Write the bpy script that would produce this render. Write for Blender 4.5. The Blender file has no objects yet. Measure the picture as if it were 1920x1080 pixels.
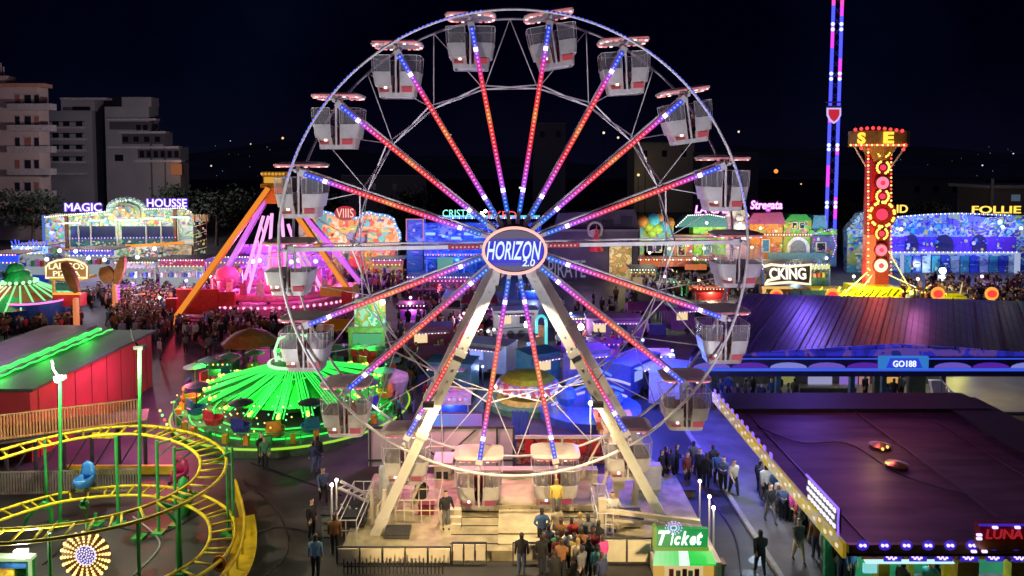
import bpy, math, random
from mathutils import Vector, Matrix
RND = random.Random(11)
S = bpy.context.scene
COL = S.collection
# ------------------------------------------------------------------ camera
F, PCY, TILT, CZ = 1350.0, 370.0, math.radians(2.96), 16.7
cd = bpy.data.cameras.new('camera'); cam = bpy.data.objects.new('camera', cd); COL.objects.link(cam)
cd.sensor_width = 36; cd.lens = F / 1920 * 36; cd.shift_y = (PCY - 540) / 1920
cd.clip_start = .5; cd.clip_end = 5000
cam.location = (0, 0, CZ); cam.rotation_euler = (math.radians(90) - TILT, 0, 0)
S.camera = cam
# ------------------------------------------------------------------ night sky
w = bpy.data.worlds.new('World'); S.world = w; w.use_nodes = True
nt = w.node_tree; nt.nodes.clear()
wo = nt.nodes.new('ShaderNodeOutputWorld'); bg = nt.nodes.new('ShaderNodeBackground')
tc = nt.nodes.new('ShaderNodeTexCoord'); sx = nt.nodes.new('ShaderNodeSeparateXYZ'); rp = nt.nodes.new('ShaderNodeValToRGB')
rp.color_ramp.elements[0].position = 0.0; rp.color_ramp.elements[0].color = (.0022, .0018, .0085, 1)
e_ = rp.color_ramp.elements.new(.12); e_.color = (.0003, .0003, .0046, 1)
rp.color_ramp.elements[-1].position = .35; rp.color_ramp.elements[-1].color = (.0001, .0001, .0038, 1)
ns = nt.nodes.new('ShaderNodeTexNoise'); ns.inputs['Scale'].default_value = 2.6; ns.inputs['Detail'].default_value = 5
nr = nt.nodes.new('ShaderNodeValToRGB'); nr.color_ramp.elements[0].position = .5; nr.color_ramp.elements[1].position = .8
nr.color_ramp.elements[1].color = (.0004, .0026, .0065, 1)
ad = nt.nodes.new('ShaderNodeMix'); ad.data_type = 'RGBA'; ad.blend_type = 'ADD'; ad.inputs[0].default_value = 1
nt.links.new(tc.outputs['Generated'], sx.inputs[0]); nt.links.new(sx.outputs['Z'], rp.inputs[0])
nt.links.new(tc.outputs['Generated'], ns.inputs[0]); nt.links.new(ns.outputs[0], nr.inputs[0])
nt.links.new(rp.outputs[0], ad.inputs[6]); nt.links.new(nr.outputs[0], ad.inputs[7])
nt.links.new(ad.outputs[2], bg.inputs[0]); bg.inputs[1].default_value = .7
nt.links.new(bg.outputs[0], wo.inputs[0])
S.view_settings.view_transform = 'Standard'; S.view_settings.look = 'None'
S.view_settings.exposure = .22; S.view_settings.gamma = 1
S.render.engine = 'CYCLES'
S.cycles.use_denoising = True
S.cycles.sample_clamp_indirect = 4.0; S.cycles.max_bounces = 5; S.cycles.transparent_max_bounces = 12
S.cycles.caustics_reflective = False; S.cycles.caustics_refractive = False

ml = bpy.data.lights.new('night_fill', 'SUN'); ml.energy = .055; ml.angle = math.radians(5); ml.color = (.4, .45, 1)  # added fill with no moon in view, lifts hills and dark structures
mo = bpy.data.objects.new('night_fill', ml); COL.objects.link(mo); mo.rotation_euler = (math.radians(50), 0, math.radians(-25))
# ------------------------------------------------------------------ unprojection: a picture point at a real distance
def ray(px, py):
    a, b = (px - 960) / F, (PCY - py) / F
    return Vector((a, math.cos(TILT) + b * math.sin(TILT), -math.sin(TILT) + b * math.cos(TILT)))
def P(px, py, Y):
    d = ray(px, py); s = Y / d.y
    return Vector((d.x * s, Y, CZ + d.z * s))
def G(px, py, z=0.0):
    d = ray(px, py); s = (z - CZ) / d.z
    return Vector((d.x * s, d.y * s, z))

# ------------------------------------------------------------------ materials
MATS = {}
def mat(name, col, rough=.55, metal=0., var=.25, scale=3., bump=0., spec=.5, stretch=None):
    if name in MATS: return MATS[name]
    m = bpy.data.materials.new(name); m.use_nodes = True; n = m.node_tree.nodes; l = m.node_tree.links
    b = n['Principled BSDF']; b.inputs['Roughness'].default_value = rough; b.inputs['Metallic'].default_value = metal
    b.inputs['Specular IOR Level'].default_value = spec
    t = n.new('ShaderNodeTexCoord'); nz = n.new('ShaderNodeTexNoise')
    nz.inputs['Scale'].default_value = scale; nz.inputs['Detail'].default_value = 6
    r = n.new('ShaderNodeValToRGB'); r.color_ramp.elements[0].position = .3; r.color_ramp.elements[1].position = .7
    r.color_ramp.elements[0].color = tuple(c * (1 - var) for c in col) + (1,)
    r.color_ramp.elements[1].color = tuple(min(1, c * (1 + var)) for c in col) + (1,)
    if stretch:
        mp = n.new('ShaderNodeMapping'); mp.inputs['Scale'].default_value = stretch; l.new(t.outputs['Object'], mp.inputs[0]); l.new(mp.outputs[0], nz.inputs[0])
    else: l.new(t.outputs['Object'], nz.inputs[0])
    l.new(nz.outputs[0], r.inputs[0]); l.new(r.outputs[0], b.inputs['Base Color'])
    if bump:
        bp = n.new('ShaderNodeBump'); bp.inputs['Strength'].default_value = bump
        l.new(nz.outputs[0], bp.inputs['Height']); l.new(bp.outputs[0], b.inputs['Normal'])
    MATS[name] = m; return m
def emi(name, col, st=1.0, sample=True):
    if name in MATS: return MATS[name]
    m = bpy.data.materials.new(name); m.use_nodes = True; n = m.node_tree.nodes; l = m.node_tree.links
    b = n['Principled BSDF']; b.inputs['Base Color'].default_value = (.02, .02, .02, 1)
    b.inputs['Emission Color'].default_value = tuple(col) + (1,); b.inputs['Emission Strength'].default_value = st
    if not sample: m.cycles.emission_sampling = 'NONE'
    MATS[name] = m; return m
def mural(name, cols, scale=.6, rough=.5, detail=3, stretch=(1, 1, 1), glow=0.):
    """painted fairground artwork: irregular patches of several paint colours"""
    if name in MATS: return MATS[name]
    m = bpy.data.materials.new(name); m.use_nodes = True; n = m.node_tree.nodes; l = m.node_tree.links
    b = n['Principled BSDF']; b.inputs['Roughness'].default_value = rough
    t = n.new('ShaderNodeTexCoord'); mp = n.new('ShaderNodeMapping'); mp.inputs['Scale'].default_value = stretch
    nz = n.new('ShaderNodeTexNoise'); nz.inputs['Scale'].default_value = scale; nz.inputs['Detail'].default_value = detail
    nz.inputs['Distortion'].default_value = .5
    r = n.new('ShaderNodeValToRGB'); r.color_ramp.interpolation = 'CONSTANT'
    e = r.color_ramp.elements
    k = len(cols)
    e[0].position = 0; e[0].color = tuple(cols[0]) + (1,)
    e[1].position = .32 + .36 / k; e[1].color = tuple(cols[1 % k]) + (1,)
    for i in range(2, k):
        q = e.new(.32 + .36 * i / k); q.color = tuple(cols[i]) + (1,)
    l.new(t.outputs['Object'], mp.inputs[0]); l.new(mp.outputs[0], nz.inputs[0]); l.new(nz.outputs[0], r.inputs[0])
    l.new(r.outputs[0], b.inputs['Base Color'])
    if glow:
        l.new(r.outputs[0], b.inputs['Emission Color']); b.inputs['Emission Strength'].default_value = glow
    MATS[name] = m; return m
def led_attr():
    if 'led' in MATS: return MATS['led']
    m = bpy.data.materials.new('led'); m.use_nodes = True; n = m.node_tree.nodes; l = m.node_tree.links
    b = n['Principled BSDF']; b.inputs['Base Color'].default_value = (.03, .03, .03, 1)
    a = n.new('ShaderNodeAttribute'); a.attribute_name = 'Col'
    l.new(a.outputs['Color'], b.inputs['Emission Color']); b.inputs['Emission Strength'].default_value = 1.0
    MATS['led'] = m; return m
def glassy(name, col, mix=.7):
    if name in MATS: return MATS[name]
    m = bpy.data.materials.new(name); m.use_nodes = True; n = m.node_tree.nodes; l = m.node_tree.links
    b = n['Principled BSDF']; b.inputs['Base Color'].default_value = tuple(col) + (1,); b.inputs['Roughness'].default_value = .15
    t = n.new('ShaderNodeBsdfTransparent'); x = n.new('ShaderNodeMixShader'); x.inputs[0].default_value = mix
    l.new(b.outputs[0], x.inputs[1]); l.new(t.outputs[0], x.inputs[2]); l.new(x.outputs[0], n['Material Output'].inputs[0])
    MATS[name] = m; return m

# ------------------------------------------------------------------ mesh builder
def wloc(o):
    v = Vector()
    while o is not None: v += o.location; o = o.parent
    return v
class MB:
    def __init__(s): s.v = []; s.f = []; s.m = []; s.c = []; s.p = []
    def add(s, vs, fs, m=0, c=None):
        o = len(s.v); s.p.append((o, len(s.f))); s.v += [tuple(v) for v in vs]
        for f in fs: s.f.append([i + o for i in f]); s.m.append(m); s.c.append(c)
    def box(s, c, d, m=0, rz=0., col=None):
        x, y, z = d[0] / 2, d[1] / 2, d[2] / 2; cr, sr = math.cos(rz), math.sin(rz)
        vs = []
        for a in (-x, x):
            for b in (-y, y):
                for e in (-z, z): vs.append((c[0] + a * cr - b * sr, c[1] + a * sr + b * cr, c[2] + e))
        s.add(vs, [(0, 1, 3, 2), (4, 6, 7, 5), (0, 4, 5, 1), (2, 3, 7, 6), (0, 2, 6, 4), (1, 5, 7, 3)], m, col)
    def rect(s, x0, y0, x1, y1, Y, dep=.2, m=0, col=None):
        """box whose front face at distance Y covers the picture rectangle"""
        a, b = P(x0, y0, Y), P(x1, y1, Y)
        s.box(((a.x + b.x) / 2, Y + dep / 2, (a.z + b.z) / 2), (abs(b.x - a.x), dep, abs(b.z - a.z)), m, 0, col)
    def bar(s, p, q, wd, h=None, m=0, col=None, up=None):
        p, q = Vector(p), Vector(q); d = (q - p).normalized(); h = h or wd
        u = Vector(up) if up else (Vector((0, 1, 0)) if abs(d.y) < .9 else Vector((0, 0, 1)))
        a = d.cross(u).normalized(); b = a.cross(d).normalized()
        vs = [o + a * (i * wd / 2) + b * (j * h / 2) for o in (p, q) for i, j in ((-1, -1), (1, -1), (1, 1), (-1, 1))]
        s.add(vs, [(0, 3, 2, 1), (4, 5, 6, 7), (0, 1, 5, 4), (1, 2, 6, 5), (2, 3, 7, 6), (3, 0, 4, 7)], m, col)
    def tube(s, pts, r, n=6, m=0, closed=False, col=None):
        pts = [Vector(p) for p in pts]; k = len(pts); rs = r if isinstance(r, (list, tuple)) else [r] * k
        vs = []
        for i, p in enumerate(pts):
            d = ((pts[(i + 1) % k] if closed or i < k - 1 else p) - (pts[i - 1] if closed or i > 0 else p)).normalized()
            u = Vector((0, 0, 1)) if abs(d.z) < .9 else Vector((0, 1, 0))
            a = d.cross(u).normalized(); b = d.cross(a)
            for j in range(n):
                t = 2 * math.pi * j / n; vs.append(p + (a * math.cos(t) + b * math.sin(t)) * rs[i])
        fs = []
        for i in range(k if closed else k - 1):
            e = (i + 1) % k
            for j in range(n): fs.append((i * n + j, i * n + (j + 1) % n, e * n + (j + 1) % n, e * n + j))
        if not closed: fs += [tuple(range(n))[::-1], tuple(range((k - 1) * n, k * n))]
        s.add(vs, fs, m, col)
    def lathe(s, c, prof, n=20, m=0, sxy=(1, 1), axis='z', col=None, arc=None):
        c = Vector(c); vs = []; fs = []; k = len(prof)
        for r, h in prof:
            for j in range(n):
                t = 2 * math.pi * j / n
                a, b = r * math.cos(t) * sxy[0], r * math.sin(t) * sxy[1]
                vs.append(c + (Vector((a, b, h)) if axis == 'z' else Vector((a, h, b))))
        for i in range(k - 1):
            for j in range(n): fs.append((i * n + j, i * n + (j + 1) % n, (i + 1) * n + (j + 1) % n, (i + 1) * n + j))
        if prof[0][0] > 1e-4: fs.append(tuple(range(n))[::-1])
        if prof[-1][0] > 1e-4: fs.append(tuple(range((k - 1) * n, k * n)))
        s.add(vs, fs, m, col)
    def ball(s, c, r, m=0, n=6, col=None):
        s.lathe(c, [(max(r * math.sin(math.pi * i / 4), 1e-5), -r * math.cos(math.pi * i / 4)) for i in range(5)], n, m, col=col)
    def prism(s, pts, y0, y1, m=0, col=None):
        k = len(pts)
        vs = [(x, y0, z) for x, z in pts] + [(x, y1, z) for x, z in pts]
        s.add(vs, [tuple(range(k)), tuple(range(2 * k - 1, k - 1, -1))] + [(i, i + k, (i + 1) % k + k, (i + 1) % k) for i in range(k)], m, col)
    def pprism(s, pp, Y, dep, m=0, col=None):
        q = [P(a, b, Y) for a, b in pp]; s.prism([(v.x, v.z) for v in q], Y, Y + dep, m, col)
    def ring(s, c, r0, r1, dep, n=28, m=0, sx=1., sz=1., col=None):
        """flat ring in the XZ plane facing the viewer"""
        c = Vector(c); vs = []; fs = []
        for y in (0, dep):
            for r in (r0, r1):
                for j in range(n):
                    t = 2 * math.pi * j / n; vs.append(c + Vector((r * math.cos(t) * sx, y, r * math.sin(t) * sz)))
        for j in range(n):
            k = (j + 1) % n
            fs += [(j, k, n + k, n + j), (2 * n + j, 3 * n + j, 3 * n + k, 2 * n + k), (n + j, n + k, 3 * n + k, 3 * n + j), (j, 2 * n + j, 2 * n + k, k)]
        s.add(vs, fs, m, col)
    def disc(s, c, r, dep, n=24, m=0, sx=1., sz=1., col=None):
        s.prism([(c[0] + r * sx * math.cos(2 * math.pi * j / n), c[2] + r * sz * math.sin(2 * math.pi * j / n)) for j in range(n)], c[1], c[1] + dep, m, col)
    def each(s, name, mats, parent=None, world=True, smooth=False):
        """one object for every piece that was added"""
        out = []; ends = s.p[1:] + [(len(s.v), len(s.f))]
        for (v0, f0), (v1, f1) in zip(s.p, ends):
            q = MB(); q.v = s.v[v0:v1]; q.f = [[i - v0 for i in f] for f in s.f[f0:f1]]; q.m = s.m[f0:f1]; q.c = s.c[f0:f1]
            out.append(q.build(name, mats, parent, world, smooth))
        return out
    def build(s, name, mats, parent=None, world=True, smooth=False):
        if not isinstance(mats, (list, tuple)): mats = [mats]
        me = bpy.data.meshes.new(name)
        off = wloc(parent) if parent is not None and world else Vector()
        me.from_pydata([(a - off.x, b - off.y, c - off.z) for a, b, c in s.v], [], s.f)
        for q in mats: me.materials.append(q)
        me.polygons.foreach_set('material_index', s.m)
        if smooth: me.polygons.foreach_set('use_smooth', [True] * len(s.f))
        if any(c is not None for c in s.c):
            at = me.color_attributes.new('Col', 'FLOAT_COLOR', 'CORNER'); buf = []
            for f, c in zip(s.f, s.c):
                for _ in f: buf += list(c or (0, 0, 0)) + [1]
            at.data.foreach_set('color', buf)
        me.update()
        o = bpy.data.objects.new(name, me); COL.objects.link(o)
        if parent is not None: o.parent = parent
        return o
def tag(o, label=None, cat=None, group=None, kind=None):
    if label: o['label'] = label
    if cat: o['category'] = cat
    if group: o['group'] = group
    if kind: o['kind'] = kind
    return o
def thing(name, label, cat, loc=(0, 0, 0), rz=0, group=None):
    o = bpy.data.objects.new(name, None); COL.objects.link(o); o.location = loc; o.rotation_euler = (0, 0, rz)
    return tag(o, label, cat, group)
def copy_tree(o, parent=None):
    c = o.copy(); COL.objects.link(c); c.parent = parent
    for ch in o.children: copy_tree(ch, c)
    return c
def text(name, st, x0, y0, x1, y1, Y, mats, parent=None, shear=0., dep=.08, bold=0., yaw=None):
    """raised lettering at distance Y filling the picture rectangle"""
    cu = bpy.data.curves.new('t', 'FONT'); cu.body = st; cu.shear = shear; cu.offset = bold; cu.extrude = .05; cu.resolution_u = 3
    o = bpy.data.objects.new('t', cu); COL.objects.link(o)
    dg = bpy.context.evaluated_depsgraph_get(); me = bpy.data.meshes.new_from_object(o.evaluated_get(dg))
    bpy.data.objects.remove(o)
    xs = [v.co.x for v in me.vertices]; ys = [v.co.y for v in me.vertices]
    a, b = P(x0, y1, Y), P(x1, y0, Y); off = wloc(parent) if parent is not None else Vector()
    for v in me.vertices:
        fx = (v.co.x - min(xs)) / (max(xs) - min(xs)); fy = (v.co.y - min(ys)) / (max(ys) - min(ys))
        v.co = Vector((a.x + fx * (b.x - a.x), Y - (dep if v.co.z > 0 else 0), a.z + fy * (b.z - a.z))) - off
    me.name = name; me.materials.clear(); me.materials.append(mats)
    o = bpy.data.objects.new(name, me); COL.objects.link(o)
    if parent is not None: o.parent = parent
    return o
def lamp(loc, col, power, r=.25, typ='POINT', target=None, ang=60, size=1.):
    d = bpy.data.lights.new('lamp_light', typ); d.color = col; d.energy = power
    if typ == 'AREA': d.size = size
    else: d.shadow_soft_size = r
    if typ == 'SPOT': d.spot_size = math.radians(ang); d.spot_blend = .6
    o = bpy.data.objects.new('lamp_light', d); COL.objects.link(o); o.location = loc
    if target is not None: o.rotation_euler = (Vector(target) - Vector(loc)).to_track_quat('-Z', 'Y').to_euler()
    return o

PAL = {}
def palette(name, cols):
    if name not in PAL: PAL[name] = [mat('paint_%s_%d' % (name, i), c, .45, 0, .12, 2.) for i, c in enumerate(cols)]
    return PAL[name]
def artwork(parent, x0, y0, x1, y1, Y, n, mats, smin=3, smax=12, name='painted_artwork'):
    """cut-out painted shapes screwed on to a fairground front: discs, stars, leaves, arches, banners"""
    m = MB()
    for i in range(n):
        s = RND.uniform(smin, smax) * RND.uniform(.6, 1); cx, cy = RND.uniform(x0 + s / 2, max(x0 + s / 2, x1 - s / 2)), RND.uniform(y0 + s / 2, max(y0 + s / 2, y1 - s / 2))
        k = RND.randrange(6); mi = RND.randrange(len(mats)); a0 = RND.uniform(0, 6.28)
        if k == 0: pts = [(cx + s * .5 * math.cos(a), cy + s * .5 * math.sin(a)) for a in [j * math.pi / 7 for j in range(14)]]
        elif k == 1: pts = [(cx + s * (.55 if j % 2 else .25) * math.cos(a0 + j * math.pi / 5), cy + s * (.55 if j % 2 else .25) * math.sin(a0 + j * math.pi / 5)) for j in range(10)]
        elif k == 2: pts = [(cx + s * .9 * math.cos(a0) * u - s * .28 * math.sin(a0) * v, cy + s * .9 * math.sin(a0) * u * .7 + s * .28 * math.cos(a0) * v) for u, v in ((-.5, 0), (-.2, .9), (.2, .9), (.55, 0), (.2, -.9), (-.2, -.9))]
        elif k == 3: pts = [(cx - s * .4, cy + s * .5), (cx - s * .4, cy - s * .1)] + [(cx - s * .4 * math.cos(j * math.pi / 6), cy - s * .1 - s * .45 * math.sin(j * math.pi / 6)) for j in range(1, 6)] + [(cx + s * .4, cy - s * .1), (cx + s * .4, cy + s * .5)]
        elif k == 4: pts = [(cx - s * .8, cy - s * .15), (cx, cy - s * .3), (cx + s * .8, cy - s * .15), (cx + s * .8, cy + s * .15), (cx, cy), (cx - s * .8, cy + s * .15)]
        else: pts = [(cx + s * (.5 + .12 * math.sin(j * 3 + a0)) * math.cos(j * .52), cy + s * (.4 + .12 * math.cos(j * 2.3)) * math.sin(j * .52)) for j in range(12)]
        yy = Y - .012 * (i % 25) - .02
        q = [P(a, b, yy) for a, b in pts]
        m.prism([(v.x, v.z) for v in q], yy - .04, yy, mi)
    return m.build(name, mats, parent)
def bulb_row(parent, pts, Y, step, r, mats, name='bulb_row'):
    m = MB(); mats = mats if isinstance(mats, list) else [mats]; k = 0
    for a, b in zip(pts, pts[1:]):
        L = math.hypot(b[0] - a[0], b[1] - a[1]); n = max(1, int(L / step))
        for j in range(n):
            t = j / n; m.ball(P(a[0] + (b[0] - a[0]) * t, a[1] + (b[1] - a[1]) * t, Y), r, k % len(mats), 4); k += 1
    return m.build(name, mats, parent)
# common materials
STEEL = mat('pale_steel', (.68, .65, .68), .4, 0, .12)
LEGP = mat('silver_leg_paint', (.55, .54, .51), .45, 0, .05, 1.4)
DSTEEL = mat('dark_steel', (.06, .06, .07), .45, .4)
CREAM = mat('cream_paint', (.62, .55, .42), .4, 0, .1, 2.)
WHITE = mat('white_paint', (.75, .74, .72), .4, 0, .08)
GREYP = mat('grey_paint', (.3, .3, .31), .5)
BLACK = mat('black_paint', (.015, .015, .018), .5)
YELLOW = mat('yellow_paint', (.62, .42, .03), .4, 0, .15)
GREEN = mat('green_paint', (.03, .33, .06), .45, 0, .15)
RED = mat('red_paint', (.55, .03, .03), .45, 0, .2)
DKRED = mat('dark_red_vinyl', (.16, .015, .025), .5)
ORANGE = mat('orange_paint', (.75, .25, .03), .4, 0, .15)
PURPLE = mat('purple_paint', (.35, .1, .5), .4)
BLUEP = mat('blue_paint', (.03, .08, .5), .45)
PINK = mat('pink_paint', (.75, .2, .4), .45)
WOOD = mat('brown_board', (.2, .12, .07), .6)
ASPH = mat('asphalt', (.042, .04, .042), .55, 0, .6, .35, .25, .4)
PAVE = mat('paving', (.13, .12, .125), .7, 0, .3, .8, .1)
E_WHITE = emi('white_bulb', (1, .93, .85), 14)
E_WARM = emi('warm_bulb', (1, .72, .35), 9)
E_DOTW = emi('white_dot', (.9, .9, 1), 3, False)
E_BLUE = emi('blue_neon', (.05, .09, 1), 1.6)
E_LBLUE = emi('pale_blue_neon', (.25, .45, 1), 1.3)
E_CYAN = emi('cyan_neon', (.1, .75, .8), .9)
E_GREEN = emi('green_neon', (.05, 1, .12), 1.3)
E_GREENW = emi('pale_green_neon', (.45, 1, .5), 1.2)
E_PINK = emi('pink_neon', (1, .22, .6), 1.3)
E_MAG = emi('magenta_neon', (.85, .1, 1), 1.5)
E_RED = emi('red_neon', (1, .04, .03), 1.2)
E_ORANGE = emi('orange_neon', (1, .35, .05), 1.1)
E_YEL = emi('yellow_bulb', (1, .7, .12), 1.6)
BW_ = emi('tiny_white', (1, .9, .8), 2.2, False); BB_ = emi('tiny_blue', (.15, .25, 1), 2.0, False); BP_ = emi('tiny_pink', (1, .25, .7), 2.0, False); BY_ = emi('tiny_amber', (1, .6, .15), 2.0, False); BG_ = emi('tiny_green', (.2, 1, .3), 1.8, False); BR_ = emi('tiny_red', (1, .08, .06), 2.0, False)
E_VIO = emi('violet_neon', (.3, .08, 1), 1.4)
LED = led_attr()
# ------------------------------------------------------------------ ground, walkway, hills
g = MB(); g.add([(-2500, -60, 0), (2500, -60, 0), (2500, 3000, 0), (-2500, 3000, 0)], [(0, 1, 2, 3)])
tag(g.build('ground', ASPH), kind='structure')
g = MB()
g.box((13.2, 33, .06), (4.7, 34, .12))
tag(g.build('pavement', PAVE), kind='structure')
g = MB(); g.box((10.75, 33, .075), (.22, 34, .15))
tag(g.build('kerb', mat('kerb_stone', (.3, .29, .28), .7)), kind='structure')
g = MB(); N = 90
vs = []; fs = []
for j in range(5):
    for i in range(N + 1):
        x = -1100 + 2200 * i / N; yy = 620 + j * 120
        h = (0, 16, 26, 33, 30)[j] * (.75 + .35 * math.sin(i * .21 + 1) + .18 * math.sin(i * .53 + j)) + RND.uniform(-1, 1)
        vs.append((x, yy, max(h, 0) if j else -1))
for j in range(4):
    for i in range(N): fs.append((j * (N + 1) + i, j * (N + 1) + i + 1, (j + 1) * (N + 1) + i + 1, (j + 1) * (N + 1) + i))
g.add(vs, fs); tag(g.build('hills', mat('dark_hillside', (.16, .14, .18), .9, 0, .5, .02)), kind='structure')

# ------------------------------------------------------------------ the big wheel
HX, HY, HZ = .086, 31.78, 12.88
YAW = math.radians(.5); PH = math.radians(.93); NSP = 18
def wp(a, r, off):
    """point on the wheel: angle anticlockwise from the top, radius, depth behind the front rim"""
    lx, lz = -math.sin(a) * r, math.cos(a) * r
    return Vector((HX + lx * math.cos(YAW) - off * math.sin(YAW), HY + lx * math.sin(YAW) + off * math.cos(YAW), HZ + lz))
wheel = thing('ferris_wheel', 'tall white ferris wheel with coloured light spokes round an oval name sign', 'ferris wheel', (HX, HY, 0))
RR = 10.4
for off, nm in ((0, 'rim'), (2.16, 'rim')):
    m = MB(); m.tube([wp(2 * math.pi * i / 144, RR, off) for i in range(144)], .065 if off == 0 else .06, 6, 0, True)
    rim = m.build(nm, STEEL, wheel, smooth=True)
    if off == 0:
        m = MB()
        for a0, a1 in ((8, 30), (42, 74), (-8, -30), (-34, -58), (-70, -86)):
            k = int(abs(a1 - a0) / 1.1)
            for i in range(k):
                p = wp(math.radians(a0 + (a1 - a0) * i / k), RR, -.07); m.ball(p, .042, 0, 5)
        m.build('rim_light', emi('rim_dot', (.12, .16, 1), 1.6, False), rim)
def lerp(a, b, t): return tuple(x + (y - x) * t for x, y in zip(a, b))
STOPS = [(0, (.01, .16, .75)), (.07, (.02, .12, .85)), (.15, (.55, .06, .95)), (.27, (.75, .015, .38)), (.36, (.9, .008, .05)), (.47, (.95, .05, .02)),
         (.52, (.9, .24, .03)), (.57, (.95, .05, .02)), (.72, (.9, .01, .07)), (.80, (.75, .02, .5)), (.87, (.35, .08, .95)), (.92, (.03, .08, .95)), (1, (.03, .07, 1))]
def ledcol(t):
    for (a, ca), (b, cb) in zip(STOPS, STOPS[1:]):
        if t <= b: return lerp(ca, cb, (t - a) / (b - a))
    return STOPS[-1][1]
R0, R1 = 1.2, 9.8
def spoke_mesh(lit):
    fr = MB(); fr.box((0, .3, (R0 + R1) / 2), (.17, .42, R1 - R0 + .5), 0)
    fr.box((0, .3, R1 + .1), (.3, .5, .3), 0)
    st = MB(); n = 60
    for i in range(n):
        t0, t1 = i / n, (i + 1) / n
        if not lit and t0 > .16: break
        z0, z1 = R0 + .35 + (R1 - R0 - .35) * t0, R0 + .35 + (R1 - R0 - .35) * t1
        c = ledcol((t0 + t1) / 2); k = .66
        if not lit: c = (.35, .01, .03)
        st.box((0, .06, (z0 + z1) / 2), (.2, .06, z1 - z0), 0, 0, tuple(k * x for x in c))
    nd = 46
    for i in range(nd):
        t = (i + .5) / nd
        if not lit and t > .16: break
        z = R0 + .35 + (R1 - R0 - .35) * t; c = ledcol(t)
        big = lit and (i == 40 or i == 5)
        cc = tuple(min(2.2, 1.0 * x + (.3 if not big else 1.5)) for x in (c if lit else (.3, .0, .03)))
        r = .038 if not big else .095
        st.box((0, .02, z), (r * 2, .06, r * 2), 0, 0, cc)
    return fr, st
fr, st = spoke_mesh(True); sp0 = fr.build('spoke', STEEL, wheel, world=False); ld0 = st.build('led_strip', LED, sp0, world=False)
fr, st = spoke_mesh(False); sp1 = fr.build('spoke', STEEL, wheel, world=False); st.build('led_strip', LED, sp1, world=False)
first = {0: True, 1: True}
for i in range(NSP):
    a = math.radians(10 + 20 * i) + PH; dim = i in (4, 13)
    src = sp1 if dim else sp0
    if first[int(dim)]: o = src; first[int(dim)] = False
    else: o = copy_tree(src, wheel)
    o.location = (0, 0, HZ); o.rotation_euler = (0, -a, YAW)
# rear spokes and the crossing tie rods
m = MB()
for i in range(NSP):
    a = math.radians(10 + 20 * i) + PH
    m.tube([wp(a, 1.0, 1.9), wp(a, RR, 2.16)], .045, 5)
m.each('tension_rod', STEEL, wheel)
m = MB(); TR = 7.25
for i in range(NSP):
    a = math.radians(10 + 20 * i) + PH; b = a + math.radians(20)
    for p, q in ((wp(a, TR, .3), wp(b, TR, 2.1)), (wp(a, TR, 2.1), wp(b, TR, .3))): m.tube([p, q], .035, 5)
    m.tube([wp(a, TR, .3), wp(a, TR, 2.1)], .03, 5); c_ = (a + b) / 2
    m.tube([wp(a, TR, 2.1), wp(c_, RR, 2.16)], .025, 5); m.tube([wp(b, TR, 2.1), wp(c_, RR, 2.16)], .025, 5); m.tube([wp(a, TR, 2.1), wp(b, TR, 2.1)], .025, 5)
    m.tube([wp(a, RR, 0), wp(a, RR, 2.16)], .05, 5)
m.each('tie_rod', STEEL, wheel)
m = MB(); m.lathe((HX, HY, HZ), [(.5, -.9), (.7, -.35), (1.0, -.1), (1.0, .6), (.6, .7), (.6, 1.7), (1.0, 1.75), (1.0, 2.2), (.4, 2.3), (.4, 3.3)], 28, 0, axis='y')
m.build('hub', DSTEEL, wheel, smooth=False)
# oval name sign
sy = HY - 1.25; sc = P(965, 470, sy); sa, sb = 1.33, .98
m = MB(); m.prism([(sc.x + sa * math.cos(t * math.pi / 24), sc.z + sb * math.sin(t * math.pi / 24)) for t in range(48)], sy, sy + .3, 0)
sign = m.build('name_sign', mat('sign_backing', (.05, .05, .07), .4), wheel)
m = MB()
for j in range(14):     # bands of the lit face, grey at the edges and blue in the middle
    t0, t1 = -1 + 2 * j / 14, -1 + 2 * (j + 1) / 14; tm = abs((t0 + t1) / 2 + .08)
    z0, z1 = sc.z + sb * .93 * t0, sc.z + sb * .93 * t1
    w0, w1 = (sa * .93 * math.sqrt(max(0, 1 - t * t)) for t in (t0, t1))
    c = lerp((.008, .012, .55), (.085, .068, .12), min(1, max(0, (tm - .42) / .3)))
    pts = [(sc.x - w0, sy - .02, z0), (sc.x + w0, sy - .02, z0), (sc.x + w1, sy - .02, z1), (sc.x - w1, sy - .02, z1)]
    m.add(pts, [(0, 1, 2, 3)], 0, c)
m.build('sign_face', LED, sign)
m = MB(); m.tube([(sc.x + sa * math.cos(t * math.pi / 32), sy - .04, sc.z + sb * math.sin(t * math.pi / 32)) for t in range(64)], .062, 8, 0, True)
m.build('sign_neon', emi('sign_rim_neon', (1, .42, .36), 1.25), sign, smooth=True)
E_LET = emi('letter_white', (.72, .86, 1), 1.0)
text('lettering', 'HORIZON', 912, 452, 1015, 487, sy - .06, E_LET, sign, .3, .06, .012)
text('lettering', '2.0', 979, 486, 1003, 499, sy - .06, E_LET, sign, .15, .06, .012)
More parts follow.
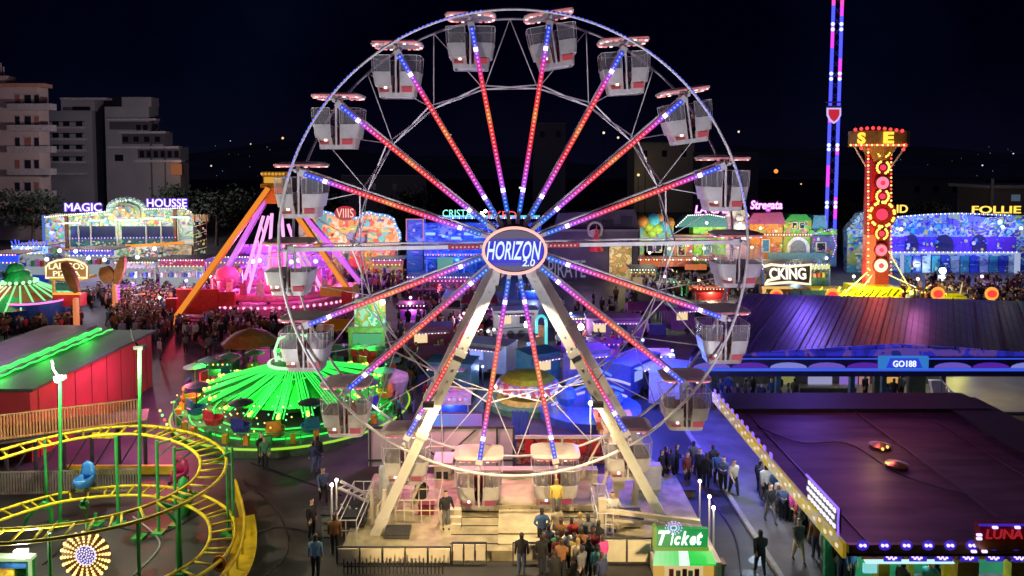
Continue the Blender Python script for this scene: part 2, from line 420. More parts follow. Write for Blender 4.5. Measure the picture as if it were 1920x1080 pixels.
# legs
hubf = Vector((HX, HY - .75, HZ - .3))
LEGW = .42
def leg(p, q, w0):
    m = MB(); m.bar(p, q, w0, .4); d = (q - p).normalized()
    for t in (.04, .33, .62, .93):
        c = p + (q - p) * t; m.bar(c - d * .14, c + d * .14, w0 + .1, .5)
    f = Vector((q.x, q.y, .12)); m.box(f, (1.3, 1.1, .24))
    for t in [k / 26 for k in range(2, 26)]:
        c = p + (q - p) * t; m.box(c + Vector((0, -.21, 0)), (.07, .03, .07))
    return m.build('leg', LEGP, wheel)
fl, frr = G(690, 1036, .2), G(1278, 1046, .2)
fl.y = 30.6; frr.y = 30.4
leg(hubf + Vector((-.42, 0, -.2)), fl, LEGW); leg(hubf + Vector((.42, 0, -.2)), frr, LEGW)
hubr = Vector((HX, HY + 2.9, HZ - .3))
leg(hubr + Vector((-.5, 0, 0)), Vector((-6.4, HY + 4.2, .2)), .45); leg(hubr + Vector((.5, 0, 0)), Vector((7.6, HY + 4.2, .2)), .45)

# ------------------------------------------------------------------ gondolas
ROOFM = mat('gondola_roof', (.55, .45, .4), .45, 0, .1)
PANEL = mat('gondola_panel', (.5, .48, .48), .35, 0, .12)
LOWP = mat('gondola_lower_panel', (.5, .36, .33), .4, 0, .1)
CURT = glassy('clear_curtain', (.6, .6, .65), .88)
def supel(a, b, t, e=3.2):
    c, s_ = math.cos(t), math.sin(t)
    return (a * math.copysign(abs(c) ** (2 / e), c), b * math.copysign(abs(s_) ** (2 / e), s_))
def shell(m, t0, t1, za, zb, sa_, sb_, th, mi, n=12):
    """curved wall between two heights, flaring from size sa_ to sb_"""
    vs = []; fs = []
    for i in range(n + 1):
        t = t0 + (t1 - t0) * i / n
        for (a, b), z in ((sa_, za), (sb_, zb)):
            for k in (0, th):
                x, y = supel(a - k, b - k, t, 7); vs.append((x, y, z))
    for i in range(n):
        o, e = i * 4, (i + 1) * 4
        fs += [(o, e, e + 2, o + 2), (o + 1, o + 3, e + 3, e + 1), (o + 2, e + 2, e + 3, o + 3), (o, o + 1, e + 1, e)]
    fs += [(0, 2, 3, 1), (n * 4, n * 4 + 1, n * 4 + 3, n * 4 + 2)]
    m.add(vs, fs, mi)
def make_gondola():
    t = thing('gondola', 'x', 'gondola', (0, 0, 0), 0, 'gondolas hanging round the ferris wheel')
    m = MB(); n = 28; pr = [supel(1.14, .93, 2 * math.pi * i / n, 5) for i in range(n)]
    vs = [(x * k, y * k, z) for k, z in ((.93, .2), (1, .24), (1, .31), (.8, .4), (.3, .43)) for x, y in pr]
    fs = [(j * n + i, j * n + (i + 1) % n, (j + 1) * n + (i + 1) % n, (j + 1) * n + i) for j in range(4) for i in range(n)]
    fs += [tuple(range(n))[::-1], tuple(range(4 * n, 5 * n))]
    m.add(vs, fs); rf = m.build('roof', ROOFM, t, world=False)
    m = MB()
    for i in range(24):
        x, y = supel(1.02, .83, 2 * math.pi * (i + .5) / 24, 4.5); m.box((x, y, .175), (.13, .1, .03), 0, 0, (1.1, .3, .32) if i % 3 else (1.8, 1.3, 1.25))
    m.box((0, -.935, .27), (2.0, .02, .05), 0, 0, (.42, .1, .14))
    m.build('light_strip', LED, rf, world=False)
    m = MB(); m.tube([(0, -.62, .22), (0, -.62, -2.0)], .05, 6); m.tube([(0, .62, .22), (0, .62, -2.0)], .05, 6)
    m.tube([(0, -1.1, 0), (0, 1.06, 0)], .07, 8); m.bar((0, -.62, 0), (0, -.62, .2), .12); m.build('hanger', STEEL, t, world=False)
    m = MB(); op = .0036
    for s_ in (0, math.pi):
        a0, a1 = -math.pi / 2 + op + s_, math.pi / 2 - op + s_
        shell(m, a0, a1, -1.62, -1.02, (.96, .78), (1.06, .85), .05, 0, 20)
        shell(m, a0, a1, -1.97, -1.62, (.8, .64), (.87, .71), .05, 1, 20)
        shell(m, a0, a1, -1.63, -1.58, (.85, .69), (.96, .78), .05, 0, 20)
    shell(m, 0, 2 * math.pi, -2.12, -1.93, (.78, .62), (.81, .65), .04, 0, 36)
    m.box((0, 0, -2.06), (1.2, .95, .06), 0)
    m.build('tub', [PANEL, LOWP], t, world=False)
    m = MB()
    for s_ in (-1, 1): m.box((s_ * .62, 0, -1.55), (.42, 1.0, .14), 0); m.box((s_ * .84, 0, -1.25), (.1, .95, .5), 0)
    m.build('seat', mat('seat_vinyl', (.3, .2, .2), .5), t, world=False)
    m = MB(); m.box((0, .6, -1.5), (.6, .04, .85), 0); m.build('door', mat('maroon_vinyl', (.3, .03, .05), .5), t, world=False)
    m = MB()
    for s_ in (0, math.pi):
        a0, a1 = -math.pi / 2 + op + s_, math.pi / 2 - op + s_
        shell(m, a0, a1, -1.02, -.3, (1.05, .84), (1.1, .88), .008, 0, 20)
    cu = m.build('curtain', CURT, t, world=False)
    m = MB()
    for s_ in (0, math.pi):
        for k in range(6):
            a = -math.pi / 2 + op + s_ + (math.pi - 2 * op) * k / 5
            x, y = supel(1.07, .85, a, 7); x2, y2 = supel(1.11, .89, a, 7); m.tube([(x, y, -1.02), (x2, y2, -.3)], .009, 4)
        m.tube([tuple(supel(1.11, .89, -math.pi / 2 + op + s_ + (math.pi - 2 * op) * k / 10, 7)) + (-.3,) for k in range(11)], .014, 4)
    m.build('curtain_frame', STEEL, cu, world=False)
    m = MB(); m.box((-.45, -.72, -1.72), (.11, .05, .09), 0, 0, (2.2, 2.0, 1.9)); m.box((.5, -.71, -1.8), (.46, .04, .22), 0, 0, (.30, .03, .05)); m.box((-.52, -.71, -1.86), (.42, .04, .1), 0, 0, (.2, .02, .035))  # one white light; red boxes paint red light cast on the lower panels
    m.build('white_light_red_cast', LED, t, world=False)
    return t
gproto = make_gondola()
clock = ['just left of the top of the wheel', 'second left of the top, beside the slanting upper left spoke', 'third left of the top, at upper left against the dark sky',
         'on the left side, in front of the top of the orange legged ride', 'furthest left, in front of the pink pendulum ride', 'at lower left, over the green lit octopus ride hub',
         'at lower left, over the ground beside the white hoarding', 'low behind the left leg of the wheel, by the hoarding', 'loading at the platform with two riders, left one',
         'loading at the platform behind the man in yellow, right one', 'low behind the right leg of the wheel, above the brown decking', 'at lower right, above the people on the blue lit road',
         'at right, in front of the purple pavilion fascia', 'furthest right, just left of the black and white diner sign', 'on the right side, above the haunted house facade',
         'third right of the top, at upper right against the dark sky', 'second right of the top, beside the slanting upper right spoke', 'just right of the top of the wheel']
GPOS = []
for i in range(NSP):
    a = math.radians(10 + 20 * i) + PH; p = wp(a, 10.2, 1.12)
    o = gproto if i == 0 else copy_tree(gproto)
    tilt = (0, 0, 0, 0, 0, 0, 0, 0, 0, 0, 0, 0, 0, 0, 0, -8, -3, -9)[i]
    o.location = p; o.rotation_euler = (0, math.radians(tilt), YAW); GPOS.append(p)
    o['label'] = 'gondola ' + clock[i]

# ------------------------------------------------------------------ loading platform and fairground kit at the wheel's foot
pf = thing('loading_platform', 'cream boarding platform with steps and decking under the wheel', 'platform', (0, 32, 0))
DECK = mat('deck_board', (.38, .33, .2), .5, 0, .35, 1.6)
m = MB(); m.box((.65, 32.9, .22), (15.6, 7.4, .44), 0); m.build('deck', DECK, pf)
m = MB()
m.box((.7, 34.3, .6), (6.6, 3.6, .32), 0)            # raised loading stage
m.box((.85, 31.4, .52), (2.9, 2.1, .16), 0)
m.box((.85, 30.0, .47), (2.9, .7, .08), 0)
m.build('stage', mat('stage_cream', (.55, .48, .3), .45, 0, .3, 1.3), pf)
m = MB()
for x in (-1.1, -.1, .9, 1.9, 2.9): m.box((x, 32.46, .56), (.04, .03, .2), 0)
for k in range(5): m.box((.85, 29.75 + k * .75, .448 + .002 * k), (7, .05, .012), 0)
m.box((.85, 32.47, .48), (6.6, .03, .05), 0)
m.build('deck_trim', BLACK, pf)
m = MB(); m.box((.7, 35.6, .82), (7.2, .5, .7), 0); m.box((.7, 35.3, 1.19), (7.2, .1, .05), 0); m.build('stage_wall', CREAM, pf)

FENCEG = 'front gate fences of the wheel platform'
def gate_fence(px0, px1, Y, z0, z1, lab, k=3, m0=CREAM):
    a, b = P(px0, 1050, Y), P(px1, 1050, Y)
    t = thing('barrier_panel', lab, 'barrier', ((a.x + b.x) / 2, Y, 0))
    m = MB(); wd = (b.x - a.x) / k
    for i in range(k): m.box((a.x + wd * (i + .5), Y, (z0 + z1) / 2 - .05), (wd - .1, .05, z1 - z0 - .1))
    m.build('panel', m0, t)
    m = MB(); m.box(((a.x + b.x) / 2, Y - .04, z1), (b.x - a.x, .05, .05))
    for i in range(k + 1): m.box((a.x + wd * i, Y, (z1) / 2), (.045, .045, z1))
    m.build('rail', DSTEEL, t)
gate_fence(632, 845, 29.0, .06, .74, 'long cream barrier in front of the left wheel leg', 5)
gate_fence(848, 912, 28.95, .2, .95, 'cream gate panel in the middle front, left of the narrow gap')
gate_fence(962, 1012, 28.95, .2, .95, 'cream gate panel in the middle front, beside the queue', 1)
gate_fence(1128, 1222, 29.0, .1, 1.1, 'cream barrier between the queue and the ticket booth', 2)
# pen with rails
def rail_pen(name, lab, px0, px1, Y0, Y1, z, h, mt, nx=5):
    a, b = P(px0, 960, Y0), P(px1, 960, Y0); t = thing(name, lab, 'railing', (a.x, Y0, 0)); m = MB()
    for Y in (Y0, Y1):
        for i in range(nx + 1):
            x = a.x + (b.x - a.x) * i / nx; m.tube([(x, Y, z), (x, Y, z + h)], .025, 5)
        for hh in (h, h * .55): m.tube([(a.x, Y, z + hh), (b.x, Y, z + hh)], .025, 5)
    for x in (a.x, b.x):
        for hh in (h, h * .55): m.tube([(x, Y0, z + hh), (x, Y1, z + hh)], .025, 5)
    tag(t); m.build('rails', mt, t); return t
rail_pen('railing', 'cream tube railing pen on the deck left of the man in black', 742, 822, 31.5, 33.6, .44, 1.05, CREAM)
rail_pen('railing', 'pale railing on the deck between the queue and the white capped attendant', 1120, 1150, 30.2, 33.0, .44, 1.1, STEEL, 2)
rail_pen('railing', 'steel railing on the left edge of the deck by the lamp posts', 628, 668, 29.8, 33.5, .44, 1.0, STEEL, 2)
# control cabin
t = thing('control_cabin', 'small cream control cabin with a dark window behind the left gondola', 'cabin', tuple(P(828, 930, 36.2)))
m = MB(); m.rect(814, 872, 845, 935, 36.0, 1.2); m.rect(811, 868, 848, 876, 35.9, 1.4); m.build('cabin_body', CREAM, t)
m = MB(); m.rect(818, 885, 840, 922, 35.95, .04); m.build('window', mat('dark_glass', (.02, .03, .04), .1), t)
# generator crates and folded machinery on the left
def crate(name, lab, px0, py0, px1, py1, Y, dep, mt, cat='box', rail=True):
    t = thing(name, lab, cat, tuple(P((px0 + px1) / 2, py1, Y))); m = MB(); m.rect(px0, py0, px1, py1, Y, dep); b = m.build('casing', mt, t)
    m = MB(); h = (py1 - py0)
    m.rect(px0 - 2, py0 - 3, px1 + 2, py0, Y - .05, dep + .1)
    for k in range(1, 4): m.rect(px0 + 4, py0 + h * k / 4, px1 - 4, py0 + h * k / 4 + 2, Y - .03, .04)
    m.build('louvre', DSTEEL, t)
crate('generator_box', 'grey machine housing on the deck left of the left wheel leg', 634, 968, 682, 1010, 32.0, 1.3, GREYP)
crate('equipment_box', 'pale green cabinet standing beside the left lamp posts', 603, 968, 626, 1020, 30.6, .7, mat('pale_green_paint', (.3, .36, .33), .5))
crate('equipment_box', 'brown deck cabinet at the foot of the right wheel leg', 1196, 938, 1262, 962, 34.6, 2.2, WOOD)
crate('equipment_box', 'brown deck cabinet beside the right lamp posts', 1268, 922, 1302, 962, 34.9, 1.8, WOOD)
crate('equipment_box', 'cream machine cabinet right of the loading stage', 1165, 975, 1205, 1030, 31.0, .9, CREAM)
t = thing('folded_truss', 'folded pale steel truss lying over the machines left of the wheel', 'truss', tuple(P(690, 950, 33)))
m = MB(); a, b = P(636, 915, 31.5), P(712, 952, 34)
for d in (0, .35):
    m.tube([a + Vector((0, d, d * .4)), b + Vector((0, d, d * .4))], .07, 6)
for k in range(7):
    p = a + (b - a) * k / 7; q = a + (b - a) * (k + 1) / 7 + Vector((0, .35, .14)); m.tube([p, q], .03, 5)
for k, x in enumerate((640, 655, 668, 690)): m.tube([P(x, 945 + k * 4, 32.5), P(x + 9, 975, 32.5)], .05, 5)
m.build('truss_tubes', STEEL, t)
t = thing('pump_unit', 'small cream pump with pipes on the deck beside the left wheel leg', 'machine', tuple(P(720, 1010, 31)))
m = MB(); p = P(722, 1000, 31.2); m.lathe((p.x, p.y, .44), [(.25, 0), (.28, .5), (.2, .9), (.1, 1.2), (.1, 1.7)], 12); m.tube([(p.x - .35, p.y, .5), (p.x - .3, p.y, 1.4), (p.x, p.y, 1.8)], .06, 6)
m.build('tank', CREAM, t); m = MB(); m.tube([(p.x - .6, p.y + .2, .45), (p.x - .6, p.y + .2, 2.0)], .09, 8); m.build('pipe', CREAM, t)
# beam and frames at right
t = thing('support_beam', 'white double beam across the deck behind the ticket booth', 'beam', tuple(P(1220, 990, 30.5)))
m = MB(); m.bar(P(1132, 957, 30.4), P(1312, 978, 29.6), .16, .2); m.bar(P(1134, 972, 30.4), P(1312, 990, 29.6), .12, .16); m.rect(1123, 938, 1137, 1030, 30.3, .3); m.build('beam', CREAM, t)
t = thing('frame_stand', 'cream upright frame and braces under the right wheel leg', 'frame', tuple(P(1180, 1000, 32.5)))
m = MB(); m.rect(1150, 880, 1172, 918, 33.2, .3); m.rect(1152, 918, 1160, 1010, 33.3, .2); m.rect(1190, 890, 1196, 1010, 33.2, .15)
m.bar(P(1192, 895, 33.3), P(1178, 1000, 33.3), .12); m.bar(P(1155, 845, 33.8), P(1112, 955, 33.8), .1); m.bar(P(1140, 800, 34), P(1085, 900, 34), .08)
m.bar(P(1155, 850, 33.8), P(1155, 1000, 33.8), .06); m.build('frame_tubes', CREAM, t)
t = thing('frame_stand', 'cream upright frame and pipes under the left wheel leg', 'frame', tuple(P(740, 1000, 32.5)))
m = MB(); m.rect(718, 965, 726, 1030, 31.6, .12); m.rect(738, 950, 742, 1028, 31.9, .1); m.bar(P(770, 815, 33.8), P(742, 930, 33.8), .07); m.build('frame_tubes', CREAM, t)
# lamp posts on the deck corners
LPG = 'slim lamp posts at the corners of the wheel platform'
for px, pt, pb, Y, lab in ((622, 912, 1030, 29.8, 'slim lit lamp post at the left front corner of the deck'), (631, 903, 1015, 31.0, 'slim lit lamp post behind the left front one'),
                           (1338, 955, 1045, 29.4, 'slim lit lamp post just right of the ticket sign'), (1330, 934, 1020, 30.4, 'slim lit lamp post behind the ticket sign'), (1312, 905, 985, 32.4, 'slim lit lamp post beside the brown deck cabinets')):
    p, q = P(px, pb, Y), P(px, pt, Y); p.z = min(p.z, .44)
    t = thing('lamp_post', lab, 'lamp post', (p.x, Y, max(0, p.z)), 0, LPG)
    m = MB(); m.tube([(p.x, Y, 0), q], .04, 6); m.build('post', WHITE, t)
    m = MB(); m.ball((q.x, q.y, q.z + .07), .075, 0, 10); m.build('bulb', E_WHITE, t, smooth=True)
    lamp((q.x, q.y - .3, q.z + .3), (1, .8, .55), 40, .15)
# flood lights that light the foot of the wheel
FLG = 'warm floodlights on the wheel legs'
for (x, y, z), (tx, ty, tz), lab, pw in (((-3.55, 30.1, 6.2), (-1.5, 33, .5), 'added warm floodlight clamped to the left wheel leg', 450), ((3.65, 30.1, 6.2), (1.8, 33, .5), 'added warm floodlight clamped to the right wheel leg', 450)):  # floodlights added on the legs to warm the platform
    t = thing('floodlight', lab, 'floodlight', (x, y, z), 0, FLG)
    m = MB(); m.box((x, y, z + .12), (.45, .3, .2)); m.tube([(x, y, z + .2), (x * .9, y + .9, z + .5)], .04, 5); m.build('housing', BLACK, t)
    m = MB(); m.box((x, y, z), (.38, .24, .03)); m.build('lens', emi('flood_lens', (1, .85, .6), 6), t)
    lamp((x, y, z - .1), (1, .72, .36), pw, .2, 'SPOT', (tx, ty, tz), 120)
for x, z, tgt, pw, an in ((-.55, 11.2, (-2.6, 31.5, 0), 2300, 90), (.65, 11.2, (2.8, 31.5, 0), 2300, 90)):
    t = thing('floodlight', 'small downward floodlight under the oval wheel sign, %s of the pair' % ('left' if x < 0 else 'right'), 'floodlight', (x, HY - 1.6, z), 0, FLG)
    m = MB(); m.box((x, HY - 1.6, z + .1), (.3, .3, .18)); m.bar((x, HY - 1.6, z + .15), (x * .8, HY - 1.0, z + .9), .06); m.build('housing', BLACK, t)
    lamp((x, HY - 1.75, z - .05), (1, .79, .5), pw, .15, 'SPOT', tgt, an)
for x, pw in ((-6, 1500), (6.5, 1500)):     # unseen floodlight masts added in front to brighten platform and wheel
    t = thing('added_flood_mast', 'added unseen floodlight mast in front of the wheel, below the picture edge at the %s' % ('left' if x < 0 else 'right'), 'floodlight', (x, 21.5, 0), 0, FLG)
    m = MB(); m.tube([(x, 21.5, 0), (x, 21.5, 2.6)], .06, 6); m.build('mast', STEEL, t); m = MB(); m.box((x, 21.5, 2.7), (.5, .3, .3)); m.build('housing', BLACK, t)
    lamp((x, 21.75, 2.8), (1, .72, .36), pw * 2.0, .25, 'SPOT', (x * .2, 30.5, 1.5), 70)
    lamp((x, 21.75, 2.9), (.95, .9, 1), 5600, .25, 'SPOT', (x * .5, 32, 21), 62)

for x, tx_ in ((-11.5, -8.5), (9.3, 8.7)):  # unseen masts added to brighten the gondolas at both sides
    t = thing('added_flood_mast', 'added unseen floodlight mast well in front of the %s flank of the wheel' % ('left' if x < 0 else 'right'), 'floodlight', (x, 20, 0), 0, FLG)
    m = MB(); m.tube([(x, 20, 0), (x, 20, 2.6)], .06, 6); m.build('mast', STEEL, t); m = MB(); m.box((x, 20, 2.7), (.5, .3, .3)); m.build('housing', BLACK, t)
    lamp((x, 20.3, 2.9), (.95, .9, 1), 4200, .25, 'SPOT', (tx_, 32.5, 13.5), 50)
# white hoarding with dark frame behind the wheel
t = thing('hoarding', 'white panel hoarding with dark frame and braces behind the wheel', 'hoarding', tuple(P(830, 930, 38.5)))
m = MB(); m.rect(690, 803, 962, 935, 38.5, .12); m.build('panel', mat('white_sheet', (.42, .41, .4), .6, 0, .1, .7), t)
m = MB()
for x in (692, 828, 930, 961): m.rect(x, 800, x + 4, 935, 38.42, .08)
m.rect(690, 800, 963, 804, 38.4, .1); m.rect(690, 862, 963, 865, 38.43, .07)
m.bar(P(830, 862, 38.4), P(892, 806, 38.4), .08, .06); m.bar(P(830, 862, 38.4), P(795, 840, 38.4), .08, .06); m.build('frame', DSTEEL, t)
t = thing('light_bar', 'flat bar of light shading from blue to lilac above the white hoarding', 'light', tuple(P(860, 800, 39.5)))
m = MB()
for k in range(10): m.rect(812 + k * 9.2, 777, 812 + (k + 1) * 9.2, 799, 39.5, .1, 0, lerp((.06, .2, .6), (.22, .1, .42), k / 9))
m.build('light_face', LED, t); m = MB(); m.rect(808, 774, 908, 803, 39.62, .1); m.rect(820, 800, 824, 860, 39.62, .1); m.rect(896, 800, 900, 860, 39.62, .1); m.build('frame', DSTEEL, t)
t = thing('hoarding', 'red painted panel hoarding behind the right loading gondola', 'hoarding', tuple(P(1050, 930, 38.8)))
m = MB(); m.rect(968, 822, 1140, 935, 38.8, .15); m.build('panel', mural('red_artwork', [(.28, .04, .04), (.4, .12, .1), (.2, .02, .03), (.35, .2, .15), (.15, .1, .12)], 1.4), t)
m = MB()
for k in range(6): m.rect(985 + k * 25, 826, 1000 + k * 25, 850, 38.7, .08)
m.build('emblem', RED, t)
m = MB(); m.rect(966, 818, 1142, 823, 38.7, .2); m.rect(1052, 823, 1056, 935, 38.7, .1); m.build('frame', CREAM, t)
t = thing('storage_wall', 'blue grey curtain wall between the two hoardings', 'wall panel', tuple(P(975, 930, 39.5)))
m = MB()
for k in range(8): m.rect(960 + k * 4, 770 + (k % 2) * 2, 963.5 + k * 4, 935, 39.6 + (k % 2) * .05, .05)
m.build('curtain', BLUEP, t)

def kit(name, cat, lab, px, py, Y, fn, mt, part):
    q = P(px, py, Y); b = Vector((q.x, Y, .44)); t = thing(name, lab, cat, b); m = MB(); fn(m, b); m.build(part, mt, t); return t
kit('cable_drum', 'cable drum', 'black cable drum on the deck behind the tube railing pen', 790, 980, 33.9, lambda m, b: (m.lathe(b + Vector((0, 0, .35)), [(.35, -.25), (.35, -.2), (.18, -.2), (.18, .2), (.35, .2), (.35, .25)], 16, 0, axis='y')), BLACK, 'drum')
kit('tool_chest', 'box', 'dark red tool chest inside the tube railing pen', 800, 990, 32.4, lambda m, b: (m.box(b + Vector((0, 0, .22)), (.7, .4, .4)), m.box(b + Vector((0, 0, .46)), (.74, .44, .06))), DKRED, 'chest')
kit('hydraulic_ram', 'machine', 'cream hydraulic ram leaning inside the tube railing pen', 765, 990, 32.8, lambda m, b: (m.tube([b, b + Vector((.5, .2, 1.1))], .09, 8), m.tube([b + Vector((.5, .2, 1.1)), b + Vector((.75, .3, 1.6))], .05, 8), m.box(b + Vector((0, 0, .1)), (.4, .4, .2))), CREAM, 'ram')
kit('step_block', 'steps', 'small cream step block left of the loading stage', 845, 1010, 31.0, lambda m, b: [m.box(b + Vector((0, .2 * k, .12 + .12 * k)), (.9, .3, .24 + .24 * k)) for k in range(3)], CREAM, 'steps')
kit('waste_bin', 'bin', 'grey waste bin at the foot of the white upright beam end', 1125, 1010, 30.8, lambda m, b: m.lathe(b, [(.22, 0), (.27, .8), (.29, .82), (.25, .9), (.02, .95)], 14), GREYP, 'bin')
kit('fuse_cabinet', 'cabinet', 'white fuse cabinet behind the left wheel leg', 728, 960, 34.0, lambda m, b: (m.box(b + Vector((0, 0, .75)), (.8, .4, 1.5)), m.box(b + Vector((0, -.22, .8)), (.3, .04, .4))), WHITE, 'cabinet')
kit('fuse_cabinet', 'cabinet', 'white fuse cabinet behind the right wheel leg', 1215, 960, 35.0, lambda m, b: (m.box(b + Vector((0, 0, .6)), (1.2, .5, 1.2)), m.box(b + Vector((0, -.27, .7)), (.4, .04, .4))), WHITE, 'cabinet')
kit('counterweight', 'weight', 'stack of dark steel weights beside the foot of the left wheel leg', 665, 1010, 31.4, lambda m, b: [m.box(b + Vector((.03 * (k % 2), 0, .1 + .17 * k)), (1.0, .7, .15)) for k in range(3)], DSTEEL, 'plates')
kit('counterweight', 'weight', 'stack of dark steel weights right of the left wheel leg', 745, 1020, 30.4, lambda m, b: [m.box(b + Vector((.03 * (k % 2), 0, .1 + .17 * k)), (1.1, .6, .15)) for k in range(2)], DSTEEL, 'plates')
kit('tube_gantry', 'frame', 'cream tube gantry frame behind the left loading gondola', 800, 960, 35.2, lambda m, b: (m.tube([b, b + Vector((0, 0, 2.0)), b + Vector((1.6, 0, 2.0)), b + Vector((1.6, 0, 0))], .05, 6), m.tube([b + Vector((.8, 0, 0)), b + Vector((.8, 0, 2.0))], .04, 6), m.tube([b + Vector((0, 0, 1.0)), b + Vector((1.6, 0, 1.0))], .04, 6)), CREAM, 'tubes')
kit('tube_gantry', 'frame', 'cream tube gantry frame right of the right loading gondola', 1110, 960, 34.6, lambda m, b: (m.tube([b, b + Vector((0, 0, 1.7)), b + Vector((1.3, 0, 1.7)), b + Vector((1.3, 0, 0))], .05, 6), m.tube([b + Vector((.65, 0, 0)), b + Vector((.65, 0, 1.7))], .04, 6), m.tube([b + Vector((0, 0, .8)), b + Vector((1.3, 0, .8))], .04, 6)), CREAM, 'tubes')
t = thing('spiked_fence', 'low black spiked fence in front of the long cream platform barrier', 'fence', (P(730, 1080, 28.3).x, 28.3, 0)); m = MB(); a, b = P(645, 1065, 28.3), P(830, 1065, 28.3)
for k in range(27):
    x = a.x + (b.x - a.x) * k / 26; m.bar((x, 28.3, 0), (x, 28.3, .5 + .1 * (k % 3 == 0)), .05)
m.bar((a.x, 28.3, .3), (b.x, 28.3, .3), .05); m.build('spikes', BLACK, t)
# ticket booth
t = thing('ticket_booth', 'ticket booth with green lit sign and awning and yellow lit counter', 'ticket booth', tuple(P(1285, 1080, 28.2)))
BY = 27.6
m = MB(); m.rect(1226, 1055, 1352, 1130, BY + .5, 2.0); m.build('booth_body', CREAM, t)
m = MB(); m.rect(1247, 1062, 1318, 1100, BY + .45, .06); m.build('counter_window', emi('counter_light', (1, .75, .35), .55), t)
m = MB()
for k, (x, c) in enumerate(((1255, 0), (1268, 1), (1280, 0), (1291, 1), (1303, 0))): m.rect(x, 1068 + k % 2 * 3, x + 8, 1085, BY + .3, .06, c)
m.build('shelf_goods', [DKRED, WOOD], t)
m = MB(); m.rect(1226, 1057, 1245, 1100, BY + .4, .12); m.rect(1319, 1057, 1338, 1100, BY + .4, .12); m.build('door_panel', emi('yellow_panel', (1, .55, .1), .5), t)
m = MB()
a = [P(1228, 1033, BY + .3), P(1334, 1033, BY + .3), P(1343, 1058, BY - .5), P(1224, 1058, BY - .5)]
for k in range(12):
    q = [lerp(a[0], a[1], k / 12), lerp(a[0], a[1], (k + 1) / 12), lerp(a[3], a[2], (k + 1) / 12), lerp(a[3], a[2], k / 12)]
    c = lerp((.3, .7, .3), (.0, .55, .05), min(1, k / 7)) if k < 5 or k > 6 else (.7, .9, .75)
    m.add([(p[0], p[1], p[2]) for p in q] + [(p[0], p[1], p[2] - .06) for p in q], [(0, 3, 2, 1), (4, 5, 6, 7), (3, 7, 6, 2), (0, 1, 5, 4)], 0, c)
m.build('awning', LED, t)
m = MB(); m.rect(1230, 992, 1327, 1027, BY, .2); sgn = m.build('sign_board', emi('ticket_green', (.01, .3, .06), .8), t)
m = MB(); m.rect(1228, 1027, 1329, 1033, BY - .03, .3); m.rect(1226, 988, 1231, 1030, BY - .02, .3); m.build('sign_frame', emi('yellow_green_trim', (.3, .5, .05), .5), sgn)
for ch, x0, x1, y0 in (('T', 1234, 1256, 995), ('i', 1257, 1263, 999), ('c', 1264, 1276, 1005), ('k', 1277, 1292, 996), ('e', 1293, 1305, 1005), ('t', 1306, 1317, 998)):
    text('lettering', ch, x0, y0, x1, 1021, BY - .02, emi('ticket_white', (.8, 1, .85), 1.6), sgn, .35, .05, .02)
m = MB(); fc = P(1263, 990, BY - .1)
for k in range(14):
    a = k * 2 * math.pi / 14
    for r in (.12, .22, .32): m.ball((fc.x + r * math.cos(a), fc.y, fc.z + r * .8 * math.sin(a)), .028, 0, 5)
m.build('flower_light', emi('lilac_dot', (.5, .45, 1), 1.5, False), t)
lamp((P(1285, 1045, BY - 1.4)), (.4, 1, .5), 35, .2)
m = MB(); m.rect(1338, 1058, 1362, 1062, BY + .6, .5); m.rect(1342, 1062, 1358, 1110, BY + .7, .3); m.build('side_shelf', WOOD, t)
# ------------------------------------------------------------------ left: roller coaster
def catmull(pts, n=8, closed=False):
    out = []; k = len(pts)
    for i in range(k - 1):
        p0, p1, p2, p3 = pts[max(i - 1, 0)], pts[i], pts[i + 1], pts[min(i + 2, k - 1)]
        for j in range(n):
            t = j / n
            out.append(.5 * ((2 * p1) + (p2 - p0) * t + (2 * p0 - 5 * p1 + 4 * p2 - p3) * t * t + (3 * p1 - p0 - 3 * p2 + p3) * t ** 3))
    out.append(pts[-1]); return out
coaster = thing('roller_coaster', 'small yellow roller coaster track on green posts with a tight curve', 'roller coaster', (-18, 31, 0))
TRY = mat('track_yellow', (.6, .48, .0), .5, 0, .35, 2.5)
def track(name, pts, gauge, tie, rr=.07, tr=.05, bank=0.):
    c = catmull(pts); L = [0]
    for a, b in zip(c, c[1:]): L.append(L[-1] + (b - a).length)
    def at(s):
        for i in range(len(c) - 1):
            if L[i + 1] >= s: 
                t = (s - L[i]) / max(1e-6, L[i + 1] - L[i]); return c[i] + (c[i + 1] - c[i]) * t, (c[i + 1] - c[i]).normalized()
        return c[-1], (c[-1] - c[-2]).normalized()
    n = int(L[-1] / .35); A = []; B = []
    for i in range(n + 1):
        p, d = at(L[-1] * i / n); s_ = d.cross(Vector((0, 0, 1))).normalized(); sd = s_ + Vector((0, 0, bank))
        A.append(p + sd * gauge / 2); B.append(p - sd * gauge / 2)
    m = MB(); m.tube(A, rr, 7); m.tube(B, rr, 7)
    k = int(L[-1] / tie)
    for i in range(k + 1):
        j = min(n, round(i * n / k)); m.tube([A[j], B[j]], tr, 5)
    return m.build(name, TRY, coaster, smooth=True)
up = [G(-260, 905, 3.3), G(-60, 868, 3.4), G(60, 835, 3.5), G(160, 813, 3.5), G(250, 806, 3.5), G(310, 812, 3.5), G(365, 828, 3.5), G(398, 855, 3.45), G(392, 893, 3.4),
      G(345, 930, 3.3), G(270, 962, 3.2), G(180, 985, 3.1), G(90, 999, 3.0), G(0, 1006, 3.0), G(-140, 1010, 3)]
track('track', up, 1.05, .62)
